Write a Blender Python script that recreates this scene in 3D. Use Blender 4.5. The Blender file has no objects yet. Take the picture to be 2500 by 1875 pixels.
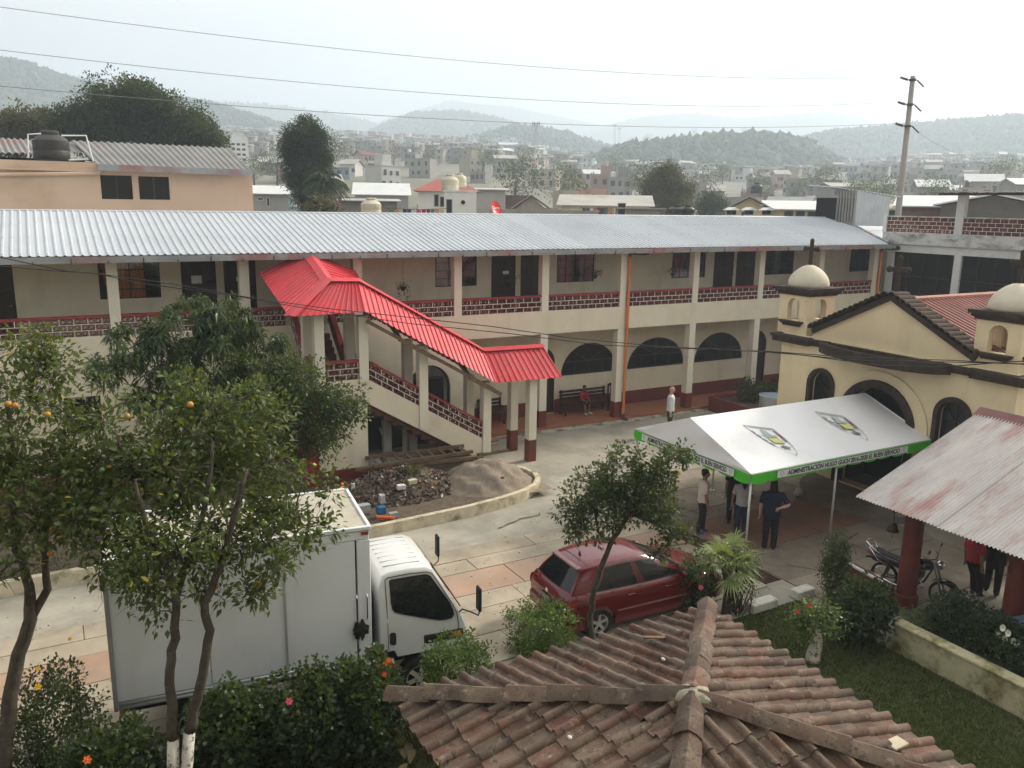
import bpy, bmesh, math, random
import numpy as np
from mathutils import Vector, Matrix
random.seed(7); np.random.seed(7)
scene = bpy.context.scene
C = scene.collection
PI = math.pi
rad = math.radians

# ------------------------------------------------------------------ camera
CAM = np.array([0.0, -25.17, 8.1])
PITCH, ROLL, YAW = rad(12.184), rad(0.877), rad(60.767 - 90.0)
FPX, IW, IH = 2030.0, 2500.0, 1875.0
camd = bpy.data.cameras.new("camera"); camo = bpy.data.objects.new("camera", camd); C.objects.link(camo)
camd.sensor_width = 36.0; camd.lens = 36.0 * FPX / IW; camd.clip_start = 0.1; camd.clip_end = 20000
CAMROT = Matrix.Rotation(YAW, 3, 'Z') @ Matrix.Rotation(PI/2 - PITCH, 3, 'X') @ Matrix.Rotation(ROLL, 3, 'Z')
camo.matrix_world = Matrix.Translation(Vector(CAM)) @ CAMROT.to_4x4()
scene.camera = camo
_R = np.array(CAMROT)
def pray(px, py):
    return _R @ np.array([(px - IW/2)/FPX, -(py - IH/2)/FPX, -1.0])
def on_z(px, py, z=0.0):
    d = pray(px, py); return CAM + d*((z - CAM[2])/d[2])
def on_y(px, py, y):
    d = pray(px, py); return CAM + d*((y - CAM[1])/d[1])
def on_x(px, py, x):
    d = pray(px, py); return CAM + d*((x - CAM[0])/d[0])
def at_dist(px, py, dist):
    d = pray(px, py); return CAM + d*(dist/math.hypot(d[0], d[1]))

# ------------------------------------------------------------------ sky, sun, exposure
SUN_AZ, SUN_EL = rad(5.0), rad(31.0)          # direction towards the sun, measured from +X
world = bpy.data.worlds.new("World"); scene.world = world; world.use_nodes = True
wn, wl = world.node_tree.nodes, world.node_tree.links
wn.clear()
wo = wn.new('ShaderNodeOutputWorld'); bg = wn.new('ShaderNodeBackground'); bg.inputs[1].default_value = 0.059
sky = wn.new('ShaderNodeTexSky'); sky.sky_type = 'NISHITA'; sky.sun_disc = False
sky.sun_elevation = SUN_EL; sky.sun_rotation = PI/2 - SUN_AZ
sky.altitude = 2000; sky.air_density = 1.0; sky.dust_density = 6.0; sky.ozone_density = 1.0
tc = wn.new('ShaderNodeTexCoord')
dotn = wn.new('ShaderNodeVectorMath'); dotn.operation = 'DOT_PRODUCT'
dotn.inputs[1].default_value = (math.cos(SUN_EL)*math.cos(SUN_AZ), math.cos(SUN_EL)*math.sin(SUN_AZ), math.sin(SUN_EL))
wl.new(tc.outputs['Generated'], dotn.inputs[0])
glow = wn.new('ShaderNodeMapRange'); glow.inputs[1].default_value = -0.2; glow.inputs[2].default_value = 1.0
glow.inputs[3].default_value = 0.0; glow.inputs[4].default_value = 1.0; glow.interpolation_type = 'SMOOTHSTEP'
wl.new(dotn.outputs['Value'], glow.inputs[0])
cmap = wn.new('ShaderNodeMapping'); cmap.inputs['Scale'].default_value = (1.0, 1.0, 3.2)
wl.new(tc.outputs['Generated'], cmap.inputs[0])
cn = wn.new('ShaderNodeTexNoise'); cn.inputs['Scale'].default_value = 2.6; cn.inputs['Detail'].default_value = 6; cn.inputs['Roughness'].default_value = 0.55
wl.new(cmap.outputs[0], cn.inputs['Vector'])
cr = wn.new('ShaderNodeMapRange'); cr.inputs[1].default_value = 0.3; cr.inputs[2].default_value = 0.72; cr.inputs[3].default_value = 0.80; cr.inputs[4].default_value = 1.08
wl.new(cn.outputs['Fac'], cr.inputs[0])
cc = wn.new('ShaderNodeMix'); cc.data_type = 'RGBA'
cc.inputs['A'].default_value = (9.9, 9.1, 8.3, 1); cc.inputs['B'].default_value = (16.5, 15.9, 14.9, 1)
wl.new(glow.outputs[0], cc.inputs['Factor'])
cs = wn.new('ShaderNodeVectorMath'); cs.operation = 'SCALE'
wl.new(cc.outputs['Result'], cs.inputs[0]); wl.new(cr.outputs[0], cs.inputs['Scale'])
smx = wn.new('ShaderNodeMix'); smx.data_type = 'RGBA'; smx.inputs['Factor'].default_value = 0.88
wl.new(sky.outputs[0], smx.inputs['A']); wl.new(cs.outputs[0], smx.inputs['B'])
wl.new(smx.outputs['Result'], bg.inputs[0]); wl.new(bg.outputs[0], wo.inputs[0])

sund = bpy.data.lights.new("sun", 'SUN'); sund.energy = 4.2; sund.angle = rad(9); sund.color = (1.0, 0.90, 0.76)
suno = bpy.data.objects.new("sun", sund); C.objects.link(suno)
sv = Vector((math.cos(SUN_EL)*math.cos(SUN_AZ), math.cos(SUN_EL)*math.sin(SUN_AZ), math.sin(SUN_EL)))
suno.rotation_euler = sv.to_track_quat('Z', 'Y').to_euler(); suno.location = (0, 0, 60)
scene.view_settings.view_transform = 'Standard'; scene.view_settings.look = 'None'
scene.view_settings.exposure = 0.74; scene.view_settings.gamma = 1.0
scene.view_settings.use_curve_mapping = False
scene.render.engine = 'CYCLES'
scene.cycles.max_bounces = 5; scene.cycles.diffuse_bounces = 2; scene.cycles.glossy_bounces = 2
scene.cycles.use_adaptive_sampling = True; scene.cycles.adaptive_threshold = 0.03
scene.cycles.transmission_bounces = 4; scene.cycles.transparent_max_bounces = 12; scene.cycles.volume_bounces = 2
# ------------------------------------------------------------------ materials
_mats = {}
def _pos(nt, scale=None):
    g = nt.nodes.new('ShaderNodeNewGeometry')
    if scale is None: return g.outputs['Position']
    m = nt.nodes.new('ShaderNodeMapping'); m.inputs['Scale'].default_value = scale
    nt.links.new(g.outputs['Position'], m.inputs[0]); return m.outputs[0]
def _noise(nt, vec, scale, detail=4, rough=0.6):
    n = nt.nodes.new('ShaderNodeTexNoise'); n.inputs['Scale'].default_value = scale
    n.inputs['Detail'].default_value = detail; n.inputs['Roughness'].default_value = rough
    nt.links.new(vec, n.inputs['Vector']); return n.outputs['Fac']
def _range(nt, val, a, b, c=0.0, d=1.0):
    n = nt.nodes.new('ShaderNodeMapRange'); n.inputs[1].default_value = a; n.inputs[2].default_value = b
    n.inputs[3].default_value = c; n.inputs[4].default_value = d; nt.links.new(val, n.inputs[0]); return n.outputs[0]
def _mix(nt, fac, a, b, blend='MIX'):
    n = nt.nodes.new('ShaderNodeMix'); n.data_type = 'RGBA'; n.blend_type = blend
    for s, v in (('Factor', fac), ('A', a), ('B', b)):
        if isinstance(v, (int, float)): n.inputs[s].default_value = v
        elif isinstance(v, tuple): n.inputs[s].default_value = (v[0], v[1], v[2], 1)
        else: nt.links.new(v, n.inputs[s])
    return n.outputs['Result']
def mat(name, col, var=0.12, scale=3.0, rough=0.75, bump=0.0, bscale=None, metal=0.0, spec=0.4, stain=None, sscale=0.6,
        slo=0.5, shi=0.75, rnd=0.0, island=0.0, stretch=None, coat=0.0, streak=None):
    if name in _mats: return _mats[name]
    m = bpy.data.materials.new(name); m.use_nodes = True; nt = m.node_tree
    p = nt.nodes['Principled BSDF']
    v = _pos(nt, stretch)
    n = _noise(nt, v, scale, 5)
    lo = tuple(c*(1-var) for c in col); hi = tuple(min(1, c*(1+var)) for c in col)
    c = _mix(nt, _range(nt, n, 0.3, 0.7), lo, hi)
    if stain:
        s = _noise(nt, v, sscale, 7, 0.65)
        c = _mix(nt, _range(nt, s, slo, shi), c, stain)
    if streak:
        sc_, colr, amt = streak
        vv = _pos(nt, sc_)
        c = _mix(nt, _range(nt, _noise(nt, vv, 1.0, 5), 0.52, 0.78, 0.0, amt), c, colr)
    if rnd:
        oi = nt.nodes.new('ShaderNodeObjectInfo')
        h = nt.nodes.new('ShaderNodeHueSaturation'); nt.links.new(c, h.inputs['Color'])
        nt.links.new(_range(nt, oi.outputs['Random'], 0, 1, 1-rnd, 1+rnd), h.inputs['Value']); c = h.outputs[0]
    if island:
        g = nt.nodes.new('ShaderNodeNewGeometry')
        h = nt.nodes.new('ShaderNodeHueSaturation'); nt.links.new(c, h.inputs['Color'])
        nt.links.new(_range(nt, g.outputs['Random Per Island'], 0, 1, 1-island, 1+island), h.inputs['Value']); c = h.outputs[0]
    nt.links.new(c, p.inputs['Base Color'])
    p.inputs['Roughness'].default_value = rough; p.inputs['Metallic'].default_value = metal
    p.inputs['Specular IOR Level'].default_value = spec; p.inputs['Coat Weight'].default_value = coat
    p.inputs['Coat Roughness'].default_value = 0.05
    if bump:
        bn = nt.nodes.new('ShaderNodeBump'); bn.inputs['Strength'].default_value = bump; bn.inputs['Distance'].default_value = 0.02
        nt.links.new(_noise(nt, v, bscale or scale*6, 5), bn.inputs['Height']); nt.links.new(bn.outputs[0], p.inputs['Normal'])
    _mats[name] = m
    return m
def leafmat(name, col, col2, rough=0.48, transl=0.25, yellow=0.0, spec=0.35):
    if name in _mats: return _mats[name]
    m = bpy.data.materials.new(name); m.use_nodes = True; nt = m.node_tree
    p = nt.nodes['Principled BSDF']; out = nt.nodes['Material Output']
    g = nt.nodes.new('ShaderNodeNewGeometry')
    c = _mix(nt, g.outputs['Random Per Island'], col, col2)
    n = _noise(nt, _pos(nt), 1.6, 3)
    c = _mix(nt, _range(nt, n, 0.35, 0.7, 0.0, 0.6), c, col2)
    if yellow:
        r = _range(nt, g.outputs['Random Per Island'], 1-yellow, 1-yellow+0.002)
        c = _mix(nt, r, c, (0.42, 0.34, 0.03))
    nt.links.new(c, p.inputs['Base Color']); p.inputs['Roughness'].default_value = rough
    p.inputs['Specular IOR Level'].default_value = spec
    t = nt.nodes.new('ShaderNodeBsdfTranslucent'); nt.links.new(_mix(nt, 0.35, c, (0.5, 0.6, 0.05)), t.inputs[0])
    ms = nt.nodes.new('ShaderNodeMixShader'); ms.inputs[0].default_value = transl
    nt.links.new(p.outputs[0], ms.inputs[1]); nt.links.new(t.outputs[0], ms.inputs[2]); nt.links.new(ms.outputs[0], out.inputs[0])
    _mats[name] = m
    return m
def glassmat(name, col=(0.9, 0.95, 0.95), trans=0.8, rough=0.04):
    if name in _mats: return _mats[name]
    m = bpy.data.materials.new(name); m.use_nodes = True; nt = m.node_tree
    out = nt.nodes['Material Output']; nt.nodes.remove(nt.nodes['Principled BSDF'])
    tr = nt.nodes.new('ShaderNodeBsdfTransparent'); tr.inputs[0].default_value = (*col, 1)
    gl = nt.nodes.new('ShaderNodeBsdfGlossy'); gl.inputs['Roughness'].default_value = rough
    fr = nt.nodes.new('ShaderNodeFresnel'); fr.inputs[0].default_value = 1.5
    ad = nt.nodes.new('ShaderNodeMath'); ad.operation = 'ADD'; ad.inputs[1].default_value = 0.03
    nt.links.new(fr.outputs[0], ad.inputs[0])
    ms = nt.nodes.new('ShaderNodeMixShader'); nt.links.new(ad.outputs[0], ms.inputs[0])
    nt.links.new(tr.outputs[0], ms.inputs[1]); nt.links.new(gl.outputs[0], ms.inputs[2]); nt.links.new(ms.outputs[0], out.inputs[0])
    _mats[name] = m
    return m

# ------------------------------------------------------------------ mesh building
def unit(v):
    v = np.asarray(v, float); n = np.linalg.norm(v); return v/n if n > 1e-9 else v
class MB:
    def __init__(s): s.v = []; s.f = []; s.mi = []; s.cur = 0
    def add(s, vs, fs):
        o = len(s.v); s.v.extend([tuple(map(float, p)) for p in vs])
        for f in fs: s.f.append(tuple(i+o for i in f)); s.mi.append(s.cur)
        return s
    def mat(s, i): s.cur = i; return s
    def box(s, x0, y0, z0, x1, y1, z1):
        v = [(x, y, z) for z in (z0, z1) for y in (y0, y1) for x in (x0, x1)]
        return s.add(v, [(0,2,3,1),(4,5,7,6),(0,1,5,4),(2,6,7,3),(0,4,6,2),(1,3,7,5)])
    def bevbox(s, x0, y0, z0, x1, y1, z1, b=0.02):
        bm = bmesh.new(); bmesh.ops.create_cube(bm, size=1)
        for v in bm.verts: v.co = Vector(((x0+x1)/2+v.co.x*(x1-x0), (y0+y1)/2+v.co.y*(y1-y0), (z0+z1)/2+v.co.z*(z1-z0)))
        bmesh.ops.bevel(bm, geom=bm.edges[:], offset=b, segments=1, affect='EDGES', clamp_overlap=True)
        return s.addbm(bm)
    def addbm(s, bm):
        bm.verts.index_update()
        s.add([v.co for v in bm.verts], [tuple(v.index for v in f.verts) for f in bm.faces]); bm.free(); return s
    def beam(s, p0, p1, w, h, up=(0, 0, 1)):
        p0 = np.asarray(p0, float); p1 = np.asarray(p1, float); d = unit(p1-p0)
        x = np.cross(d, np.asarray(up, float))
        if np.linalg.norm(x) < 1e-5: x = np.cross(d, (1, 0, 0))
        x = unit(x)*w/2; y = unit(np.cross(x, d))*h/2
        v = [p0-x-y, p0+x-y, p0+x+y, p0-x+y, p1-x-y, p1+x-y, p1+x+y, p1-x+y]
        return s.add(v, [(0,1,2,3),(7,6,5,4),(0,4,5,1),(1,5,6,2),(2,6,7,3),(3,7,4,0)])
    def tube(s, pts, r, n=8, caps=True):
        pts = [np.asarray(p, float) for p in pts]
        rr = [r]*len(pts) if isinstance(r, (int, float)) else list(r)
        rings = []; ref = None
        for i, p in enumerate(pts):
            d = unit(pts[min(i+1, len(pts)-1)] - pts[max(i-1, 0)])
            if ref is None:
                ref = np.cross(d, (0.13, 0.31, 0.94))
                if np.linalg.norm(ref) < 0.1: ref = np.cross(d, (1, 0, 0))
            ref = unit(ref - d*np.dot(ref, d)); w = np.cross(d, ref)
            rings.append([p + rr[i]*(math.cos(2*PI*k/n)*ref + math.sin(2*PI*k/n)*w) for k in range(n)])
        vs = [q for rg in rings for q in rg]; fs = []
        for i in range(len(rings)-1):
            for k in range(n):
                a = i*n+k; b = i*n+(k+1) % n; fs.append((a, b, b+n, a+n))
        if caps: fs.append(tuple(range(n-1, -1, -1))); fs.append(tuple((len(rings)-1)*n+k for k in range(n)))
        return s.add(vs, fs)
    def lathe(s, prof, c=(0, 0, 0), n=20, axis='z', caps=True):
        vs = []; fs = []
        for r, z in prof:
            for k in range(n):
                a = 2*PI*k/n; q = (r*math.cos(a), r*math.sin(a), z)
                if axis == 'y': q = (q[0], q[2], q[1])
                if axis == 'x': q = (q[2], q[0], q[1])
                vs.append((q[0]+c[0], q[1]+c[1], q[2]+c[2]))
        for i in range(len(prof)-1):
            for k in range(n):
                a = i*n+k; b = i*n+(k+1) % n; fs.append((a, b, b+n, a+n))
        if caps and prof[0][0] > 1e-4: fs.append(tuple(range(n-1, -1, -1)))
        if caps and prof[-1][0] > 1e-4: fs.append(tuple((len(prof)-1)*n+k for k in range(n)))
        return s.add(vs, fs)
    def sph(s, c, r, nu=12, nv=8):
        r = (r, r, r) if isinstance(r, (int, float)) else r
        vs = []; fs = []
        for j in range(nv+1):
            t = PI*j/nv
            for i in range(nu):
                a = 2*PI*i/nu
                vs.append((c[0]+r[0]*math.sin(t)*math.cos(a), c[1]+r[1]*math.sin(t)*math.sin(a), c[2]+r[2]*math.cos(t)))
        for j in range(nv):
            for i in range(nu):
                a = j*nu+i; b = j*nu+(i+1) % nu; fs.append((a, a+nu, b+nu, b))
        return s.add(vs, fs)
    def prism(s, poly, fn, d0, d1):
        n = len(poly)
        vs = [fn(u, v, d0) for u, v in poly] + [fn(u, v, d1) for u, v in poly]
        fs = [tuple(range(n)), tuple(range(2*n-1, n-1, -1))] + [(i, i+n, (i+1) % n+n, (i+1) % n) for i in range(n)]
        return s.add(vs, fs)
    def holed(s, outer, holes, fn, d0, d1):
        bm = bmesh.new(); loops = []
        for lp in [outer]+list(holes):
            vs = [bm.verts.new((u, v, 0)) for u, v in lp]
            for i in range(len(vs)): bm.edges.new((vs[i], vs[(i+1) % len(vs)]))
            loops.append(vs)
        bmesh.ops.triangle_fill(bm, use_beauty=True, edges=bm.edges[:])
        bm.verts.index_update()
        P = [(v.co.x, v.co.y) for v in bm.verts]; T = [tuple(v.index for v in f.verts) for f in bm.faces]
        def inside(pt, lp):
            c = False; n = len(lp)
            for i in range(n):
                (x1, y1), (x2, y2) = lp[i], lp[(i+1) % n]
                if (y1 > pt[1]) != (y2 > pt[1]) and pt[0] < (x2-x1)*(pt[1]-y1)/(y2-y1)+x1: c = not c
            return c
        T = [t for t in T if not any(inside((sum(P[i][0] for i in t)/3, sum(P[i][1] for i in t)/3), h) for h in holes)]
        n = len(P); L = [[v.index for v in lp] for lp in loops]; bm.free()
        vs = [fn(u, v, d0) for u, v in P] + [fn(u, v, d1) for u, v in P]
        fs = T + [tuple(i+n for i in reversed(t)) for t in T]
        for lp in L:
            for i in range(len(lp)):
                a, b = lp[i], lp[(i+1) % len(lp)]; fs.append((a, b, b+n, a+n))
        return s.add(vs, fs)
    def grid(s, nu, nv, fn, closed_u=False):
        vs = [fn(i/(nu if closed_u else nu-1), j/(nv-1)) for j in range(nv) for i in range(nu)]; fs = []
        for j in range(nv-1):
            for i in range(nu if closed_u else nu-1):
                a = j*nu+i; b = j*nu+(i+1) % nu; fs.append((a, b, b+nu, a+nu))
        return s.add(vs, fs)
    def mesh(s, name, mats, smooth=False):
        me = bpy.data.meshes.new(name); me.from_pydata(s.v, [], s.f)
        for m in (mats if isinstance(mats, (list, tuple)) else [mats]): me.materials.append(m)
        if any(s.mi): me.polygons.foreach_set('material_index', s.mi)
        fix_normals(me)
        if smooth: me.shade_smooth() if smooth is True else smooth_by(me, smooth)
        return me
    def build(s, name, mats, parent=None, smooth=False, **tags):
        return link(name, s.mesh(name, mats, smooth), parent, **tags)
def fix_normals(me):
    bm = bmesh.new(); bm.from_mesh(me); bmesh.ops.recalc_face_normals(bm, faces=bm.faces[:]); bm.to_mesh(me); bm.free(); me.update()
def smooth_by(me, ang):
    me.shade_smooth()
    bm = bmesh.new(); bm.from_mesh(me)
    for e in bm.edges:
        if len(e.link_faces) == 2 and e.calc_face_angle(0) > rad(ang): e.smooth = False
    bm.to_mesh(me); bm.free()
def tags(o, label=None, cat=None, group=None, kind=None):
    if label: o['label'] = label
    if cat: o['category'] = cat
    if group: o['group'] = group
    if kind: o['kind'] = kind
    return o
def root_shift(p):
    t = Vector((0, 0, 0))
    while p is not None: t += p.location; p = p.parent
    return t
def link(name, me, parent=None, label=None, cat=None, group=None, kind=None, loc=None, rot=None, local=False):
    o = bpy.data.objects.new(name, me); C.objects.link(o)
    if parent is not None:
        o.parent = parent
        if not parent.get('_local') and not local: o.location = -root_shift(parent)
        else: o['_local'] = 1
    if loc is not None: o.location = Vector(loc) + (o.location if parent is not None and not parent.get('_local') and not local else Vector((0, 0, 0)))
    if rot is not None: o.rotation_euler = rot
    return tags(o, label, cat, group, kind)
def thing(name, label, cat, loc=(0, 0, 0), rotz=0.0, group=None, local=False, kind=None):
    o = bpy.data.objects.new(name, None); C.objects.link(o); o.empty_display_size = 0.3
    o.location = loc; o.rotation_euler = (0, 0, rotz)
    if local or rotz: o['_local'] = 1
    return tags(o, label, cat, group, kind)
def copy_tree(o, parent=None):
    c = o.copy(); C.objects.link(c); c.parent = parent
    for ch in list(o.children): copy_tree(ch, c)
    return c
def np_mesh(name, verts, faces, mats, mi=None):
    me = bpy.data.meshes.new(name); n, k = faces.shape
    me.vertices.add(len(verts)); me.vertices.foreach_set('co', np.ascontiguousarray(verts, np.float32).ravel())
    me.loops.add(n*k); me.loops.foreach_set('vertex_index', np.ascontiguousarray(faces, np.int32).ravel())
    me.polygons.add(n); me.polygons.foreach_set('loop_start', np.arange(0, n*k, k, dtype=np.int32))
    me.polygons.foreach_set('loop_total', np.full(n, k, np.int32))
    if mi is not None: me.polygons.foreach_set('material_index', np.asarray(mi, np.int32))
    for m in (mats if isinstance(mats, (list, tuple)) else [mats]): me.materials.append(m)
    me.update(calc_edges=True); return me
def arc(cx, cz, rx, rz, a0, a1, n=14):
    return [(cx+rx*math.cos(a0+(a1-a0)*i/n), cz+rz*math.sin(a0+(a1-a0)*i/n)) for i in range(n+1)]
def arch_poly(x0, x1, z0, zs, zt, n=16):
    return [(x0, z0), (x1, z0)] + arc((x0+x1)/2, zs, (x1-x0)/2, zt-zs, 0, PI, n)
XZ = lambda u, v, d: (u, d, v)
YZ = lambda u, v, d: (d, u, v)
XY = lambda u, v, d: (u, v, d)
def text_mesh(s, size, mats, fn, depth=0.002, align='CENTER', name='lettering', space=1.0, xs=1.0, bold=0.0):
    cu = bpy.data.curves.new('t', 'FONT'); cu.body = s; cu.size = size; cu.align_x = align; cu.align_y = 'CENTER'
    cu.extrude = depth; cu.space_character = space; cu.resolution_u = 3; cu.offset = bold
    to = bpy.data.objects.new('t', cu); C.objects.link(to)
    me = bpy.data.meshes.new_from_object(to.evaluated_get(bpy.context.evaluated_depsgraph_get()))
    bpy.data.objects.remove(to); bpy.data.curves.remove(cu)
    for v in me.vertices: v.co = Vector(fn(v.co.x*xs, v.co.y, v.co.z))
    me.materials.clear(); me.materials.append(mats); me.name = name
    return me

# ------------------------------------------------------------------ foliage
def rnd_dirs(n, up=0.0):
    d = np.random.normal(size=(n, 3)); d[:, 2] += up
    return d/np.linalg.norm(d, axis=1, keepdims=True)
def leaf_arrays(pos, dirs, length, width, droop=0.15, fold=0.25):
    n = len(pos); d = dirs/np.linalg.norm(dirs, axis=1, keepdims=True)
    r = np.random.normal(size=(n, 3)); r[:, 2] *= 0.35
    s = np.cross(d, np.array([0, 0, 1.0])) + 0.55*np.cross(d, r); s /= (np.linalg.norm(s, axis=1, keepdims=True)+1e-9)
    u = np.cross(s, d); L = np.reshape(length, (-1, 1)) if np.ndim(length) else length; W = np.reshape(width, (-1, 1)) if np.ndim(width) else width
    b = pos; t = pos + d*L - np.array([0, 0, 1.0])*(droop*L)
    m = pos + d*(L*0.5) - u*(fold*W*0.5)
    l = pos + d*(L*0.45) - s*(W*0.5); rr = pos + d*(L*0.45) + s*(W*0.5)
    V = np.stack([b, l, m, rr, t], 1).reshape(-1, 3)
    o = (np.arange(n)*5)[:, None]
    F = np.concatenate([o+np.array([[0, 2, 1]]), o+np.array([[1, 2, 4]]), o+np.array([[0, 3, 2]]), o+np.array([[2, 3, 4]])], 0)
    return V, F
def leaves(name, pos, dirs, length, width, m, parent, droop=0.15, fold=0.25, **kw):
    V, F = leaf_arrays(np.asarray(pos), np.asarray(dirs), length, width, droop, fold)
    return link(name, np_mesh(name, V, F, m), parent, **kw)
def in_blob(n, c, r, shell=0.35):
    d = rnd_dirs(n); q = np.random.uniform(shell, 1.0, (n, 1))**0.6
    return np.asarray(c) + d*q*np.asarray(r)
def branch_web(mb, nodes, targets, r_tip=0.006, wig=0.12, rscale=1.0, nseg=4):
    nodes = [np.asarray(p, float) for p in nodes]; base = nodes[0]
    order = sorted(range(len(targets)), key=lambda i: min(np.linalg.norm(targets[i]-q) for q in nodes[:40]))
    arr = np.array(nodes); cnt = []
    for i in order:
        t = np.asarray(targets[i], float)
        dd = np.linalg.norm(arr - t, axis=1); j = int(np.argmin(dd)); p = arr[j]; L = dd[j]
        mid = []
        for k in range(1, nseg):
            f = k/nseg; mid.append(p+(t-p)*f + np.random.normal(size=3)*wig*L*0.35 + np.array([0, 0, 0.10*L*math.sin(PI*f)]))
        r0 = min(0.035, 0.006 + 0.018*L)*rscale
        mb.tube([p]+mid+[t], list(np.linspace(r0, r_tip, nseg+1)), n=5, caps=False)
        arr = np.vstack([arr, mid[len(mid)//2:], [t]])
    return mb
# ------------------------------------------------------------------ shared surface materials
CREAM = mat('cream_plaster', (0.77, 0.69, 0.53), var=0.06, scale=1.2, rough=0.9, bump=0.08, bscale=30, stain=(0.52, 0.46, 0.36), sscale=0.5, slo=0.55, shi=0.9,
            streak=((1.2, 1.2, 0.25), (0.52, 0.47, 0.38), 0.5))
CREAMP = mat('cream_pillar', (0.76, 0.71, 0.58), var=0.05, scale=1.5, rough=0.85, stain=(0.5, 0.47, 0.4), sscale=1.2, slo=0.6, shi=0.9)
DADO = mat('oxide_red_paint', (0.17, 0.035, 0.028), var=0.2, scale=2, rough=0.6, stain=(0.12, 0.06, 0.05), sscale=1.3)
COPING = mat('red_coping', (0.30, 0.045, 0.05), var=0.2, scale=3, rough=0.55)
TERRA = mat('terracotta_block', (0.17, 0.062, 0.045), var=0.25, scale=9, rough=0.85, rnd=0.3, bump=0.2)
MORTAR = mat('pale_mortar', (0.72, 0.66, 0.62), var=0.12, scale=6, rough=0.9)
DARKMETAL = mat('dark_window_bar', (0.025, 0.02, 0.02), var=0.2, rough=0.5)
DARKWOOD = mat('dark_wood', (0.035, 0.020, 0.013), var=0.35, scale=4, rough=0.5, stretch=(3, 3, 0.4))
GLASSD = mat('dark_glass', (0.012, 0.013, 0.014), var=0.3, scale=1.0, rough=0.12, spec=0.3)
GLASS = glassmat('thin_glass', (0.93, 0.94, 0.94))
GALV = mat('galvanised_sheet', (0.50, 0.53, 0.565), var=0.05, scale=0.7, rough=0.5, metal=0.15, spec=0.5, stain=(0.42, 0.45, 0.49), sscale=0.35, slo=0.5, shi=0.7, rnd=0.05)
GUTTER = mat('weathered_gutter', (0.30, 0.31, 0.31), var=0.2, scale=1.6, rough=0.6, metal=0.3, stain=(0.33, 0.17, 0.16), sscale=0.45, slo=0.52, shi=0.62)
FLOORT = mat('terracotta_floor', (0.34, 0.135, 0.075), var=0.14, scale=1.5, rough=0.55, stain=(0.22, 0.12, 0.08), sscale=0.8)
PAPER = mat('paper', (0.75, 0.75, 0.76), var=0.03, rough=0.8)

# ------------------------------------------------------------------ long two storey building
BLD = thing('long_two_storey_building', 'long cream two storey building with ribbed metal roof and block railing', 'building', (14, 0, 0))
T_UP, Z_UF, Z_RB, Z_RT = 1.7, 4.12, 4.40, 4.90
upw = [('window', 1.30, 2.95), ('door', -1.85, -0.82), ('door', 3.54, 4.55), ('door', 4.78, 5.75), ('window', 11.89, 13.52), ('door', 14.11, 15.12), ('door', 15.33, 16.25),
       ('window', 16.91, 18.62), ('window', 22.49, 24.29), ('door', 24.76, 25.88), ('door', 26.04, 27.14), ('window', 27.68, 29.5), ('window', 33.24, 34.83)]
holes = []
for k, a, b in upw:
    z0 = 5.22 if k == 'window' else Z_UF+0.02
    holes.append([(a, z0), (b, z0), (b, 6.34), (a, 6.34)])
MB().holed([(-6, Z_UF), (36, Z_UF), (36, 6.75), (-6, 6.75)], holes, XZ, T_UP, T_UP+0.15).build('upper_wall', CREAM, BLD)
lh = [arch_poly(a, b, 1.56, 1.6, 2.8) for a, b in ((17.22, 19.9), (20.42, 23.43), (23.98, 26.77))]
lh += [arch_poly(15.75, 16.93, 0.14, 2.15, 2.75), arch_poly(27.05, 28.2, 0.14, 2.15, 2.75), arch_poly(30.0, 32.2, 1.56, 1.6, 2.75)]
MB().holed([(12.0, 0.0), (36, 0.0), (36, 3.95), (12.0, 3.95)], lh, XZ, T_UP, T_UP+0.15).build('lower_wall', CREAM, BLD)
fh = [arch_poly(10.12, 11.68, 1.0, 2.02, 2.80), [(0.1, 1.75), (1.0, 1.75), (1.0, 2.75), (0.1, 2.75)]]
MB().holed([(-8, 0.0), (12.0, 0.0), (12.0, 4.4), (-8, 4.4)], fh, XZ, 0.0, 0.22).build('front_wall', CREAM, BLD)
MB().box(11.85, 0.22, 0, 12.0, T_UP, 3.95).build('return_wall', CREAM, BLD)
MB().box(12.0, 0.0, 3.58, 33.7, 0.22, 4.40).build('floor_band', CREAM, BLD)
MB().box(-8, 0.22, 3.955, 34.5, T_UP, Z_UF).build('upper_floor_slab', CREAM, BLD)
d = MB();
for a, b in ((12.0, 15.75), (16.93, 27.05), (28.2, 34)): d.box(a, T_UP-0.006, 0.12, b, T_UP+0.01, 0.66)
d.box(-8, -0.006, 0, 12.0, 0.01, 0.6)
d.build('dado', DADO, BLD)
f = MB().box(12.0, -0.04, -0.1, 34, T_UP, 0.12); f.build('corridor_floor', FLOORT, BLD)
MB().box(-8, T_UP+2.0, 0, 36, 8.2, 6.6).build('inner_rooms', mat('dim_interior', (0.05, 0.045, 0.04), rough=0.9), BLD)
lowp = [12.12, 15.39, 18.78, 22.3, 25.8, 29.3, 32.8]
for x in lowp:
    p = MB().box(x-0.15, 0.004, 0.12, x+0.15, 0.30, 3.58).build('pillar', CREAMP, BLD)
    MB().box(x-0.158, -0.004, 0.12, x+0.158, 0.308, 0.74).build('painted_base', DADO, p)
upp = [-1.95, 1.55, 5.05, 8.5, 11.97, 15.39, 18.8, 22.32, 25.85, 29.38, 32.9]
for x in upp: MB().box(x-0.14, 0.004, 4.40, x+0.14, 0.28, 6.62).build('pillar', CREAMP, BLD)
MB().box(-8, 0.03, 6.44, 33.5, 0.2, 6.60).build('eave_beam', CREAMP, BLD)

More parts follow.
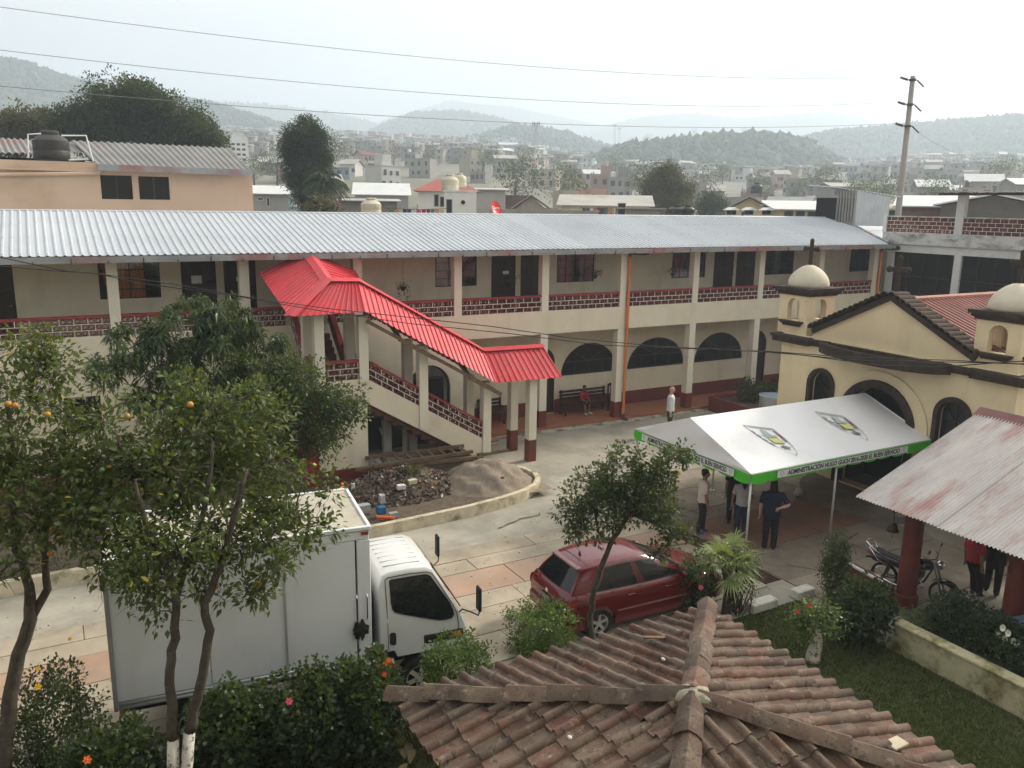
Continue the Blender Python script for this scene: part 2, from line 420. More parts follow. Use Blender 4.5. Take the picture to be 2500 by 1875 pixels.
BW, BH, BD = 0.325, 0.150, 0.10
def make_block():
    m = MB(); w, h, t = BW/2, BH/2, 0.014
    m.box(-w, 0, -h, w, BD, -h+t); m.box(-w, 0, h-t, w, BD, h); m.box(-w, 0, -h+t, -w+t, BD, h-t); m.box(w-t, 0, -h+t, w, BD, h-t)
    for cx in (-0.082, 0.082):
        n = 9
        vs = []
        for k in range(n):
            a = 2*PI*k/n; c, s_ = math.cos(a), math.sin(a)
            vs += [(cx+0.062*c, 0.003, 0.062*s_), (cx+0.046*c, 0.003, 0.046*s_), (cx+0.046*c, BD-0.003, 0.046*s_), (cx+0.062*c, BD-0.003, 0.062*s_)]
        fs = []
        for k in range(n):
            a = 4*k; b = 4*((k+1) % n)
            fs += [(a, b, b+1, a+1), (a+1, b+1, b+2, a+2), (a+3, a, b, b+3)]
        m.add(vs, fs)
    m.box(-0.012, 0.003, -h+t, 0.012, BD-0.003, h-t)
    return m.mesh('terracotta_block', TERRA)
BLOCK = make_block()
def block_panel(parent, p0, p1, courses, z0, pitch_h=0.167, y_out=(0, -1, 0), shear=0.0, coping=None, name='block', seed=0):
    """Running bond of pierced blocks between two points; shear = rise per metre along the panel (for the stairs)."""
    p0 = np.asarray(p0, float); p1 = np.asarray(p1, float)
    d = p1-p0; d[2] = 0; Lh = np.linalg.norm(d); d = d/Lh
    ang = math.atan2(d[1], d[0]); pitch = BW+0.020
    mort = MB(); off = root_shift(parent)
    def put(a, b, zc, k):
        w = b-a
        if w < 0.05: return
        o = bpy.data.objects.new(name, BLOCK); C.objects.link(o); o.parent = parent
        xm = (a+b)/2; q = p0 + d*xm
        M = Matrix.Translation(Vector((q[0], q[1], zc+shear*xm)) - off) @ Matrix.Rotation(ang, 4, 'Z')
        S = Matrix.Identity(4); S[0][0] = w/BW; S[2][0] = shear*w/BW
        o.matrix_basis = M @ Matrix(((w/BW*math.hypot(1, shear) if shear else w/BW, 0, 0, 0), (0, 1, 0, 0), (0, 0, 1, 0), (0, 0, 0, 1))) if not shear else M @ Matrix.Rotation(-math.atan(shear), 4, 'Y') @ Matrix.Diagonal((w/BW*math.hypot(1, shear), 1, 0.97*math.cos(math.atan(shear)), 1))
    def loc(a, z, out): return (p0[0]+d[0]*a + nrm[0]*out, p0[1]+d[1]*a + nrm[1]*out, z+shear*a)
    nrm = np.array([d[1], -d[0], 0])     # outward (front) side
    for c in range(courses):
        zc = z0 + pitch_h*(c+0.5)
        x = -(pitch/2 if c % 2 else 0.0) + 0.0; k = 0
        while x < Lh-0.02:
            a, b = max(x+0.010, 0.004), min(x+pitch-0.010, Lh-0.004); put(a, b, zc, k)
            if 0.03 < x < Lh-0.03:
                s = 0.010
                vs = [loc(x-s, zc-pitch_h/2, 0.005), loc(x+s, zc-pitch_h/2, 0.005), loc(x+s, zc+pitch_h/2, 0.005), loc(x-s, zc+pitch_h/2, 0.005)]
                vs += [loc(x-s, zc-pitch_h/2, -0.09), loc(x+s, zc-pitch_h/2, -0.09), loc(x+s, zc+pitch_h/2, -0.09), loc(x-s, zc+pitch_h/2, -0.09)]
                mort.add(vs, [(0,1,2,3),(7,6,5,4),(0,4,5,1),(1,5,6,2),(2,6,7,3),(3,7,4,0)])
            x += pitch; k += 1
        for zz in ((zc-pitch_h/2,) if c else (zc-pitch_h/2,)):
            h = 0.0095
            vs = [loc(0, zz-h, 0.004), loc(Lh, zz-h, 0.004), loc(Lh, zz+h, 0.004), loc(0, zz+h, 0.004), loc(0, zz-h, -0.088), loc(Lh, zz-h, -0.088), loc(Lh, zz+h, -0.088), loc(0, zz+h, -0.088)]
            mort.add(vs, [(0,1,2,3),(7,6,5,4),(0,4,5,1),(1,5,6,2),(2,6,7,3),(3,7,4,0)])
    mort.build('mortar', MORTAR, parent)
    if coping:
        zt = z0+courses*pitch_h; cp = MB()
        vs = [loc(0, zt, 0.02), loc(Lh, zt, 0.02), loc(Lh, zt+0.07, 0.02), loc(0, zt+0.07, 0.02), loc(0, zt, -0.13), loc(Lh, zt, -0.13), loc(Lh, zt+0.07, -0.13), loc(0, zt+0.07, -0.13)]
        cp.add(vs, [(0,1,2,3),(7,6,5,4),(0,4,5,1),(1,5,6,2),(2,6,7,3),(3,7,4,0)]); cp.build('coping', coping, parent)
edges = [-1.55] + upp[1:]
for i in range(len(edges)-1):
    a = edges[i] + (0.0 if i == 0 else 0.14); b = edges[i+1]-0.14
    if 5.0 < edges[i] < 6.0: block_panel(BLD, (a, 0.05, 0), (6.2, 0.05, 0), 3, Z_RB, coping=COPING); a = 7.7
    block_panel(BLD, (a, 0.05, 0), (b, 0.05, 0), 3, Z_RB, coping=COPING)

def pane_window(parent, a, b, z0, z1, y, cols, rows, curtain=None, style='full', glass=GLASS):
    w = MB(); t = 0.035
    w.box(a, y, z0, b, y+0.05, z0+t); w.box(a, y, z1-t, b, y+0.05, z1); w.box(a, y, z0+t, a+t, y+0.05, z1-t); w.box(b-t, y, z0+t, b, y+0.05, z1-t)
    o = w.build('window_frame', DARKMETAL, parent)
    g = MB()
    for i in range(1, cols): x = a+(b-a)*i/cols; g.box(x-0.014, y+0.004, z0+t, x+0.014, y+0.04, z1-t)
    for j in range(1, rows): z = z0+(z1-z0)*j/rows; g.box(a+t, y+0.008, z-0.012, b-t, y+0.036, z+0.012)
    g.build('glazing_bar', DARKMETAL, o)
    MB().box(a+t, y+0.018, z0+t, b-t, y+0.024, z1-t).build('pane', glass, o)
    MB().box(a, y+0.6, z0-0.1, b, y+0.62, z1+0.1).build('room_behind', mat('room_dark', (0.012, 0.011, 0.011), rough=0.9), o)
    if curtain:
        for (c0, c1, kind) in style if isinstance(style, list) else [(a, b, style)]:
            n = 40
            def fn(u, v, c0=c0, c1=c1, kind=kind):
                zz = z0+(z1-z0)*v; s = 1.0
                if kind == 'tied': s = 0.42 + 0.58*abs(v-0.30)**0.8*1.25 if v > 0.30 else 0.42+0.25*(0.30-v)
                xm = c0+(c1-c0)*0.5; x = xm+(u-0.5)*(c1-c0)*min(1, s)
                if kind == 'swept': x = c0+(c1-c0)*u*(0.35+0.65*v**0.7)
                return (x, y+0.10+0.022*math.sin(u*46+3*v)+0.01*math.sin(u*17), zz)
            MB().grid(n, 8, fn).build('curtain', curtain, o, smooth=True)
    return o
CUR = {k: mat('curtain_'+k, c, var=0.25, scale=5, rough=0.85, stretch=(4, 4, 0.4)) for k, c in dict(orange=(0.80, 0.24, 0.06), burgundy=(0.45, 0.05, 0.11), purple=(0.26, 0.09, 0.20), magenta=(0.60, 0.06, 0.17), green=(0.02, 0.04, 0.04), pale=(0.60, 0.64, 0.64)).items()}
def panel_door(parent, a, b, z0, z1, y, arched=False):
    m = MB()
    m.box(a+0.004, y+0.03, z0, b-0.004, y+0.07, z1-0.004)
    o = m.build('door', DARKWOOD, parent)
    r = MB(); w = (b-a)
    for i in range(2):
        xa, xb = a+0.06+i*w/2, a+w/2-0.04+i*w/2
        for za, zb in ((z0+0.12, z0+0.62), (z0+0.74, z0+1.35), (z0+1.47, z1-0.12)):
            r.bevbox(xa, y+0.012, za, xb, y+0.04, zb, 0.012)
    r.build('door_panel', DARKWOOD, o)
    f = MB(); f.box(a, y-0.008, z0, a+0.05, y+0.04, z1); f.box(b-0.05, y-0.008, z0, b, y+0.04, z1); f.box(a+0.05, y-0.008, z1-0.05, b-0.05, y+0.04, z1)
    f.build('door_frame', DARKWOOD, o)
    MB().sph((b-0.12, y-0.0, z0+1.0), 0.03, 8, 6).build('door_handle', mat('brass', (0.35, 0.25, 0.1), metal=0.9, rough=0.35), o)
    return o
cur = iter([('orange', [(1.32, 1.95, 'tied'), (1.75, 2.55, 'full')]), ('burgundy', [(11.91, 12.72, 'full'), (12.72, 13.5, 'swept')]), ('purple', [(16.93, 17.77, 'tied'), (17.77, 18.6, 'tied')]),
            ('magenta', [(22.5, 23.4, 'tied'), (23.4, 24.28, 'full')]), ('orange', [(27.7, 28.7, 'tied')]), ('green', [(33.3, 34.8, 'full')])])
doors = []
for k, a, b in upw:
    if k == 'window':
        c, st = next(cur); pane_window(BLD, a, b, 5.22, 6.34, T_UP+0.02, 4 if c in ('purple', 'magenta', 'orange') else 3, 4, CUR[c], st)
    else: doors.append(panel_door(BLD, a, b, Z_UF+0.02, 6.34, T_UP+0.02))
for dr, x, z, w, h in ((doors[1], 3.98, 5.72, 0.30, 0.24), (doors[2], 5.30, 5.70, 0.30, 0.14), (doors[3], 14.72, 5.66, 0.26, 0.12)):
    MB().box(x-w/2, T_UP+0.020, z-h/2, x+w/2, T_UP+0.026, z+h/2).build('paper_notice', PAPER, dr)
def arch_window(parent, a, b, z0, zs, zt, y, curtain=None, nv=4, fan=True):
    m = MB(); outer = arch_poly(a, b, z0, zs, zt, 20); t = 0.045
    inner = arch_poly(a+t, b-t, z0+t, max(zs, z0+t+0.01), zt-t, 20)
    m.holed(outer, [inner], XZ, y, y+0.05); o = m.build('window_frame', DARKMETAL, parent)
    MB().prism(arch_poly(a+t, b-t, z0+t, max(zs, z0+t+0.01), zt-t, 20), XZ, y+0.02, y+0.026).build('pane', GLASS if curtain else GLASSD, o)
    g = MB(); cx = (a+b)/2; zc = z0 + (zs-z0)*0.5 if zs-z0 > 0.3 else z0+(zt-z0)*0.42
    g.box(a+t, y+0.004, zc-0.014, b-t, y+0.03, zc+0.014)
    if fan:
        for k in range(1, 4):
            an = PI*k/4; g.beam((cx, y+0.016, zc), (cx+(b-a)/2*0.93*math.cos(an), y+0.016, zc+(zt-zc)*0.95*math.sin(an)), 0.02, 0.024, up=(0, 1, 0))
    for k in range(1, nv): x = a+(b-a)*k/nv; g.box(x-0.012, y+0.006, z0+t, x+0.012, y+0.028, zc)
    g.build('glazing_bar', mat('grey_glazing_bar', (0.075, 0.07, 0.065), rough=0.6), o)
    if curtain:
        MB().grid(60, 6, lambda u, v: (a+0.03+(b-a-0.06)*u, y+0.12+0.02*math.sin(u*60), z0+(zt-z0-0.05)*v)).build('curtain', curtain, o, smooth=True)
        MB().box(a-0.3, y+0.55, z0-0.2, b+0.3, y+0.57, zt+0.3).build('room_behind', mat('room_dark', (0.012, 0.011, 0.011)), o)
    return o
for a, b in ((17.22, 19.9), (20.42, 23.43), (23.98, 26.77), (30.0, 32.2)): arch_window(BLD, a, b, 1.56, 1.6, 2.8 if b < 28 else 2.75, T_UP+0.06)
arch_window(BLD, 10.12, 11.68, 1.0, 2.02, 2.80, 0.10, CUR['pale'], 2)
pane_window(BLD, 0.1, 1.0, 1.75, 2.75, 0.06, 2, 3, None, glass=GLASSD)
for a, b in ((15.75, 16.93), (27.05, 28.2)):
    dd = MB().prism(arch_poly(a+0.01, b-0.01, 0.14, 2.15, 2.74), XZ, T_UP+0.06, T_UP+0.10).build('door', DARKWOOD, BLD)
    MB().holed(arch_poly(a, b, 0.14, 2.15, 2.75), [arch_poly(a+0.07, b-0.07, 0.2, 2.15, 2.68)], XZ, T_UP+0.02, T_UP+0.058).build('door_frame', DARKWOOD, dd)

RY0, RZ0, RY1, RZ1 = -0.68, 6.62, 4.0, 7.70
def rib_sheet(w, nrib, y0, z0, y1, z1, h=0.030, x_off=0.0, thick=0.0):
    m = MB(); p = w/nrib; xs = []
    for k in range(nrib):
        a = k*p; xs += [(a, 0), (a+p*0.62, 0), (a+p*0.72, h), (a+p*0.90, h)]
    xs.append((w, 0))
    sl = unit((0, y1-y0, z1-z0)); nv = np.array([0, -sl[2], sl[1]])
    vs = []
    for yy, zz in ((y0, z0), (y1, z1)):
        for x, hh in xs: vs.append((x+x_off, yy+nv[1]*hh, zz+nv[2]*hh))
    n = len(xs); m.add(vs, [(i, i+1, i+1+n, i+n) for i in range(n-1)])
    return m
sheet = rib_sheet(1.0, 5, RY0, RZ0, RY1, RZ1).mesh('roof_sheet', GALV)
off = root_shift(BLD)
for i in range(-8, 33):
    o = bpy.data.objects.new('roof_sheet', sheet); C.objects.link(o); o.parent = BLD
    o.location = Vector((i*1.0-0.3, random.uniform(-0.015, 0.015), 0.003*(i % 2))) - off
for i in (33, 34):
    m = rib_sheet(1.0, 5, RY0, RZ0, RY1, RZ1, x_off=i-0.3)
    bm = bmesh.new(); me = m.mesh('roof_sheet', GALV); bm.from_mesh(me)
    nrm = Vector((1, -0.45, 0)).normalized()
    bmesh.ops.bisect_plane(bm, geom=bm.verts[:]+bm.edges[:]+bm.faces[:], plane_co=(32.75, RY0, 0), plane_no=nrm, clear_outer=True)
    bm.to_mesh(me); bm.free()
    if len(me.polygons): link('roof_sheet', me, BLD)
MB().add([(-8, RY1, RZ1), (35, RY1, RZ1), (35, 8.6, 6.6), (-8, 8.6, 6.6)], [(0, 1, 2, 3)]).build('rear_roof_slope', GALV, BLD)
MB().tube([(-8, RY1, RZ1+0.0), (34.8, RY1, RZ1+0.0)], 0.05, 8).build('ridge_cap', GALV, BLD)
MB().add([(-8, RY0+0.1, RZ0-0.05), (33, RY0+0.1, RZ0-0.05), (33, 2.0, 7.10), (-8, 2.0, 7.10)], [(0, 1, 2, 3)]).build('soffit', mat('soffit_board', (0.30, 0.27, 0.22), rough=0.9), BLD)
g = MB(); g.box(-8, RY0-0.12, 6.44, 32.9, RY0-0.105, 6.61); g.box(-8, RY0-0.105, 6.44, 32.9, RY0+0.02, 6.455); g.box(-8, RY0+0.02, 6.44, 32.9, RY0+0.03, 6.59)
GUT = g.build('gutter', GUTTER, BLD)
for i in range(42):
    x = -2+i*0.86; MB().box(x-0.012, RY0-0.135, 6.425, x+0.012, RY0+0.02, 6.50+0.06*(i % 2)).build('gutter_strap', DARKMETAL, GUT)
s = MB()
for i in range(-8*5, 34*5):
    for q, fr in enumerate((0.03, 0.36, 0.68)):
        if (i*7+q*3) % 5 < 3:
            x = i*0.2-0.3+0.162; y = RY0+(RY1-RY0)*fr; z = RZ0+(RZ1-RZ0)*fr+0.034
            s.box(x-0.012, y-0.014, z-0.004, x+0.012, y+0.014, z+0.010)
sc = s.build('roofing_screws', mat('screw_washer', (0.22, 0.23, 0.24), rough=0.6), BLD); sc['kind'] = 'stuff'
PIPE = mat('orange_pvc', (0.62, 0.21, 0.075), var=0.10, scale=2, rough=0.45, stain=(0.45, 0.2, 0.1), sscale=1.0)
PIPED = mat('dark_pvc_elbow', (0.06, 0.055, 0.05), rough=0.5)
for x in (18.98, 33.1):
    t = thing('orange_drainpipe', 'tall orange drainpipe down the pillar beside the bench' if x < 20 else 'short orange drainpipe at the far corner of the upper floor', 'drainpipe', (x, -0.06, 0))
    zb = 0.25 if x < 20 else 3.6
    MB().tube([(x, -0.07, zb), (x, -0.07, 6.28)], 0.062, 12).build('pipe', PIPE, t, smooth=40)
    MB().tube([(x, -0.07, 6.28), (x, -0.07, 6.36), (x+0.06, -0.12, 6.41), (x+0.22, -0.3, 6.40), (x+0.34, -0.55, 6.40), (x+0.36, RY0-0.02, 6.44)], 0.064, 10).build('elbow', PIPED, t, smooth=40)
    if x < 20: MB().tube([(x, -0.07, 0.27), (x, -0.08, 0.13), (x+0.02, -0.18, 0.07), (x+0.04, -0.30, 0.06)], 0.066, 10).build('elbow', PIPED, t, smooth=40)
# ------------------------------------------------------------------ terrain, hills, haze
DN = 1.1302          # scale used for distant measurements
def az_of(px): d = pray(px, 505); return math.atan2(d[1], d[0])
_sx = np.array([-1500, 700, 1250, 1450, 1900, 2200, 4000]); _sy = np.array([1.0, 1.0, 0.95, 0.72, 0.66, 0.74, 0.7])
_az = np.array([az_of(x) for x in (-1000, 700, 1250, 1450, 1900, 2200, 3500)])
def town_slope(az): return float(np.interp(-az, -_az, _sy))
def terrain_z(x, y):
    dx, dy = x-CAM[0], y-CAM[1]; r = math.hypot(dx, dy); az = math.atan2(dy, dx)
    if r < 55: return 0.0
    if r < 100: return 3.0*((r-55)/45)**2
    z = 3.0 + 0.092*(min(r, 850)-100)
    if r > 850: z -= 0.10*(r-850)
    s = town_slope(az)
    z = 3 + (z-3)*s if r >= 100 else z
    return max(z, -6) + 1.2*math.sin(x*0.021)*math.sin(y*0.017)*min(1, (r-60)/200)
SOIL = mat('town_ground', (0.20, 0.185, 0.15), var=0.2, scale=0.05, rough=0.95, stain=(0.09, 0.11, 0.05), sscale=0.02)
m = MB(); rs = [0, 8, 20, 35, 50, 60, 75, 100, 140, 190, 250, 320, 400, 500, 600, 700, 800, 850, 1000, 1300, 2000, 2600]; na = 120
vs = []; fs = []
for r in rs:
    for k in range(na):
        a = 2*PI*k/na; x, y = CAM[0]+r*math.cos(a), CAM[1]+r*math.sin(a)
        vs.append((x, y, terrain_z(x, y)-0.05))
for i in range(len(rs)-1):
    for k in range(na): a = i*na+k; b = i*na+(k+1) % na; fs.append((a, b, b+na, a+na))
m.add(vs, fs); m.build('ground', SOIL, None, smooth=True, kind='structure')

HILLG = mat('wooded_hill', (0.050, 0.070, 0.032), var=0.35, scale=0.02, rough=1.0, stain=(0.10, 0.10, 0.055), sscale=0.006, slo=0.55, shi=0.7)
TREEG = mat('far_foliage', (0.045, 0.066, 0.030), var=0.4, scale=0.05, rough=1.0, island=0.45)
_ico = None
def ico():
    global _ico
    if _ico is None:
        bm = bmesh.new(); bmesh.ops.create_icosphere(bm, subdivisions=1, radius=1.0); bm.verts.index_update()
        _ico = (np.array([v.co[:] for v in bm.verts]), np.array([[v.index for v in f.verts] for f in bm.faces])); bm.free()
    return _ico
def blob_forest(name, pts, sizes, mt, parent=None, tall=1.3, kind='stuff', **kw):
    V0, F0 = ico(); n = len(pts); pts = np.asarray(pts); sz = np.asarray(sizes)[:, None, None]
    jit = 1+0.30*np.random.normal(size=(n, len(V0), 1))
    V = V0[None]*jit*sz*np.array([1, 1, tall]); V = V+pts[:, None, :]
    F = F0[None]+(np.arange(n)*len(V0))[:, None, None]
    return link(name, np_mesh(name, V.reshape(-1, 3), F.reshape(-1, 3), mt), parent, kind=kind, **kw)
def hill(name, prof, R, depth, base, ntree=1500, tsize=0.008, rough=0.006, mt=None, seed=1, label=None, near=0.62):
    rs_ = np.random.RandomState(seed)
    px = np.array([p[0]*DN for p in prof]); py = np.array([p[1]*DN for p in prof])
    n = 220; xs = np.linspace(px[0], px[-1], n); ys = np.interp(xs, px, py)
    ker = np.ones(7)/7; ys = np.convolve(np.pad(ys, 3, 'edge'), ker, 'valid')
    m = MB(); rows = 12; top = []
    ph = rs_.uniform(0, 6, 8)
    grid = []
    for i in range(n):
        Rv = R*(1+0.05*math.sin(xs[i]*0.004+ph[0]))
        T = at_dist(xs[i], ys[i], Rv); B = at_dist(xs[i], ys[i], Rv*near); B[2] = base
        Kk = at_dist(xs[i], ys[i], Rv+depth); Kk[2] = base
        T[2] += R*rough*(0.5*math.sin(i*0.9+ph[1])+0.5*rs_.normal()*0.4)
        col = []
        for j in range(rows+1):
            t = j/rows; p = B+(T-B)*t; s = t*t*(3-2*t)*0.55+t*0.45
            p[2] = base+(T[2]-base)*s + R*0.012*math.sin(i*0.11+ph[2]+3*t)*math.sin(j*1.1+ph[3]+i*0.05)*(1-t)*min(1, t*4)
            col.append(p)
        q = T+(Kk-T)*0.5; q[2] = base+(T[2]-base)*0.6; col += [q, Kk]
        grid.append(col); top.append(col[rows])
    nr = rows+3
    m.add([p for c in grid for p in c], [(i*nr+j, (i+1)*nr+j, (i+1)*nr+j+1, i*nr+j+1) for i in range(n-1) for j in range(nr-1)])
    o = m.build(name, mt or HILLG, None, smooth=True, kind='structure')
    pts = []; sz = []
    G_ = np.array(grid)
    for k in range(ntree):
        i = rs_.randint(0, n-1); f = rs_.uniform(); j = rows*(1-rs_.uniform()**2.2 * 0.85); j0 = int(min(j, rows-1e-3)); g = j-j0
        p = (G_[i, j0]*(1-g)+G_[i, j0+1]*g)*(1-f)+(G_[i+1, j0]*(1-g)+G_[i+1, j0+1]*g)*f
        s = R*tsize*rs_.uniform(0.45, 1.2)
        pts.append(p+np.array([0, 0, s*0.45])); sz.append(s)
    if ntree: blob_forest(name.replace('hill', 'woodland') if 'hill' in name else name+'_woodland', pts, sz, TREEG, o)
    return o
hill('far_hill', [(820, 262), (900, 238), (975, 216), (1040, 226), (1100, 229), (1200, 250), (1290, 268), (1400, 290)], 2750, 400, -20, 0, 0.0016, rough=0.001)
hill('far_hill', [(1230, 290), (1330, 264), (1400, 250), (1500, 244), (1600, 255), (1690, 248), (1800, 240), (1900, 262), (2000, 290)], 2450, 400, -20, 0, 0.0017, rough=0.001, seed=2)
hill('far_hill', [(380, 240), (440, 217), (540, 224), (600, 228), (690, 240), (760, 252), (830, 270), (900, 290)], 2100, 400, -20, 300, 0.0014, rough=0.001, seed=3)
hill('middle_hill', [(720, 322), (790, 290), (850, 262), (900, 246), (960, 243), (1010, 245), (1090, 262), (1160, 290), (1240, 312), (1300, 330)], 1550, 400, -10, 3600, 0.0018, rough=0.001, seed=4)
hill('left_hill', [(-260, 75), (-150, 100), (0, 127), (60, 137), (130, 164), (200, 184), (300, 205), (400, 214), (480, 232), (560, 255), (640, 280), (720, 305), (860, 332), (960, 350)], 1000, 450, -10, 7500, 0.0019, rough=0.001, seed=5)
hill('right_hill', [(1640, 335), (1720, 305), (1800, 288), (1880, 282), (1950, 276), (2040, 268), (2120, 262), (2212, 254), (2400, 240)], 950, 380, -8, 5200, 0.0027, rough=0.0015, seed=6)
hill('low_hill', [(900, 345), (960, 332), (1010, 310), (1060, 292), (1110, 277), (1160, 281), (1230, 295), (1290, 315), (1370, 335)], 930, 250, 5, 2400, 0.003, rough=0.0015, seed=7)
hill('wooded_knoll', [(1270, 352), (1310, 335), (1350, 322), (1420, 316), (1480, 308), (1560, 300), (1640, 296), (1700, 302), (1750, 318), (1800, 345), (1830, 362)], 560, 160, 12, 2400, 0.004, rough=0.002, seed=8, near=0.80)

hz = MB().box(-900, -700, -24, 3300, 3400, 400)
HZ = bpy.data.materials.new('haze_air'); HZ.use_nodes = True; nt = HZ.node_tree; nt.nodes.remove(nt.nodes['Principled BSDF'])
pv = nt.nodes.new('ShaderNodeVolumePrincipled'); pv.inputs['Color'].default_value = (0.765, 0.88, 1.0, 1)
pv.inputs['Density'].default_value = 0.00088; pv.inputs['Anisotropy'].default_value = 0.35
nt.links.new(pv.outputs[0], nt.nodes['Material Output'].inputs['Volume'])
hz.build('haze', HZ, None, kind='stuff')
# ------------------------------------------------------------------ courtyard surfaces
CONC = mat('courtyard_concrete', (0.36, 0.335, 0.275), var=0.16, scale=0.9, rough=0.85, bump=0.15, bscale=20, stain=(0.20, 0.185, 0.15), sscale=0.6, slo=0.46, shi=0.74)
SLABM = mat('paving_slab', (0.39, 0.335, 0.25), var=0.16, scale=1.1, rough=0.85, bump=0.15, bscale=22, stain=(0.23, 0.20, 0.155), sscale=0.8, slo=0.47, shi=0.74, rnd=0.10)
PINKM = mat('pink_painted_slab', (0.39, 0.255, 0.18), var=0.16, scale=1.0, rough=0.8, stain=(0.33, 0.265, 0.20), sscale=0.8, slo=0.42, shi=0.66, rnd=0.09)
JOINT = mat('dark_joint', (0.10, 0.085, 0.06), var=0.3, rough=0.95)
SOILP = mat('planter_soil', (0.11, 0.085, 0.06), var=0.35, scale=6, rough=1.0, bump=0.5, bscale=25)
KERBM = mat('stained_kerb', (0.58, 0.51, 0.37), var=0.18, scale=4, rough=0.9, stain=(0.24, 0.22, 0.13), sscale=2.2, slo=0.48, shi=0.66, bump=0.2)
LAWNM = mat('lawn_soil', (0.055, 0.062, 0.022), var=0.4, scale=5, rough=1.0, stain=(0.12, 0.095, 0.055), sscale=0.55, slo=0.56, shi=0.72)
CY = MB().add([(-16, -13.95, 0), (13.3, -13.95, 0), (13.3, -15.4, 0), (36, -15.4, 0), (36, -0.02, 0), (-16, -0.02, 0)], [(0, 1, 2, 3, 4, 5)]).build('courtyard', CONC, None, kind='structure')
MB().add([(-16, -27, -0.004), (13.3, -27, -0.004), (13.3, -13.9, -0.004), (-16, -13.9, -0.004)], [(0, 1, 2, 3)]).build('lawn', LAWNM, None, kind='structure')
MB().add([(13.3, -27, -0.004), (36, -27, -0.004), (36, -15.35, -0.004), (13.3, -15.35, -0.004)], [(0, 1, 2, 3)]).build('shelter_floor', CONC, None, kind='structure')
DRV = MB().add([(-7, -13.2, 0.004), (13.2, -13.2, 0.004), (13.2, -8.28, 0.004), (-7, -8.28, 0.004)], [(0, 1, 2, 3)]).build('driveway', JOINT, None, kind='structure')
random.seed(3)
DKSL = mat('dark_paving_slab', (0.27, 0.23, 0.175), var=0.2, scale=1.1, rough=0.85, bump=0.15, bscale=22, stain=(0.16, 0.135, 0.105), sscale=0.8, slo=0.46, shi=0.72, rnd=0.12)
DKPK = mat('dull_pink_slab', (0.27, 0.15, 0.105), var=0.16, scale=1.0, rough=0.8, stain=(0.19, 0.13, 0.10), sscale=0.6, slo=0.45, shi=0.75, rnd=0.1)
def slabs(y0, y1, x0, x1, w, pink, parent, z=0.004, dk=False):
    x = x0
    while x < x1-0.2:
        b = min(x+w*random.uniform(0.85, 1.2), x1)
        if b > x1-0.5: b = x1
        m = MB(); g = 0.011
        xa, xb, ya, yb = x+g, b-g, y0+g*random.uniform(0.5, 1.4), y1-g*random.uniform(0.5, 1.4)
        j = lambda: random.uniform(-0.006, 0.006); t = z+0.013+random.uniform(0, 0.004)
        top = [(xa+j(), ya+j(), t), (xb+j(), ya+j(), t), (xb+j(), yb+j(), t), (xa+j(), yb+j(), t)]
        bot = [(p[0], p[1], z+0.001) for p in top]
        m.add(top+bot, [(0, 1, 2, 3), (0, 4, 5, 1), (1, 5, 6, 2), (2, 6, 7, 3), (3, 7, 4, 0)])
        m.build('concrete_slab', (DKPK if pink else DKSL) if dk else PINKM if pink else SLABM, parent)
        x = b
for y0, y1, w, pk in ((-8.93, -8.28, 2.4, 0), (-9.55, -8.93, 2.3, 0), (-10.58, -9.55, 3.0, 1), (-11.24, -10.58, 2.1, 0), (-12.2, -11.24, 2.4, 0), (-13.2, -12.2, 2.6, 0)):
    slabs(y0, y1, -7+random.uniform(-1, 0)*0.0, 13.2, w, pk, DRV)
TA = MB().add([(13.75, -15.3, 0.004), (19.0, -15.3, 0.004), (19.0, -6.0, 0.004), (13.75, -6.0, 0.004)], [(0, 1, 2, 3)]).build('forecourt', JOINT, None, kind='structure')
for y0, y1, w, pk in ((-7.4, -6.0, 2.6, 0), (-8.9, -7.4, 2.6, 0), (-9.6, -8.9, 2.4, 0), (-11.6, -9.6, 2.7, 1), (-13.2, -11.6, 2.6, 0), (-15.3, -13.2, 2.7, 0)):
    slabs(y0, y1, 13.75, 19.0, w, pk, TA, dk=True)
dr = thing('drain_grate', 'long rusty metal drain grate across the paving beside the car', 'drain', (13.4, -11, 0))
GR = mat('rusty_grate', (0.075, 0.04, 0.03), var=0.3, rough=0.7, metal=0.3)
b_ = MB()
b_.box(13.24, -13.1, 0.003, 13.28, -8.3, 0.022); b_.box(13.66, -13.1, 0.003, 13.70, -8.3, 0.022); b_.build('grate_rim', GR, dr)
gm = MB().box(13.28, -0.028, 0.003, 13.66, 0.028, 0.018).mesh('grate_bar', GR)
for k in range(58):
    o = bpy.data.objects.new('grate_bar', gm); C.objects.link(o); o.parent = dr; o.location = Vector((0, -13.06+k*0.082, 0)) - dr.location
CR = MB()
for k in range(70):
    x = random.uniform(12.3, 22.5); y = -0.07-abs(random.gauss(0, 0.10)); s = random.uniform(0.03, 0.12)
    CR.bevbox(x-s, y-s*0.6, -0.01, x+s, y+s*0.6, random.uniform(0.015, 0.06), 0.012)
CR.build('broken_concrete', mat('crumbled_concrete', (0.20, 0.185, 0.15), var=0.3, scale=8, rough=1), None, kind='stuff')
st = MB().box(12.0, -0.34, -0.05, 22.9, -0.045, 0.03); st.build('corridor_apron', mat('apron_concrete', (0.44, 0.41, 0.34), var=0.15, scale=2, rough=0.9, stain=(0.2, 0.18, 0.13), sscale=1.5, slo=0.5, shi=0.62), None, kind='structure')

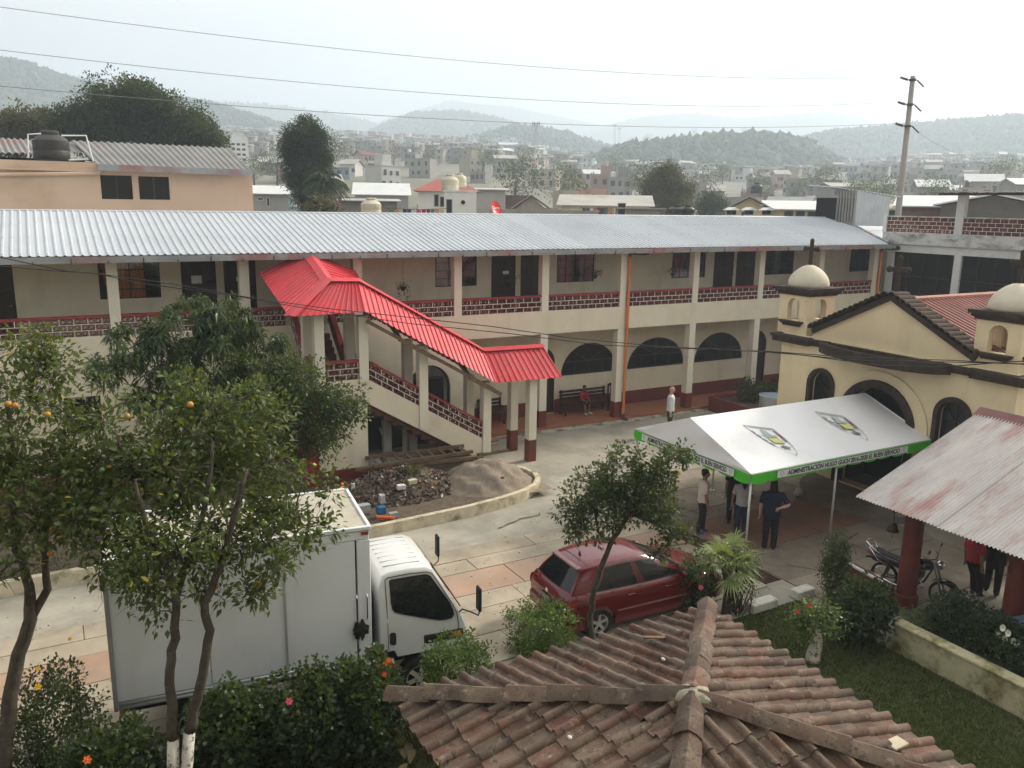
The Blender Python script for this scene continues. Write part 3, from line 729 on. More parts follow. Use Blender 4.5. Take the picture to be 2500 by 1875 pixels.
def path_wall(m, pts, h, t, z0=0.0, jit=0.0):
    pts = [np.array(p, float) for p in pts]; n = len(pts); L, Rr = [], []
    for i, p in enumerate(pts):
        d = unit(pts[min(i+1, n-1)]-pts[max(i-1, 0)]); q = np.array([-d[1], d[0]])
        L.append(p); Rr.append(p+q*t)
    vs = []
    for i in range(n):
        j = random.uniform(-jit, jit)
        vs += [(*L[i], z0), (*L[i], z0+h+j), (*Rr[i], z0+h+j*0.6), (*Rr[i], z0)]
    fs = [(0, 1, 2, 3)]+[(4*(n-1)+3, 4*(n-1)+2, 4*(n-1)+1, 4*(n-1))]
    for i in range(n-1):
        a = 4*i; b = a+4; fs += [(a, b, b+1, a+1), (a+1, b+1, b+2, a+2), (a+2, b+2, b+3, a+3)]
    m.add(vs, fs)
kp = [(-12, -6.35), (-9, -6.33), (-6, -6.30), (-3, -6.28), (0, -6.3), (2, -6.5), (4, -6.68)]
t = thing('long_planter_kerb', 'long stained concrete kerb of the planted bed behind the truck', 'kerb', (-4, -6.3, 0))
k1 = MB(); path_wall(k1, kp, 0.34, 0.16, jit=0.01); k1.build('kerb_wall', KERBM, t)
kp2 = [(4.0, -6.72), (5.2, -6.76)]+[(6.54, -6.74), (7.8, -6.66), (9.24, -6.56), (10.4, -6.36), (11.2, -6.1), (11.75, -5.78), (12.1, -5.35), (12.28, -4.85), (12.22, -4.3), (11.95, -3.8)]
t = thing('rounded_planter_kerb', 'rounded yellowish kerb wall enclosing the rubble and sand', 'kerb', (8, -6.6, 0))
k2 = MB(); path_wall(k2, kp2, 0.30, 0.15, jit=0.012); k2.build('kerb_wall', KERBM, t)
soil = MB(); sp = [(p[0], p[1]+0.1, 0.2) for p in kp+kp2]+[(11.8, -3.2, 0.2), (-12, -0.01, 0.2)]
sp = [(p[0], p[1]+0.1, 0.2) for p in kp+kp2]+[(11.7, -3.1, 0.2), (11.7, -0.01, 0.2), (-12, -0.01, 0.2)]
soil.add(sp, [tuple(range(len(sp)))]); soil.build('planted_bed', SOILP, None, kind='structure')

# ------------------------------------------------------------------ covered staircase
STR = thing('covered_staircase', 'outdoor staircase with red metal roof and terracotta block parapet', 'staircase', (9, -2.3, 0))
YN, YF = -2.95, -1.65          # near and far side of the flight
XL0, XL1, XB = 6.30, 7.68, 12.05
ZL = 2.66; SL = -0.600         # landing level and slope per metre
def zs(x): return ZL+SL*(x-XL1)
op = [(XL1+0.02, 0.05), (11.35, 0.05), (11.35, 0.28), (XL1+0.02, 2.47)]
outer = [(XL0-0.05, 0.0), (XB-0.35, 0.0), (XB-0.35, zs(XB-0.35)+0.52), (XL1, zs(XL1)+0.52), (XL0-0.05, ZL+0.52)]
MB().holed(outer, [op], XZ, YN+0.02, YN+0.17).build('near_wall', CREAM, STR)
MB().box(XL0-0.06, YN+0.012, 0, XL1, YN+0.03, 0.60).build('dado', DADO, STR)
MB().prism([(XL1-0.1, zs(XL1)-0.35), (11.2, 0.02), (XB-0.3, 0.0), (XB-0.3, zs(XB-0.3)+0.5), (XL1-0.1, zs(XL1-0.1)+0.46)], XZ, YF-0.1, YF).build('far_wall', CREAM, STR)
MB().box(XL0, YN+0.17, ZL-0.15, XL1, -0.0, ZL).build('landing_slab', CREAM, STR)
stm = mat('stair_tread', (0.11, 0.05, 0.04), var=0.25, scale=3, rough=0.7)
for i in range(15):
    x0 = XL1+i*0.29; z1 = ZL-0.176*(i+1)
    MB().box(x0, YN+0.17, max(z1-0.30, -0.02), x0+0.29, YF-0.1, z1).build('step', stm, STR)
for i in range(8):
    y0 = YF+0.0+i*0.20; z1 = ZL+0.182*(i+1)
    MB().box(XL0+0.18, y0, z1-0.3, XL1-0.20, y0+0.20, z1).build('step', stm, STR)
block_panel(STR, (XL0+0.12, YN+0.04, 0), (XL1-0.16, YN+0.04, 0), 3, ZL+0.52, coping=COPING)
block_panel(STR, (XL1+0.13, YN+0.04, 0), (9.30, YN+0.04, 0), 3, zs(XL1+0.13)+0.53, shear=SL, coping=COPING)
block_panel(STR, (9.58, YN+0.04, 0), (11.42, YN+0.04, 0), 3, zs(9.58)+0.53, shear=SL, coping=COPING)
block_panel(STR, (XL0+0.05, -0.05, 0), (XL0+0.05, YF, 0), 3, Z_RB, shear=-0.92, coping=COPING)
block_panel(STR, (XL1-0.1, YF+0.1, 0), (XL1-0.1, -0.05, 0), 3, ZL+0.45, shear=0.92, coping=COPING)
block_panel(STR, (XL0-0.02, YF, 0), (XL0-0.02, YN+0.2, 0), 3, ZL+0.52, coping=COPING)
block_panel(STR, (XL1+0.02, YF-0.08, 0), (8.5, YF-0.08, 0), 3, zs(XL1)+0.55, shear=SL, coping=COPING)
def post(x, y, z0, z1, painted=False, w=0.135):
    p = MB().box(x-w, y-w, z0, x+w, y+w, z1).build('post', CREAMP, STR)
    if painted: MB().box(x-w-0.006, y-w-0.006, z0, x+w+0.006, y+w+0.006, z0+0.72).build('painted_base', DADO, p)
for x, zt in ((6.36, 5.16), (7.62, 5.0), (9.44, 4.03), (11.56, 2.74)):
    post(x, YN+0.1, 0.0 if x > 11 else zs(max(x, XL1))-0.1 if x > XL1 else 3.1, zt)
    post(x+0.02, YF+0.02, 0.0 if x > 7 else ZL, zt-0.02)
post(13.16, YN+0.02, 0, 2.84, True); post(13.2, YF, 0, 2.9, True)
for x in (9.44, 8.6): MB().box(x-0.12, YF-0.5, 0, x+0.12, YF-0.3, zs(x)-0.1).build('support', mat('grey_post', (0.35, 0.34, 0.31), rough=0.9), STR)
MB().box(XL1+0.03, -0.30, 0.0, 11.3, -0.02, 2.4).build('understair_shade_block', mat('room_dark', (0.012, 0.011, 0.011)), STR)  # black block painted in place of the shade under the stairs
MB().box(5.88, -2.98, 0, 6.24, -2.45, 2.55).build('red_pier', mat('red_pier_paint', (0.26, 0.02, 0.02), var=0.25, scale=3, rough=0.5), STR)
WOOD = mat('weathered_timber', (0.16, 0.105, 0.065), var=0.35, scale=3, rough=0.9, stretch=(1, 6, 6), stain=(0.10, 0.08, 0.06), sscale=2)
for x, z in ((8.9, 4.15), (11.1, 2.86)):
    MB().beam((x-0.35, -3.32, z+0.18), (x+0.75, -3.32, z-0.46), 0.09, 0.12).build('roof_beam', WOOD, STR)
    MB().beam((x-0.33, -3.32, z+0.20), (x-0.33, -2.3, z+0.62), 0.09, 0.10).build('roof_beam', WOOD, STR)
MB().beam((7.6, -3.30, 4.90), (11.6, -3.30, 2.58), 0.06, 0.10).build('roof_beam', WOOD, STR)
RED = mat('red_metal_sheet', (0.56, 0.040, 0.055), var=0.16, scale=1.0, rough=0.5, spec=0.35, stain=(0.47, 0.07, 0.08), sscale=0.9, slo=0.45, shi=0.7, rnd=0.08)
def rib_quad(m, e0, e1, r0, r1, pitch=0.2, h=0.032, width=None):
    """ribbed sheet between an eave edge e0->e1 and a ridge edge r0->r1 (ribs run from eave to ridge)"""
    e0, e1, r0, r1 = [np.asarray(p, float) for p in (e0, e1, r0, r1)]
    Lm = max(np.linalg.norm(e1-e0), np.linalg.norm(r1-r0)); n = max(1, int(round(Lm/pitch)))
    nv = unit(np.cross(e1-e0, (r0+r1)/2-(e0+e1)/2)); nv = nv if nv[2] > 0 else -nv
    ts = []
    for k in range(n): ts += [((k)/n, 0), ((k+0.66)/n, 0), ((k+0.76)/n, h), ((k+0.90)/n, h)]
    ts.append((1.0, 0)); q = len(ts)
    vs = [e0+(e1-e0)*t+nv*hh for t, hh in ts]+[r0+(r1-r0)*t+nv*hh for t, hh in ts]
    m.add(vs, [(i, i+1, i+1+q, i+q) for i in range(q-1)])
def sheets(e0, e1, r0, r1, w=0.8, parent=STR, mt=RED, pitch=0.2, name='roof_sheet'):
    e0, e1, r0, r1 = [np.asarray(p, float) for p in (e0, e1, r0, r1)]
    n = max(1, int(round(max(np.linalg.norm(e1-e0), np.linalg.norm(r1-r0))/w)))
    for k in range(n):
        m = MB(); up = np.array([0, 0, 0.004*(k % 2)])
        rib_quad(m, e0+(e1-e0)*k/n+up, e0+(e1-e0)*(k+1)/n+up, r0+(r1-r0)*k/n+up, r0+(r1-r0)*(k+1)/n+up, pitch); m.build(name, mt, parent)
YR = -2.3; XK = 6.84
K = (XK, YR, 5.98); Mx = (7.72, YR, 5.95); Nn = (11.71, YR, 3.66); En = (13.91, YR, 3.63)
Tt = (XK, -0.35, 6.66)
FLc = (5.45, -3.42, 5.13); e2 = (7.55, -3.42, 5.16); e5 = (11.62, -3.42, 2.80); e7 = (14.0, -3.42, 2.77)
LB = (5.42, -0.30, 6.02)
sheets(FLc, e2, K, Mx); sheets(e2, e5, Mx, Nn); sheets(e5, e7, Nn, En)
sheets(FLc, LB, K, Tt)
RB = (8.3, -0.30, 6.05); RBn = (8.3, -1.2, 5.30)
sheets(RB, (8.3, -1.2, 5.62), Tt, K)
by = -1.18
sheets((7.7, by, 5.15), (11.62, by, 2.85), Mx, Nn); sheets((11.62, by, 2.85), (14.0, by, 2.82), Nn, En)
caps = [(Tt, K), (K, Mx), (Mx, Nn), (Nn, En), (K, FLc)]
for a, b in caps:
    a, b = np.array(a), np.array(b); d = unit(b-a); s = unit(np.cross(d, (0, 0, 1)))*0.19
    dn = np.array([0, 0, -0.085]); u = np.array([0, 0, 0.05])
    if b is caps[-1][1] or np.allclose(b, FLc): dn = np.array([0, 0, -0.03])
    m = MB(); m.add([a-s+dn+u, a+u, a+s+dn+u, b-s+dn+u, b+u, b+s+dn+u], [(0, 1, 4, 3), (1, 2, 5, 4)]); m.build('ridge_flashing', RED, STR)

# ------------------------------------------------------------------ right wing with roof terrace
WHITEW = mat('white_plaster', (0.66, 0.67, 0.66), var=0.05, scale=1.0, rough=0.9, stain=(0.38, 0.38, 0.37), sscale=0.9, slo=0.55, shi=0.8)
WSTAIN = mat('mould_stained_parapet', (0.60, 0.61, 0.60), var=0.08, scale=2, rough=0.95, stain=(0.17, 0.17, 0.16), sscale=1.4, slo=0.46, shi=0.66, stretch=(1, 1, 2.5))
WG = thing('white_wing_building', 'white wing with dark window bands and block railed roof terrace at right', 'building', (35, -4, 0))
XW = 33.8
MB().box(XW, -22, 0, XW+0.25, 0.14, 4.38).build('lower_wall', WHITEW, WG)
MB().box(XW-0.03, -22, 6.27, XW+6.0, 0.3, 6.62).build('roof_beam', WHITEW, WG)
MB().box(XW-0.12, -22, 6.62, XW+0.14, 0.42, 7.13).build('parapet', WSTAIN, WG)
MB().box(XW+0.14, -22, 6.62, XW+7.0, 0.42, 6.66).build('terrace_floor', WHITEW, WG)
MB().box(XW+6.0, -22, 0, XW+6.2, 0.3, 6.27).build('rear_wall', WHITEW, WG)
for y in (-0.02, -3.28, -6.6, -9.9, -13.2):
    MB().box(XW-0.02, y-0.16, 4.38, XW+0.24, y+0.16, 6.27).build('pillar', WHITEW, WG)
for y in (-0.02, -3.28, -6.6, -9.9):
    g = MB(); a, b = y-0.16, y-3.28+0.16+0.0
    o = MB().box(XW+0.10, b, 4.38, XW+0.12, a, 6.27).build('pane', GLASSD, WG)
    for k in range(1, 4): yy = a+(b-a)*k/4; g.box(XW+0.05, yy-0.02, 4.38, XW+0.1, yy+0.02, 6.27)
    g.box(XW+0.05, b, 5.2, XW+0.1, a, 5.24); g.build('glazing_bar', DARKMETAL, o)
block_panel(WG, (XW-0.05, 0.28, 0), (XW-0.05, -3.0, 0), 4, 7.14); block_panel(WG, (XW-0.05, -3.36, 0), (XW-0.05, -9.5, 0), 4, 7.14)
MB().box(XW-0.12, 0.28, 7.13, XW+0.1, 0.46, 7.86).build('end_post', WHITEW, WG)
MB().box(XW-0.08, -9.5, 7.815, XW+0.08, 0.28, 7.86).build('railing_cap', WSTAIN, WG)
MB().box(XW-0.10, -3.36, 7.13, XW+0.12, -3.0, 8.88).build('terrace_post', WHITEW, WG)
CN = thing('terrace_canopy', 'rusty red corrugated canopy over the roof terrace at right', 'canopy', (37, -6, 8.9))
RUSTR = mat('red_rusty_sheet', (0.16, 0.05, 0.045), var=0.3, scale=3, rough=0.75, stain=(0.08, 0.05, 0.04), sscale=1.5)
def corrugated(parent, c00, c10, c01, c11, w, mt, amp=0.018, pitch=0.09, name='corrugated_sheet', seg=5):
    """waves run along c00->c10 ; sheets lie side by side in that direction"""
    c00, c10, c01, c11 = [np.asarray(p, float) for p in (c00, c10, c01, c11)]
    L = np.linalg.norm(c10-c00); n = max(1, int(round(L/w))); nv = unit(np.cross(c10-c00, c01-c00)); nv = nv if nv[2] > 0 else -nv
    for k in range(n):
        t0, t1 = k/n, (k+1)/n+0.004; q = max(6, int((t1-t0)*L/pitch*seg))
        def fn(u, v, t0=t0, t1=t1, k=k):
            t = t0+(t1-t0)*u; e = c00+(c10-c00)*t; f = c01+(c11-c01)*t
            return e+(f-e)*v+nv*(amp*math.sin(2*PI*t*L/pitch)+0.005*(k % 2))
        MB().grid(q, 2, fn).build(name, mt, parent, smooth=True)
corrugated(CN, (32.9, -2.3, 8.88), (32.9, -12, 8.84), (38.6, -2.3, 9.02), (38.6, -12, 8.98), 0.9, RUSTR)
MB().beam((33.3, -2.4, 8.80), (33.3, -12, 8.77), 0.06, 0.09).build('purlin', DARKMETAL, CN); MB().beam((37.5, -2.4, 8.90), (37.5, -12, 8.86), 0.06, 0.09).build('purlin', DARKMETAL, CN)
MB().beam((37.5, -6.0, 6.66), (37.5, -6.0, 8.88), 0.08, 0.08, up=(1, 0, 0)).build('steel_post', DARKMETAL, CN)
SH = thing('tin_roof_shed', 'small pale corrugated metal shed standing on the roof by the utility pole', 'shed', (36.5, 3.2, 7.2))
TIN = mat('pale_tin', (0.52, 0.55, 0.57), var=0.08, scale=2, rough=0.55, metal=0.15, stain=(0.42, 0.45, 0.47), sscale=1.2)
a0 = on_y(2042, 535, 3.2); a1 = on_y(2083, 543, 2.4); a2 = on_y(2166, 552, 1.3)
zt0, zt1 = 9.05, 8.95
p0 = np.array([a0[0], a0[1]]); p1 = np.array([a1[0], a1[1]]); p2 = np.array([a2[0], a2[1]])
zb = 7.35
for (q0, q1, nm) in ((p1, p2, 'tin_wall'),):
    corrugated(SH, (*q0, zb), (*q1, zb), (*q0, zt0-0.05), (*q1, zt1-0.25), 1.0, TIN, amp=0.012, pitch=0.16, name='tin_wall')
sl = MB();
for k in range(7):
    q = p0+(p1-p0)*(k/6); sl.cur = 0
    MB().box(q[0]-0.045, q[1]-0.03, zb, q[0]+0.045, q[1]+0.03, zt0-0.05).build('wall_slat', mat('grey_slat', (0.30, 0.29, 0.28), rough=0.9), SH)
MB().box(p0[0]+0.1, p1[1]+0.6, zb, p2[0]+0.6, p1[1]+2.2, zt0-0.4).build('dark_inside', mat('room_dark', (0.012, 0.011, 0.011)), SH)
dxy = np.array([0.5, 1.6])
corrugated(SH, (p0[0]-0.35, p0[1]-0.1, zt0+0.08), (p2[0]+0.5, p2[1]-0.25, zt1-0.22), (p0[0]-0.1, p0[1]+1.9, zt0+0.22), (p2[0]+0.7, p2[1]+1.8, zt1-0.05), 1.0, TIN, amp=0.02, pitch=0.16, name='roof_sheet')
LT = thing('flat_lean_to_roof', 'flat pale sheet metal roof under the tin shed beside the terrace', 'roof', (36, 2, 7))
MB().add([(32.9, -0.55, 6.72), (34.0, 0.42, 6.80), (41, 0.45, 7.0), (41, 6.5, 7.38), (35.6, 6.0, 7.40)], [(0, 1, 2, 3, 4)]).build('metal_sheet', TIN, LT)
MB().beam((32.75, -0.62, 6.70), (34.95, 4.05, 7.72), 0.10, 0.06).build('valley_flashing', GUTTER, LT)

# ------------------------------------------------------------------ chapel
YELL = mat('chapel_cream', (0.78, 0.66, 0.43), var=0.05, scale=1.0, rough=0.9, bump=0.08, bscale=25, stain=(0.66, 0.54, 0.34), sscale=0.8, slo=0.55, shi=0.85, streak=((1.5, 1.5, 0.3), (0.50, 0.41, 0.27), 0.45))
DOMEM = mat('dome_cream', (0.62, 0.57, 0.45), var=0.07, scale=2, rough=0.9, stain=(0.42, 0.39, 0.31), sscale=1.6, slo=0.5, shi=0.8)
TRIM = mat('dark_brown_trim', (0.038, 0.024, 0.017), var=0.3, scale=5, rough=0.85, stain=(0.06, 0.055, 0.045), sscale=2.5, bump=0.2)
MOSST = mat('mossy_tile', (0.060, 0.036, 0.025), var=0.35, scale=6, rough=0.95, rnd=0.3, stain=(0.05, 0.05, 0.035), sscale=4, bump=0.3)
CH = thing('chapel', 'cream chapel with two domed bell towers, dark trim and tiled pediment', 'chapel', (21, -10.4, 0))
XC = 20.04; CYc = -10.42
def win_poly(yc, hw, z0, zs_, zt): return arch_poly(yc-hw, yc+hw, z0, zs_, zt, 18)
wy = [(-8.38, 0.38), (-12.6, 0.40)]
holes = [win_poly(y, hw, 1.3, 2.93, 3.33) for y, hw in wy]+[win_poly(CYc+0.05, 1.02, 0.25, 2.25, 3.24)]
MB().holed([(-14.12, 0), (-6.72, 0), (-6.72, 4.06), (-14.12, 4.06)], holes, YZ, XC, XC+0.3).build('front_wall', YELL, CH)
for y in (-6.72, -14.12):
    s = 1 if y < -10 else -1
    MB().box(XC+0.3, min(y, y+0.25*s), 0, XC+8, max(y, y+0.25*s), 4.06).build('side_wall', YELL, CH)
MB().box(XC+7.8, -13.85, 0, XC+8, -6.98, 4.06).build('rear_wall', YELL, CH)
MB().box(XC-0.02, -14.1, 4.06, XC+1.4, -6.75, 4.30).build('tower_deck', YELL, CH)
c = MB()
c.box(XC-0.22, -14.34, 4.05, XC+0.3, -13.0, 4.20); c.box(XC-0.27, -14.39, 4.20, XC+0.3, -12.95, 4.29)
c.box(XC-0.22, -7.9, 4.05, XC+0.3, -6.50, 4.20); c.box(XC-0.27, -7.95, 4.20, XC+0.3, -6.45, 4.29)
c.box(XC-0.14, -13.0, 4.08, XC+0.02, -7.9, 4.20); c.box(XC-0.18, -12.95, 4.20, XC+0.02, -7.95, 4.27)
c.box(XC+0.3, -14.34, 4.05, XC+8, -14.12, 4.28); c.box(XC+0.3, -6.72, 4.05, XC+8, -6.50, 4.28)
c.build('cornice', TRIM, CH)
led = [(CYc+1.95*math.cos(a), -0.80*math.sin(a)) for a in np.linspace(0, PI, 25)]
m = MB(); m.prism([(y, x) for y, x in led], lambda u, v, d: (XC-0.1+v, u, d), 4.00, 4.12)
o = m.build('curved_ledge', TRIM, CH)
r = MB(); pr = [(XC-0.1-0.80*math.sin(a), CYc+1.95*math.cos(a)) for a in np.linspace(0.02, PI-0.02, 30)]
for i in range(len(pr)-1):
    a, b = np.array(pr[i]), np.array(pr[i+1]); cen = np.array([XC, CYc])
    ia, ib = a+(cen-a)*0.10, b+(cen-b)*0.10; oa, ob = a-(cen-a)*0.05, b-(cen-b)*0.05
    r.add([(*oa, 4.02), (*ob, 4.02), (*ob, 4.30), (*oa, 4.30), (*ia, 4.12), (*ib, 4.12), (*ib, 4.30), (*ia, 4.30)], [(0, 1, 2, 3), (3, 2, 6, 7), (7, 6, 5, 4)])
r.build('ledge_rim', TRIM, o, smooth=30)
MB().prism([(-7.75, 4.27), (-13.08, 4.27), (-12.85, 4.52), (CYc, 5.74), (-7.98, 4.52)], lambda u, v, d: (d, u, v), XC+0.06, XC+0.32).build('pediment_wall', YELL, CH)
for sgn in (-1, 1):
    end = CYc-sgn*(-2.48) if False else CYc+sgn*2.55
    a = np.array([CYc, 5.80]); b = np.array([end, 4.52]); d = unit(b-a); L = np.linalg.norm(b-a); nn = np.array([-d[1], d[0]]); nn = nn if nn[1] > 0 else -nn
    f = MB(); th = 0.15
    f.add([(XC-0.05, *(a-nn*0.08)), (XC-0.05, *(b-nn*0.08)), (XC-0.05, *(b+nn*th*0.4)), (XC-0.05, *(a+nn*th*0.4)), (XC+0.40, *(a-nn*0.08)), (XC+0.40, *(b-nn*0.08)), (XC+0.40, *(b+nn*th*0.4)), (XC+0.40, *(a+nn*th*0.4))],
          [(0, 1, 2, 3), (7, 6, 5, 4), (0, 4, 5, 1), (1, 5, 6, 2), (2, 6, 7, 3), (3, 7, 4, 0)]); f.build('raking_cornice', TRIM, CH)
    nt_ = 15
    for k in range(nt_):
        t = (k+0.5)/nt_; p = a+d*(L*t)+nn*0.09
        m = MB(); n = 7; vs = []; w = L/nt_*0.62
        for xx, rr in ((XC-0.16, w*1.02), (XC+0.50, w*0.86)):
            for i in range(n+1):
                an = PI*i/n; q = p+d*(rr*math.cos(an))+nn*(rr*0.95*math.sin(an)); vs.append((xx, q[0], q[1]))
            for i in range(n+1):
                an = PI*i/n; q = p+d*(rr*0.8*math.cos(an))+nn*(rr*0.76*math.sin(an)); vs.append((xx, q[0], q[1]))
        N = 2*(n+1); fs = []
        for i in range(n): fs += [(i, i+1, i+1+N, i+N), (n+1+i+N, n+2+i+N, n+2+i, n+1+i), (i+1, i, n+1+i, n+2+i)]
        m.add(vs, fs); m.build('ridge_tile', MOSST, CH, smooth=50)
CR_ = mat('chapel_red_roof', (0.22, 0.060, 0.045), var=0.25, scale=1.2, rough=0.55, stain=(0.33, 0.14, 0.11), sscale=0.9, slo=0.5, shi=0.7)
for sg in (-1, 1): sheets((XC+0.4, CYc+sg*3.9, 4.28), (XC+8.2, CYc+sg*3.9, 4.28), (XC+0.4, CYc, 5.66), (XC+8.2, CYc, 5.66), w=1.0, parent=CH, mt=CR_, pitch=0.2)
MB().tube([(XC+0.4, CYc, 5.70), (XC+8.2, CYc, 5.70)], 0.07, 8).build('roof_ridge', mat('faded_ridge', (0.45, 0.2, 0.15), rough=0.7), CH)
def tower(yc):
    xc = XC+0.66; h = 0.575
    t = MB()
    for fn in (lambda u, v, d: (xc-h+d, yc+u, v), lambda u, v, d: (xc+h-d, yc+u, v), lambda u, v, d: (xc+u, yc-h+d, v), lambda u, v, d: (xc+u, yc+h-d, v)):
        hole = arch_poly(-0.235, 0.235, 4.72, 5.17, 5.405, 12)
        out = [(-h, 4.30), (h, 4.30), (h, 5.50), (-h, 5.50)] if fn(0, 0, 0)[0] != xc else [(-h+0.2, 4.30), (h-0.2, 4.30), (h-0.2, 5.50), (-h+0.2, 5.50)]
        t.holed(out, [hole], fn, 0, 0.2)
    o = t.build('bell_tower', YELL, CH)
    s = MB()
    for dx, dy in ((-1, 0), (1, 0), (0, -1), (0, 1)):
        for k, (w, zz0, zz1, out) in enumerate(((0.34, 4.55, 4.61, 0.07), (0.40, 4.61, 4.66, 0.12), (0.44, 4.66, 4.71, 0.16))):
            if dx: s.box(xc+dx*h-(out if dx < 0 else 0), yc-w, zz0, xc+dx*h+(out if dx > 0 else 0), yc+w, zz1)
            else: s.box(xc-w, yc+dy*h-(out if dy < 0 else 0), zz0, xc+w, yc+dy*h+(out if dy > 0 else 0), zz1)
    s.build('window_sill', TRIM, o)
    cp = MB(); cp.box(xc-h-0.05, yc-h-0.05, 5.50, xc+h+0.05, yc+h+0.05, 5.57); cp.box(xc-h-0.11, yc-h-0.11, 5.57, xc+h+0.11, yc+h+0.11, 5.64); cp.box(xc-h-0.17, yc-h-0.17, 5.64, xc+h+0.17, yc+h+0.17, 5.74)
    cp.build('tower_cornice', TRIM, o)
    prof = [(0.60, 5.74), (0.62, 5.80), (0.61, 5.90), (0.575, 6.00), (0.51, 6.11), (0.41, 6.22), (0.28, 6.32), (0.15, 6.385), (0.05, 6.41), (0.0, 6.415)]
    MB().lathe(prof, (xc, yc, 0), 28).build('dome', DOMEM, o, smooth=True)
    cross(o, xc, yc, 6.40, 0.74)
def cross(parent, x, y, z, h):
    m = MB(); w = 0.055*h/0.74; a = 0.24*h/0.74
    m.bevbox(x-w*0.7, y-w, z, x+w*0.7, y+w, z+h, 0.012); m.bevbox(x-w*0.7-0.002, y-a, z+h*0.60, x+w*0.7+0.002, y+a, z+h*0.60+2*w, 0.012)
    for q in ((x, y-a, z+h*0.60+w), (x, y+a, z+h*0.60+w), (x, y, z+h)): m.sph(q, (w*0.85, w*1.5, w*1.5), 6, 4)
    m.build('cross', TRIM, parent)
tower(-6.98); tower(-13.42); cross(CH, XC+0.2, CYc, 5.92, 0.90)
for y, hw in wy:
    o = MB().holed(win_poly(y, hw+0.12, 1.18, 2.93, 3.45), [win_poly(y, hw-0.005, 1.3, 2.93, 3.325)], YZ, XC-0.07, XC+0.10).build('window_surround', TRIM, CH)
    MB().prism(win_poly(y, hw, 1.3, 2.93, 3.33), YZ, XC+0.16, XC+0.18).build('pane', GLASSD, o)
    g = MB()
    for k in range(5): an = PI*k/4; g.beam((XC+0.14, y, 2.75), (XC+0.14, y+hw*0.98*math.cos(an), 2.75+0.54*math.sin(an)), 0.018, 0.03, up=(1, 0, 0))
    g.beam((XC+0.14, y, 1.3), (XC+0.14, y, 2.75), 0.03, 0.02, up=(1, 0, 0)); g.build('glazing_bar', DARKMETAL, o)
yd = CYc+0.05
o = MB().holed(win_poly(yd, 1.24, 0.05, 2.25, 3.46), [win_poly(yd, 1.015, 0.1, 2.25, 3.235)], YZ, XC-0.10, XC+0.12).build('door_surround', TRIM, CH)
MB().holed(win_poly(yd-0.04, 1.56, 0.2, 2.25, 3.72), [win_poly(yd, 1.245, 0.25, 2.25, 3.465)], YZ, XC-0.045, XC+0.01).build('arch_moulding', YELL, CH)
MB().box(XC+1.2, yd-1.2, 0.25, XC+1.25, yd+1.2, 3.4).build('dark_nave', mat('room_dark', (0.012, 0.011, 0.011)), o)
MB().box(XC+0.2, yd-0.98, 0.3, XC+0.95, yd-0.92, 3.0).build('door_leaf', DARKWOOD, o)
MB().box(XC+0.2, yd+0.92, 0.3, XC+0.95, yd+0.98, 3.0).build('door_leaf', DARKWOOD, o)
MB().box(XC+0.6, yd-0.62, 0.9, XC+0.62, yd-0.52, 2.9).build('bright_strip', mat('pale_yellow', (0.5, 0.45, 0.1)), o)
da = MB(); prof = [(CYc+2.0*math.cos(a), -1.75*math.sin(a)) for a in np.linspace(0, PI, 40)]
da.prism([(y, x) for y, x in prof], lambda u, v, d: (XC+v, u, d), 0.0, 0.20)
da.build('round_dais', mat('dais_concrete', (0.22, 0.19, 0.16), var=0.2, scale=2, rough=0.9), CH)
# ------------------------------------------------------------------ party tent
TN = thing('party_tent', 'white party tent with green scalloped valance and municipal lettering', 'tent', (16.8, -10, 0))
TX0, TX1, TY0, TY1, TZE, TZR = 13.55, 20.0, -12.12, -7.82, 2.22, 3.03
TYM = (TY0+TY1)/2
VINYL = mat('white_vinyl', (0.80, 0.80, 0.81), var=0.03, scale=1.2, rough=0.32, spec=0.5, bump=0.10, bscale=2.5, stain=(0.68, 0.68, 0.67), sscale=0.5, slo=0.55, shi=0.8)
GREENV = mat('green_vinyl', (0.055, 0.46, 0.025), var=0.08, scale=2, rough=0.4, bump=0.1, bscale=4)
INK = mat('black_print', (0.02, 0.02, 0.025), var=0.05, rough=0.5)
WBAND = mat('white_print_band', (0.72, 0.72, 0.73), var=0.03, rough=0.5)
def slope(sgn):
    def fn(u, v):
        x = TX0+(TX1-TX0)*u; ye = TY0 if sgn < 0 else TY1
        y = ye+(TYM-ye)*v; z = TZE+(TZR-TZE)*v
        sag = 0.05*math.sin(PI*v)*(0.6+0.4*abs(math.cos(PI*u*3)))+0.012*math.sin(9*u+4*v)*math.sin(PI*v)
        return (x, y, z-sag)
    return fn
for sg in (-1, 1): MB().grid(48, 14, slope(sg)).build('roof_panel', VINYL, TN, smooth=True)
for X, dx in ((TX0, -1), (TX1, 1)):
    def fn(u, v, X=X, dx=dx):
        y = TY0+(TY1-TY0)*u; zt = TZE+(TZR-TZE)*(1-abs(2*u-1))
        return (X+dx*(0.10*math.sin(PI*u)*(1-v)*0.6+0.02*math.sin(14*u+2*v)*v*(1-v)*4), y, TZE+(zt-TZE)*v)
    MB().grid(40, 8, fn).build('gable_panel', VINYL, TN, smooth=True)
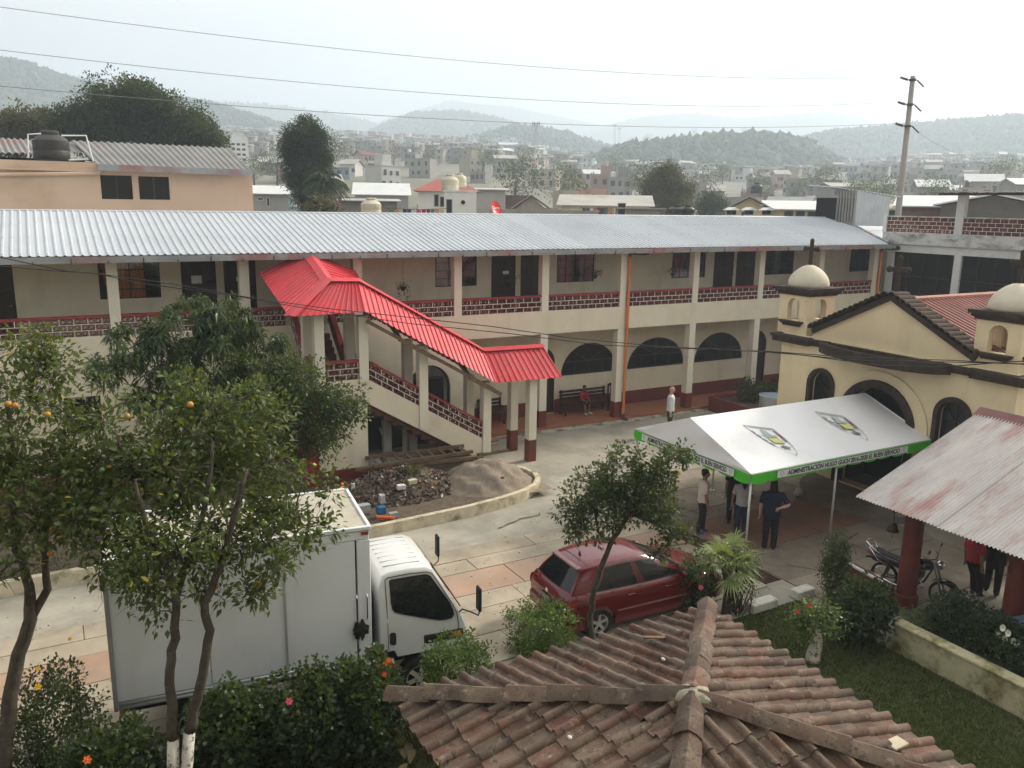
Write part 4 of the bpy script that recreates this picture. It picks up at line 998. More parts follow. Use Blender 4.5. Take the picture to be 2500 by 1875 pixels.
def valance(a, b, out):
    a = np.array(a, float); b = np.array(b, float); L = np.linalg.norm(b-a); d = (b-a)/L; o = np.array(out, float)
    n = max(4, int(round(L/0.52))); pts = []
    for k in range(n):
        for t in np.linspace(0, 1, 9)[:-1]:
            pts.append(((k+t)*L/n, -0.245-0.030*math.sin(PI*t)**0.5 if 0.06 < t < 0.95 else -0.215))
    pts.append((L, -0.215)); q = len(pts); vs = []
    for s, z in pts: w = 0.012*math.sin(s*5.1)+0.006*math.sin(s*13); vs += [tuple(a+d*s+o*0.012)+(), tuple(a+d*s+o*(0.03+w)+np.array([0, 0, z]))]
    MB().add(vs, [(2*i, 2*i+2, 2*i+3, 2*i+1) for i in range(q-1)]).build('valance', GREENV, TN, smooth=True)
    return d, L
valance((TX0, TY0, TZE), (TX1, TY0, TZE), (0, -1, 0)); valance((TX0, TY1, TZE), (TX0, TY0, TZE), (-1, 0, 0))
valance((TX1, TY0, TZE), (TX1, TY1, TZE), (1, 0, 0)); valance((TX1, TY1, TZE), (TX0, TY1, TZE), (0, 1, 0))
TXT = "ADMINISTRACI\u00d3N HUGO GUCH 2016-2020 EL BUEN SERVICIO"
def banner(c, d, out, L, hgt):
    d = np.array(d, float); o = np.array(out, float); c = np.array(c, float)
    f = lambda x, y, z: tuple(c+d*x+np.array([0, 0, 1])*y+o*(0.058+z))
    MB().prism([(-L/2, -hgt/2), (L/2, -hgt/2), (L/2, hgt/2), (-L/2, hgt/2)], lambda u, v, w: f(u, v, w), -0.003, 0.0).build('lettering_band', WBAND, TN)
    me = text_mesh(TXT, hgt*1.0, INK, lambda x, y, z: (x, y, z), depth=0.0015, bold=0.004)
    xs = [v.co.x for v in me.vertices]; sc_ = (L*0.86)/(max(xs)-min(xs)); mid = (max(xs)+min(xs))/2
    off = [(0, 0), (0.006, 0), (-0.006, 0)]
    for v in me.vertices: v.co = Vector(f((v.co.x-mid)*sc_, v.co.y-0.0, v.co.z+0.004))
    link('lettering', me, TN)
    m = MB()
    for e in (-1, 1):
        s = [(e*L*0.47+u*hgt*0.28, v*hgt*0.36) for u, v in ((-1, 1), (1, 1), (0.95, -0.1), (0, -1), (-0.95, -0.1))]
        si = [(e*L*0.47+u*hgt*0.20, v*hgt*0.27) for u, v in ((-1, 1), (1, 1), (0.95, -0.1), (0, -1), (-0.95, -0.1))]
        m.holed(s, [si], lambda u, v, w: f(u, v, w), 0.001, 0.003)
    m.build('small_crest', mat('grey_print', (0.35, 0.35, 0.36), rough=0.6), TN)
banner(((TX0+TX1)/2-0.12, TY0, TZE-0.125), (1, 0, 0), (0, -1, 0), (TX1-TX0)*0.72, 0.17)
banner((TX0, (TY0+TY1)/2+0.05, TZE-0.125), (0, -1, 0), (-1, 0, 0), (TY1-TY0)*0.80, 0.17)
sl_ = unit((0, TYM-TY0, TZR-TZE)); sn = np.array([0, -sl_[2], sl_[1]])
def on_slope(px, py):
    d = pray(px, py); p0 = np.array([0, TY0, TZE]); t = np.dot(p0-CAM, sn)/np.dot(d, sn); return CAM+d*t
GRP = mat('grey_print', (0.35, 0.35, 0.36), rough=0.6)
PRN = {k: mat('print_'+k, c, var=0.05, rough=0.6) for k, c in dict(dark=(0.20, 0.20, 0.21), red=(0.32, 0.06, 0.05), teal=(0.38, 0.48, 0.44), tower=(0.42, 0.46, 0.48), yellow=(0.66, 0.66, 0.22), olive=(0.30, 0.30, 0.12)).items()}
def crest(tl, tr, tip):
    A, B, T = [on_slope(*p) for p in (tl, tr, tip)]
    ex = B-A; c = (A+B)/2; ey = T-c
    def f(u, v, w):
        p = c+ex*u+ey*v; y = p[1]; vv = (y-TY0)/(TYM-TY0); sag = 0.05*math.sin(PI*max(0, min(1, vv)))*1.0
        return tuple(p+sn*(0.020+w)-np.array([0, 0, sag*0.85]))
    sh = lambda k, g=0: [(-0.5*k, 0+g), (0.5*k, 0+g), (0.47*k, 0.35), (0.36*k, 0.62), (0.18*k, 0.86), (0, 1-g), (-0.18*k, 0.86), (-0.36*k, 0.62), (-0.47*k, 0.35)]
    m = MB().holed(sh(1.0), [sh(0.93, 0.025)], f, 0, 0.002); m.build('crest_outline', GRP, TN)
    def band(u0, u1, v0, v1, mt, bend):
        pts = [(u0+bend(v), v) for v in np.linspace(v0, v1, 6)]+[(u1+bend(v), v) for v in np.linspace(v1, v0, 6)]
        MB().prism(pts, f, 0.002, 0.004).build('crest_band', PRN[mt], TN)
    bl = lambda v: 0.35*max(0, v-0.1)**1.6; br = lambda v: -0.35*max(0, v-0.1)**1.6
    for k in range(4): band(-0.47, -0.40, 0.18+0.13*k, 0.28+0.13*k, 'dark', bl)
    band(0.38, 0.46, 0.08, 0.22, 'dark', br); band(0.38, 0.46, 0.22, 0.36, 'red', br); band(0.38, 0.46, 0.36, 0.48, 'dark', br)
    MB().prism([(-0.26, 0.30), (0.26, 0.26), (0.24, 0.33), (-0.22, 0.37)], f, 0.002, 0.004).build('crest_field', PRN['teal'], TN)
    MB().prism([(-0.12, 0.30), (-0.10, 0.14), (-0.02, 0.10), (0.0, 0.06), (0.03, 0.10), (0.10, 0.14), (0.12, 0.29)], f, 0.004, 0.006).build('crest_tower', PRN['tower'], TN)
    MB().prism([(-0.19, 0.385), (0.19, 0.365), (0.20, 0.565), (-0.18, 0.585)], f, 0.002, 0.004).build('crest_square_edge', PRN['olive'], TN)
    MB().prism([(-0.165, 0.405), (0.165, 0.385), (0.175, 0.545), (-0.155, 0.565)], f, 0.004, 0.006).build('crest_square', PRN['yellow'], TN)
    bird = [(-0.16, 0.70), (-0.05, 0.67), (0.02, 0.62), (0.08, 0.66), (0.20, 0.70), (0.08, 0.73), (0.10, 0.79), (0.0, 0.75), (-0.08, 0.78), (-0.06, 0.73)]
    MB().prism(bird, f, 0.002, 0.004).build('crest_bird', PRN['dark'], TN)
    for k in range(9): u = -0.34+k*0.085; MB().prism([(u, 0.025), (u+0.055, 0.022), (u+0.055, 0.06), (u, 0.063)], f, 0.002, 0.004).build('crest_letter', PRN['tower'], TN)
crest((1812, 1036), (1886, 1044), (1946, 1112)); crest((1988, 1003), (2058, 1013), (2118, 1075))
POLE = mat('galvanised_pole', (0.62, 0.62, 0.60), var=0.06, rough=0.45, metal=0.3)
for x, y in ((TX0+0.05, TY0+0.04), (16.45, TY0+0.04), (TX1-0.06, TY0+0.04), (TX0+0.05, TY1-0.04), (16.45, TY1-0.04), (TX1-0.06, TY1-0.04)):
    p = MB().tube([(x, y, 0.02), (x, y, TZE-0.01)], 0.028, 8).build('pole', POLE, TN, smooth=True)
    MB().box(x-0.07, y-0.07, 0.018, x+0.07, y+0.07, 0.032).build('foot_plate', POLE, p)
for a, b in (((TX0, TY0, TZE-0.02), (TX1, TY0, TZE-0.02)), ((TX0, TY1, TZE-0.02), (TX1, TY1, TZE-0.02)), ((TX0, TY0, TZE-0.02), (TX0, TY1, TZE-0.02)), ((TX1, TY0, TZE-0.02), (TX1, TY1, TZE-0.02)), ((TX0, TYM, TZR-0.03), (TX1, TYM, TZR-0.03))):
    MB().tube([a, b], 0.02, 6).build('frame_tube', POLE, TN)

# ------------------------------------------------------------------ tin roofed shelter at right
SHT = thing('tin_roof_shelter', 'open shelter with rust streaked corrugated roof on round red columns', 'shelter', (16.5, -18, 0))
OLDTIN = mat('old_white_tin', (0.42, 0.40, 0.39), var=0.14, scale=2.0, rough=0.6, metal=0.1, stain=(0.30, 0.16, 0.145), sscale=1.5, slo=0.50, shi=0.70, stretch=(0.35, 1.6, 1), streak=((0.5, 5, 0.5), (0.30, 0.27, 0.26), 0.6))
sy = -14.35; n = 6
for k in range(n):
    a, b = sy-1.78*k, sy-1.78*(k+1)-0.05; up = 0.012*(n-k)
    q = 120
    def fn(u, v, a=a, b=b, up=up):
        y = a+(b-a)*u; x = 14.28+(18.3-14.28)*v; z = 2.2+(3.62-2.2)*v
        return (x+0.006*math.sin(y*9), y, z+up+0.017*math.sin(2*PI*y/0.076))
    MB().grid(q, 3, fn).build('corrugated_sheet', OLDTIN, SHT, smooth=True)
    MB().grid(q, 2, lambda u, v, a=a, b=b, up=up: (18.3+3.2*v, a+(b-a)*u, 3.62-1.1*v+up+0.017*math.sin(2*PI*(a+(b-a)*u)/0.076))).build('corrugated_sheet', OLDTIN, SHT, smooth=True)
RID = mat('maroon_ridge', (0.20, 0.085, 0.085), var=0.2, scale=3, rough=0.6)
MB().add([(18.05, sy+0.05, 3.60), (18.3, sy+0.05, 3.76), (18.55, sy+0.05, 3.62), (18.05, -25, 3.60), (18.3, -25, 3.76), (18.55, -25, 3.62)], [(0, 1, 4, 3), (1, 2, 5, 4)]).build('ridge_cap', RID, SHT)
REDC = mat('red_column_paint', (0.17, 0.035, 0.025), var=0.2, scale=3, rough=0.6, stain=(0.10, 0.04, 0.03), sscale=1.6, bump=0.1)
yc2 = on_x(2482, 1460, 15.2)[1]
for y in (-15.15, yc2, yc2-2.7):
    for x in (15.15, 20.6):
        MB().lathe([(0.24, 0.0), (0.24, 0.25), (0.195, 0.27), (0.185, 2.46)], (x, y, 0), 20).build('column', REDC, SHT, smooth=40)
MB().beam((15.15, sy-0.2, 2.44), (15.15, -25, 2.44), 0.12, 0.10).build('roof_beam', WOOD, SHT)
for k in range(5): MB().beam((14.4, -15.15-2.2*k, 2.20), (18.3, -15.15-2.2*k, 3.56), 0.08, 0.07).build('rafter', WOOD, SHT)
lw = thing('low_red_wall', 'low sloping red wall beside the motorcycle and red column', 'wall', (14.9, -14.7, 0))
MB().prism([(-14.0, 0), (-15.0, 0), (-15.0, 0.42), (-14.0, 0.52)], YZ, 14.75, 14.95).build('wall', REDC, lw)
MB().prism([(-14.0, 0.522), (-15.0, 0.422), (-15.0, 0.46), (-14.0, 0.56)], YZ, 14.73, 14.80).build('white_edge', PAPER, lw)
be = thing('hanging_bell', 'small dark bell hanging from the shelter eave', 'bell', (15.0, -14.5, 1.9))
bp = on_x(2180, 1290, 14.9)
MB().lathe([(0.015, 0.13), (0.06, 0.12), (0.085, 0.06), (0.095, 0.0), (0.13, -0.05), (0.12, -0.06), (0.0, -0.02)], tuple(bp), 16).build('bell_body', mat('dark_bronze', (0.045, 0.035, 0.025), rough=0.5, metal=0.5), be, smooth=True)
MB().tube([tuple(bp+np.array([0, 0, 0.12])), (bp[0], bp[1], 2.38)], 0.008, 5).build('hanger', DARKMETAL, be)
MB().tube([tuple(bp), tuple(bp-np.array([0, 0, 0.22]))], 0.006, 5).build('pull_cord', DARKMETAL, be)

# ------------------------------------------------------------------ clay tiled kiosk in front
KX, KY, KZ, KH, KD = 5.02, -19.83, 3.50, 2.13, 0.56
KS = thing('tiled_kiosk', 'garden kiosk with weathered clay tile hip roof in the foreground', 'kiosk', (KX, KY, 0))
def tilemat():
    m = bpy.data.materials.new('clay_roof_tile'); m.use_nodes = True; nt = m.node_tree; p = nt.nodes['Principled BSDF']
    oi = nt.nodes.new('ShaderNodeObjectInfo'); v = _pos(nt)
    base = _mix(nt, oi.outputs['Random'], (0.12, 0.050, 0.034), (0.085, 0.062, 0.048))
    base = _mix(nt, _range(nt, _noise(nt, v, 3.5, 6, 0.7), 0.40, 0.62), base, (0.155, 0.115, 0.083))
    base = _mix(nt, _range(nt, _noise(nt, v, 9.0, 6, 0.7), 0.57, 0.73), base, (0.29, 0.25, 0.18))
    base = _mix(nt, _range(nt, _noise(nt, v, 14.0, 5, 0.7), 0.53, 0.66), base, (0.040, 0.030, 0.024))
    r2 = nt.nodes.new('ShaderNodeMath'); r2.operation = 'FRACT'; r3 = nt.nodes.new('ShaderNodeMath'); r3.operation = 'MULTIPLY'; r3.inputs[1].default_value = 7.31
    nt.links.new(oi.outputs['Random'], r3.inputs[0]); nt.links.new(r3.outputs[0], r2.inputs[0])
    h = nt.nodes.new('ShaderNodeHueSaturation'); nt.links.new(base, h.inputs['Color']); nt.links.new(_range(nt, r2.outputs[0], 0, 1, 0.72, 1.30), h.inputs['Value'])
    nt.links.new(h.outputs[0], p.inputs['Base Color']); p.inputs['Roughness'].default_value = 0.92
    b = nt.nodes.new('ShaderNodeBump'); b.inputs['Strength'].default_value = 0.6; b.inputs['Distance'].default_value = 0.012
    nt.links.new(_noise(nt, v, 45, 6, 0.7), b.inputs['Height']); nt.links.new(b.outputs[0], p.inputs['Normal'])
    return m
TILE = tilemat()
TW, TL, TE = 0.235, 0.41, 0.345
def tile_mesh():
    prof = [(0.0, 0.010), (0.02, 0.002), (0.06, -0.004), (0.10, -0.002), (0.135, 0.008)]
    rc, rr = 0.185, 0.050
    for k in range(7): a = PI-PI*k/6; prof.append((rc+rr*math.cos(a), 0.010+0.055*math.sin(a)))
    prof.append((TW+0.012, 0.002))
    n = len(prof); vs = []; th = 0.014
    for v, dz, sc_ in ((0.0, 0.020, 1.04), (TL, 0.0, 0.96)):
        for u, h in prof: vs.append((u-TW/2, v, h*sc_+dz))
        for u, h in prof: vs.append((u-TW/2, v, h*sc_+dz-th))
    N = 2*n; fs = []
    for i in range(n-1): fs += [(i, i+1, i+1+N, i+N), (i+1, i, n+i, n+i+1)]
    fs += [(0, N, N+n, n), (n-1, 2*n-1, N+2*n-1, N+n-1)]
    m = MB(); m.add(vs, fs); me = m.mesh('roof_tile', TILE); smooth_by(me, 40); return me
TME = tile_mesh(); random.seed(11)
S_ = math.hypot(KH, KD); sa = math.atan2(KD, KH); kof = root_shift(KS)
deck = MB()
for f, ang in enumerate((PI, PI/2, 0, -PI/2)):          # faces looking -x, +y, +x, -y
    out = np.array([math.cos(ang), math.sin(ang), 0]); al = np.array([-math.sin(ang), math.cos(ang), 0])   # along eave
    up = -out*math.cos(sa)+np.array([0, 0, math.sin(sa)]); nv = np.cross(al, up); nv = nv if nv[2] > 0 else -nv
    if np.dot(np.cross(al, up), nv) < 0: al = -al
    e0 = np.array([KX, KY, KZ-KD])+out*KH
    deck.add([e0-al*KH-nv*0.03, e0+al*KH-nv*0.03, np.array([KX, KY, KZ])-nv*0.03], [(0, 1, 2)])
    ncol = int(2*KH/TW)
    for c in range(ncol):
        u = -KH+TW*(c+0.5)+(2*KH-ncol*TW)/2
        for r in range(8):
            v = -0.09+r*TE
            wid = KH*(1-max(0, v)/S_)
            if abs(u)-TW/2 > wid+0.02: continue
            j = lambda s: random.gauss(0, s)
            P0 = e0+al*(u+j(0.006))+up*(v+j(0.012)+ (0.10*random.random() if r == 0 and random.random() < 0.15 else 0))
            M = Matrix((( *(np.array([al[0], up[0], nv[0]])), P0[0]), (al[1], up[1], nv[1], P0[1]), (al[2], up[2], nv[2], P0[2]), (0, 0, 0, 1)))
            M = M @ Matrix.Rotation(j(0.012), 4, 'Z') @ Matrix.Rotation(j(0.008), 4, 'Y')
            me = TME
            if abs(u)+TW/2 > KH*(1-(max(v, 0)+TL)/S_):
                me = TME.copy(); bm = bmesh.new(); bm.from_mesh(me); Mi = M.inverted()
                for sg in (-1, 1):
                    hd = unit(out+al*sg); pn = np.array([-hd[1], hd[0], 0.0]); mid = out*1.0
                    if np.dot(pn, mid) > 0: pn = -pn          # outward = away from this face
                    co = Mi @ Vector((KX, KY, KZ)); no = (Mi.to_3x3() @ Vector(pn)).normalized()
                    bmesh.ops.bisect_plane(bm, geom=bm.verts[:]+bm.edges[:]+bm.faces[:], plane_co=co, plane_no=no, clear_outer=True)
                if len(bm.faces) == 0: bm.free(); bpy.data.meshes.remove(me); continue
                bm.to_mesh(me); bm.free()
            o = bpy.data.objects.new('roof_tile', me); C.objects.link(o); o.parent = KS
            o.matrix_basis = Matrix.Translation(-kof) @ M
deck.build('roof_deck', mat('dark_deck', (0.06, 0.045, 0.035), rough=1), KS)
def hip_mesh(L=0.52, r0=0.135, r1=0.115, h=0.095):
    m = MB(); n = 6; vs = []
    for y, r, dz in ((0, r0, 0.018), (L, r1, 0.0)):
        for th in (0, 0.016):
            for i in range(n+1):
                a = PI*i/n; cx = math.cos(a); vs.append((cx*(r-th), y, dz+(h-th)*(1-abs(cx)**1.6)))
    q = n+1; fs = []
    for i in range(n):
        fs += [(i, i+1, i+1+2*q, i+2*q), (i+1, i, q+i, q+i+1)]
    fs += [(0, 2*q, 3*q, q), (n, q+n, 3*q+n, 2*q+n)]
    m.add(vs, fs); me = m.mesh('hip_tile', TILE); smooth_by(me, 50); return me
HME = hip_mesh()
for sx in (-1, 1):
    for sy_ in (-1, 1):
        E0 = np.array([KX+sx*(KH+0.10), KY+sy_*(KH+0.10), KZ-KD+0.01]); A0 = np.array([KX, KY, KZ+0.04]); d = unit(A0-E0); L = np.linalg.norm(A0-E0)
        s = unit(np.cross(d, (0, 0, 1))); nv = np.cross(s, d); k = 0; x = 0.0
        while x < L-0.1:
            P0 = E0+d*x+nv*(0.012+0.01*math.sin(k*2.1))+s*random.gauss(0, 0.008)
            M = Matrix(((s[0], d[0], nv[0], P0[0]), (s[1], d[1], nv[1], P0[1]), (s[2], d[2], nv[2], P0[2]), (0, 0, 0, 1))) @ Matrix.Rotation(random.gauss(0, 0.02), 4, 'Z')
            o = bpy.data.objects.new('hip_tile', HME); C.objects.link(o); o.parent = KS; o.matrix_basis = Matrix.Translation(-kof) @ M
            x += 0.445; k += 1
bm = bmesh.new(); bmesh.ops.create_icosphere(bm, subdivisions=3, radius=1)
for v in bm.verts:
    a = math.atan2(v.co.y, v.co.x); rr = 1+0.18*math.sin(5*a+1)+0.12*math.sin(9*a)+random.gauss(0, 0.03)
    v.co = Vector((KX+v.co.x*0.17*rr, KY+v.co.y*0.17*rr, KZ+0.045+v.co.z*0.085))
MB().addbm(bm).build('mortar_cap', mat('lichen_mortar', (0.33, 0.31, 0.23), var=0.35, scale=10, rough=1, bump=0.6, stain=(0.15, 0.15, 0.11), sscale=8), KS, smooth=True)
for sx in (-1, 1):
    for sy_ in (-1, 1): MB().box(KX+sx*1.72-0.11, KY+sy_*1.72-0.11, 0, KX+sx*1.72+0.11, KY+sy_*1.72+0.11, 3.0).build('column', REDC, KS)
for a, b in (((-1, -1), (1, -1)), ((1, -1), (1, 1)), ((1, 1), (-1, 1)), ((-1, 1), (-1, -1))):
    MB().beam((KX+a[0]*1.72, KY+a[1]*1.72, 2.92), (KX+b[0]*1.72, KY+b[1]*1.72, 2.92), 0.12, 0.14).build('ring_beam', REDC, KS)
MB().box(KX-2.0, KY-2.0, -0.01, KX+2.0, KY+2.0, 0.14).build('floor_slab', CONC, KS)
def on_roof(px, py, off=0.07):
    for ang in (PI/2, PI, 0):
        out = np.array([math.cos(ang), math.sin(ang), 0]); nv = unit(out*math.sin(sa)+np.array([0, 0, math.cos(sa)])); d = pray(px, py)
        P = CAM+d*(np.dot(np.array([KX, KY, KZ])+nv*off-CAM, nv)/np.dot(d, nv)); r = P[:2]-np.array([KX, KY])
        al = np.array([-out[1], out[0]])
        if np.dot(r, out[:2]) >= abs(np.dot(r, al))-0.05: return P
    return P
P = on_roof(1607, 1556); t = thing('wooden_offcut', 'thin pale wood offcut lying on the clay tiles', 'offcut', tuple(P))
MB().beam(P-np.array([0.16, -0.09, 0]), P+np.array([0.16, -0.09, 0.0]), 0.045, 0.016).build('board', WOOD, t)
P = on_roof(2188, 1814); t = thing('loose_tile_shard', 'flat pale tile shard lying near the kiosk roof edge', 'tile', tuple(P))
MB().bevbox(P[0]-0.10, P[1]-0.07, P[2]-0.02, P[0]+0.10, P[1]+0.07, P[2]+0.01, 0.006).build('shard', KERBM, t)
for i, (px, py) in enumerate(((1391, 1800), (1619, 1609), (1777, 1718))):
    P = on_roof(px, py); t = thing('white_pebble', ('white stone on the front left slope of the kiosk roof', 'small grey stone on the far slope of the kiosk roof', 'white stone just right of the kiosk roof peak')[i], 'stone', tuple(P))
    MB().sph(tuple(P), (0.02, 0.03, 0.015), 8, 5).build('stone', mat('white_stone', (0.6, 0.58, 0.54), rough=0.9), t)
# ------------------------------------------------------------------ vehicles
TYRE = mat('tyre_rubber', (0.018, 0.017, 0.016), var=0.3, scale=8, rough=0.85)
RIM = mat('alloy_rim', (0.55, 0.56, 0.57), var=0.05, rough=0.3, metal=0.7)
CHROME = mat('chrome', (0.7, 0.7, 0.7), var=0.02, rough=0.15, metal=1.0)
BLKPL = mat('black_plastic', (0.02, 0.02, 0.021), var=0.2, rough=0.55)
TINT = mat('tinted_glass', (0.010, 0.012, 0.014), var=0.2, rough=0.04, spec=0.5)
def mirror_ring(h): return [(x, -y, z) for x, y, z in h] + [(x, y, z) for x, y, z in reversed(h[:-1] if abs(h[-1][1]) < 1e-6 else h)]
def loft(m, rings, cap=True):
    n = len(rings[0]); vs = [p for r in rings for p in r]; fs = []
    for i in range(len(rings)-1):
        for k in range(n-1): a = i*n+k; fs.append((a, a+1, a+1+n, a+n))
        fs.append((i*n+n-1, i*n, (i+1)*n, (i+1)*n+n-1))
    if cap: fs.append(tuple(range(n))); fs.append(tuple((len(rings)-1)*n+k for k in reversed(range(n))))
    m.add(vs, fs)
def wheel(parent, x, y, z, r, w, side, spokes=5, dark=False):
    t = MB().lathe([(r*0.66, -w/2), (r*0.92, -w/2), (r, -w*0.36), (r, w*0.36), (r*0.92, w/2), (r*0.66, w/2)], (x, y, z), 28, axis='y', caps=False).build('wheel', TYRE, parent, smooth=40)
    m = MB(); o = side*w*0.40
    m.lathe([(0.001, o), (r*0.16, o), (r*0.17, o-side*0.01), (r*0.2, o-side*0.05)], (x, y, z), 14, axis='y')
    m.lathe([(r*0.58, o-side*0.06), (r*0.60, o), (r*0.68, o+side*0.008), (r*0.69, o-side*0.03)], (x, y, z), 28, axis='y', caps=False)
    for k in range(spokes):
        a = 2*PI*k/spokes+0.3; d = np.array([math.cos(a), 0, math.sin(a)]); q = np.array([x, y+o-side*0.012, z])
        m.beam(q+d*r*0.12, q+d*r*0.62, r*0.20, 0.02, up=(0, 1, 0))
    m.build('rim', RIM, t, smooth=30)
    MB().lathe([(0.001, o-side*0.07), (r*0.62, o-side*0.07)], (x, y, z), 20, axis='y').build('brake_disc', BLKPL, t)
    return t
def hatchback(name, label, loc, rotz, paint, detail=True):
    c = thing(name, label, 'car', loc, rotz, local=True)
    def arch(x, z0):
        for xc in (0.73, 3.19):
            d = abs(x-xc)
            if d < 0.345: return max(z0, 0.29+math.sqrt(max(0, 0.345**2-d*d))*1.0)
        return z0
    base = [(0.00, 0.60, 0.78, 0.66, 0.52, 0.33, 0.0), (0.05, 0.68, 0.86, 0.74, 0.55, 0.27, 0.0), (0.14, 0.715, 0.93, 0.775, 0.58, 0.24, 0.0), (0.30, 0.735, 0.945, 0.80, 0.60, 0.23, 0), (0.385, 0.742, 0.945, 0.81, 0.6, 0.22, 0)]
    for x in (0.42, 0.5, 0.6, 0.73, 0.86, 0.96, 1.04, 1.075): base.append((x, 0.75, 0.945, 0.818, 0.66, 0.22, 0))
    for x in (1.3, 1.85, 2.4): base.append((x, 0.765, 0.93, 0.825, 0.60, 0.22, 0))
    base += [(2.72, 0.76, 0.925, 0.822, 0.60, 0.22, 0.02), (2.845, 0.75, 0.915, 0.82, 0.62, 0.22, 0.03)]
    for x, bw, bz, cr_ in ((2.88, 0.745, 0.91, 0.035), (2.96, 0.735, 0.90, 0.04), (3.06, 0.72, 0.885, 0.045), (3.19, 0.70, 0.865, 0.045), (3.32, 0.68, 0.84, 0.045), (3.42, 0.66, 0.82, 0.042), (3.50, 0.645, 0.80, 0.04), (3.535, 0.64, 0.79, 0.04)):
        base.append((x, bw, bz, 0.812-0.05*max(0, x-3.2), 0.64, 0.22, cr_))
    base += [(3.66, 0.60, 0.755, 0.77, 0.55, 0.22, 0.035), (3.80, 0.52, 0.69, 0.71, 0.50, 0.22, 0.02), (3.89, 0.42, 0.60, 0.60, 0.45, 0.26, 0.01)]
    rings = []
    for x, bw, bz, mw, mz, sz, cr_ in base:
        s = arch(x, sz); mz2 = max(mz, s+0.03)
        h = [(x, 0.0, sz+0.02), (x, mw*0.88, sz+0.02), (x, mw*0.965, max(s, sz+0.02)), (x, mw*0.99, s+0.015), (x, mw, mz2), (x, (mw*0.45+bw*0.55)+0.012, (mz2*0.30+bz*0.70)), (x, bw+0.004, bz-0.03), (x, bw-0.03, bz), (x, bw*0.5, bz+cr_*0.7), (x, 0.0, bz+cr_)]
        rings.append([(a, -b, z) for a, b, z in h]+[(a, b, z) for a, b, z in reversed(h[1:-1])])
    m = MB(); loft(m, rings); m.build('body', paint, c, smooth=32)
    sec = [(0.16, 0.69, 0.93, None), ]
    lowz = 0.925
    gh = [  # x_low, x_top, half width low, half width top, z_top   (side line stations from tail to windscreen)
        (0.15, 0.44, 0.66, 0.48, 1.325), (0.36, 0.56, 0.715, 0.52, 1.362), (0.80, 0.90, 0.74, 0.545, 1.400), (1.40, 1.36, 0.75, 0.555, 1.418), (1.95, 1.72, 0.752, 0.55, 1.408), (2.45, 1.92, 0.745, 0.53, 1.382), (2.86, 2.00, 0.70, 0.50, 1.355)]
    rings = []
    for xl, xt, wl_, wt, zt in gh:
        h = []
        for t in (0, 0.33, 0.66, 0.9, 1.0):
            bul = 0.030*math.sin(PI*t)
            h.append((xl+(xt-xl)*t, wl_+(wt-wl_)*t+bul, lowz+(zt-lowz-0.025)*t))
        h += [(xt, wt*0.93, zt-0.004), (xt, wt*0.55, zt+0.012), (xt, 0.0, zt+0.016)]
        rings.append([(a, -b, z) for a, b, z in h]+[(a, b, z) for a, b, z in reversed(h[:-1])])
    m = MB(); loft(m, rings, cap=False)
    n = len(rings[0])
    m.add(rings[0], [tuple(range(n))]); m.add(rings[-1], [tuple(range(n))])
    m.build('cabin', paint, c, smooth=32)
    def side(x, t, s=-1, off=0.006):
        k = 0
        xs_ = [g[0] for g in gh]
        while k < len(gh)-2 and x > xs_[k+1]: k += 1
        f = (x-xs_[k])/(xs_[k+1]-xs_[k]); g = [gh[k][i]+(gh[k+1][i]-gh[k][i])*f for i in range(5)]
        bul = 0.030*math.sin(PI*t)
        return np.array([g[0]+(g[1]-g[0])*t, s*(g[2]+(g[3]-g[2])*t+bul+off), lowz+(g[4]-lowz-0.025)*t+off*0.4])
    def glass_patch(x0a, x0b, x1a, x1b, t0, t1, s, nm='side_window', nu=10, nv=6, mt=TINT, off=0.006, parent=c):
        def fn(u, v):
            t = t0+(t1-t0)*v; xa = x0a+(x0b-x0a)*v; xb = x1a+(x1b-x1a)*v; return side(xa+(xb-xa)*u, t, s, off)
        return MB().grid(nu, nv, fn).build(nm, mt, parent, smooth=True)
    for s in (-1, 1):
        glass_patch(0.66, 0.86, 1.60, 1.58, 0.06, 0.86, s); glass_patch(1.78, 1.74, 2.74, 2.42, 0.06, 0.86, s)
        glass_patch(0.62, 0.82, 2.80, 2.44, 0.03, 0.065, s, 'window_seal', 24, 2, BLKPL, 0.008)
        glass_patch(0.62, 0.82, 2.80, 2.46, 0.855, 0.89, s, 'window_seal', 24, 2, BLKPL, 0.008)
        glass_patch(0.895, 0.97, 0.915, 0.99, 0.06, 0.86, s, 'window_seal', 2, 6, BLKPL, 0.009)
        glass_patch(1.672, 1.652, 1.690, 1.670, 0.02, 0.92, s, 'door_gap', 2, 6, BLKPL, 0.005)
    def end_glass(i, in0, in1, t0, t1, nm, off):
        g = gh[i]
        def fn(u, v):
            t = t0+(t1-t0)*v; w = (g[2]+(g[3]-g[2])*t)*(in0+(in1-in0)*v); x = g[0]+(g[1]-g[0])*t+off*(1-0.0)
            y = (u*2-1)*w; return (x + (0.03*(1-(2*u-1)**2)*(-1 if i == 0 else 1)), y, lowz+(g[4]-lowz)*t)
        return MB().grid(12, 6, fn).build(nm, TINT, c, smooth=True)
    for i, sg in ((0, -1), (len(gh)-1, 1)):
        g = gh[i]
        def fn(u, v, g=g, sg=sg):
            w = g[2]+(g[3]-g[2])*v; return (g[0]+(g[1]-g[0])*v+sg*(0.028*(1-(2*u-1)**2)), (u*2-1)*w, lowz+(g[4]-lowz+0.0)*v)
        MB().grid(12, 6, fn).build('end_panel', paint, c, smooth=True)
    end_glass(0, 0.90, 0.93, 0.05, 0.93, 'tailgate_window', -0.008); end_glass(len(gh)-1, 0.93, 0.94, 0.04, 0.96, 'windscreen', 0.008)
    MB().bevbox(0.36, -0.47, 1.305, 0.50, 0.47, 1.345, 0.015).build('roof_spoiler', paint, c)
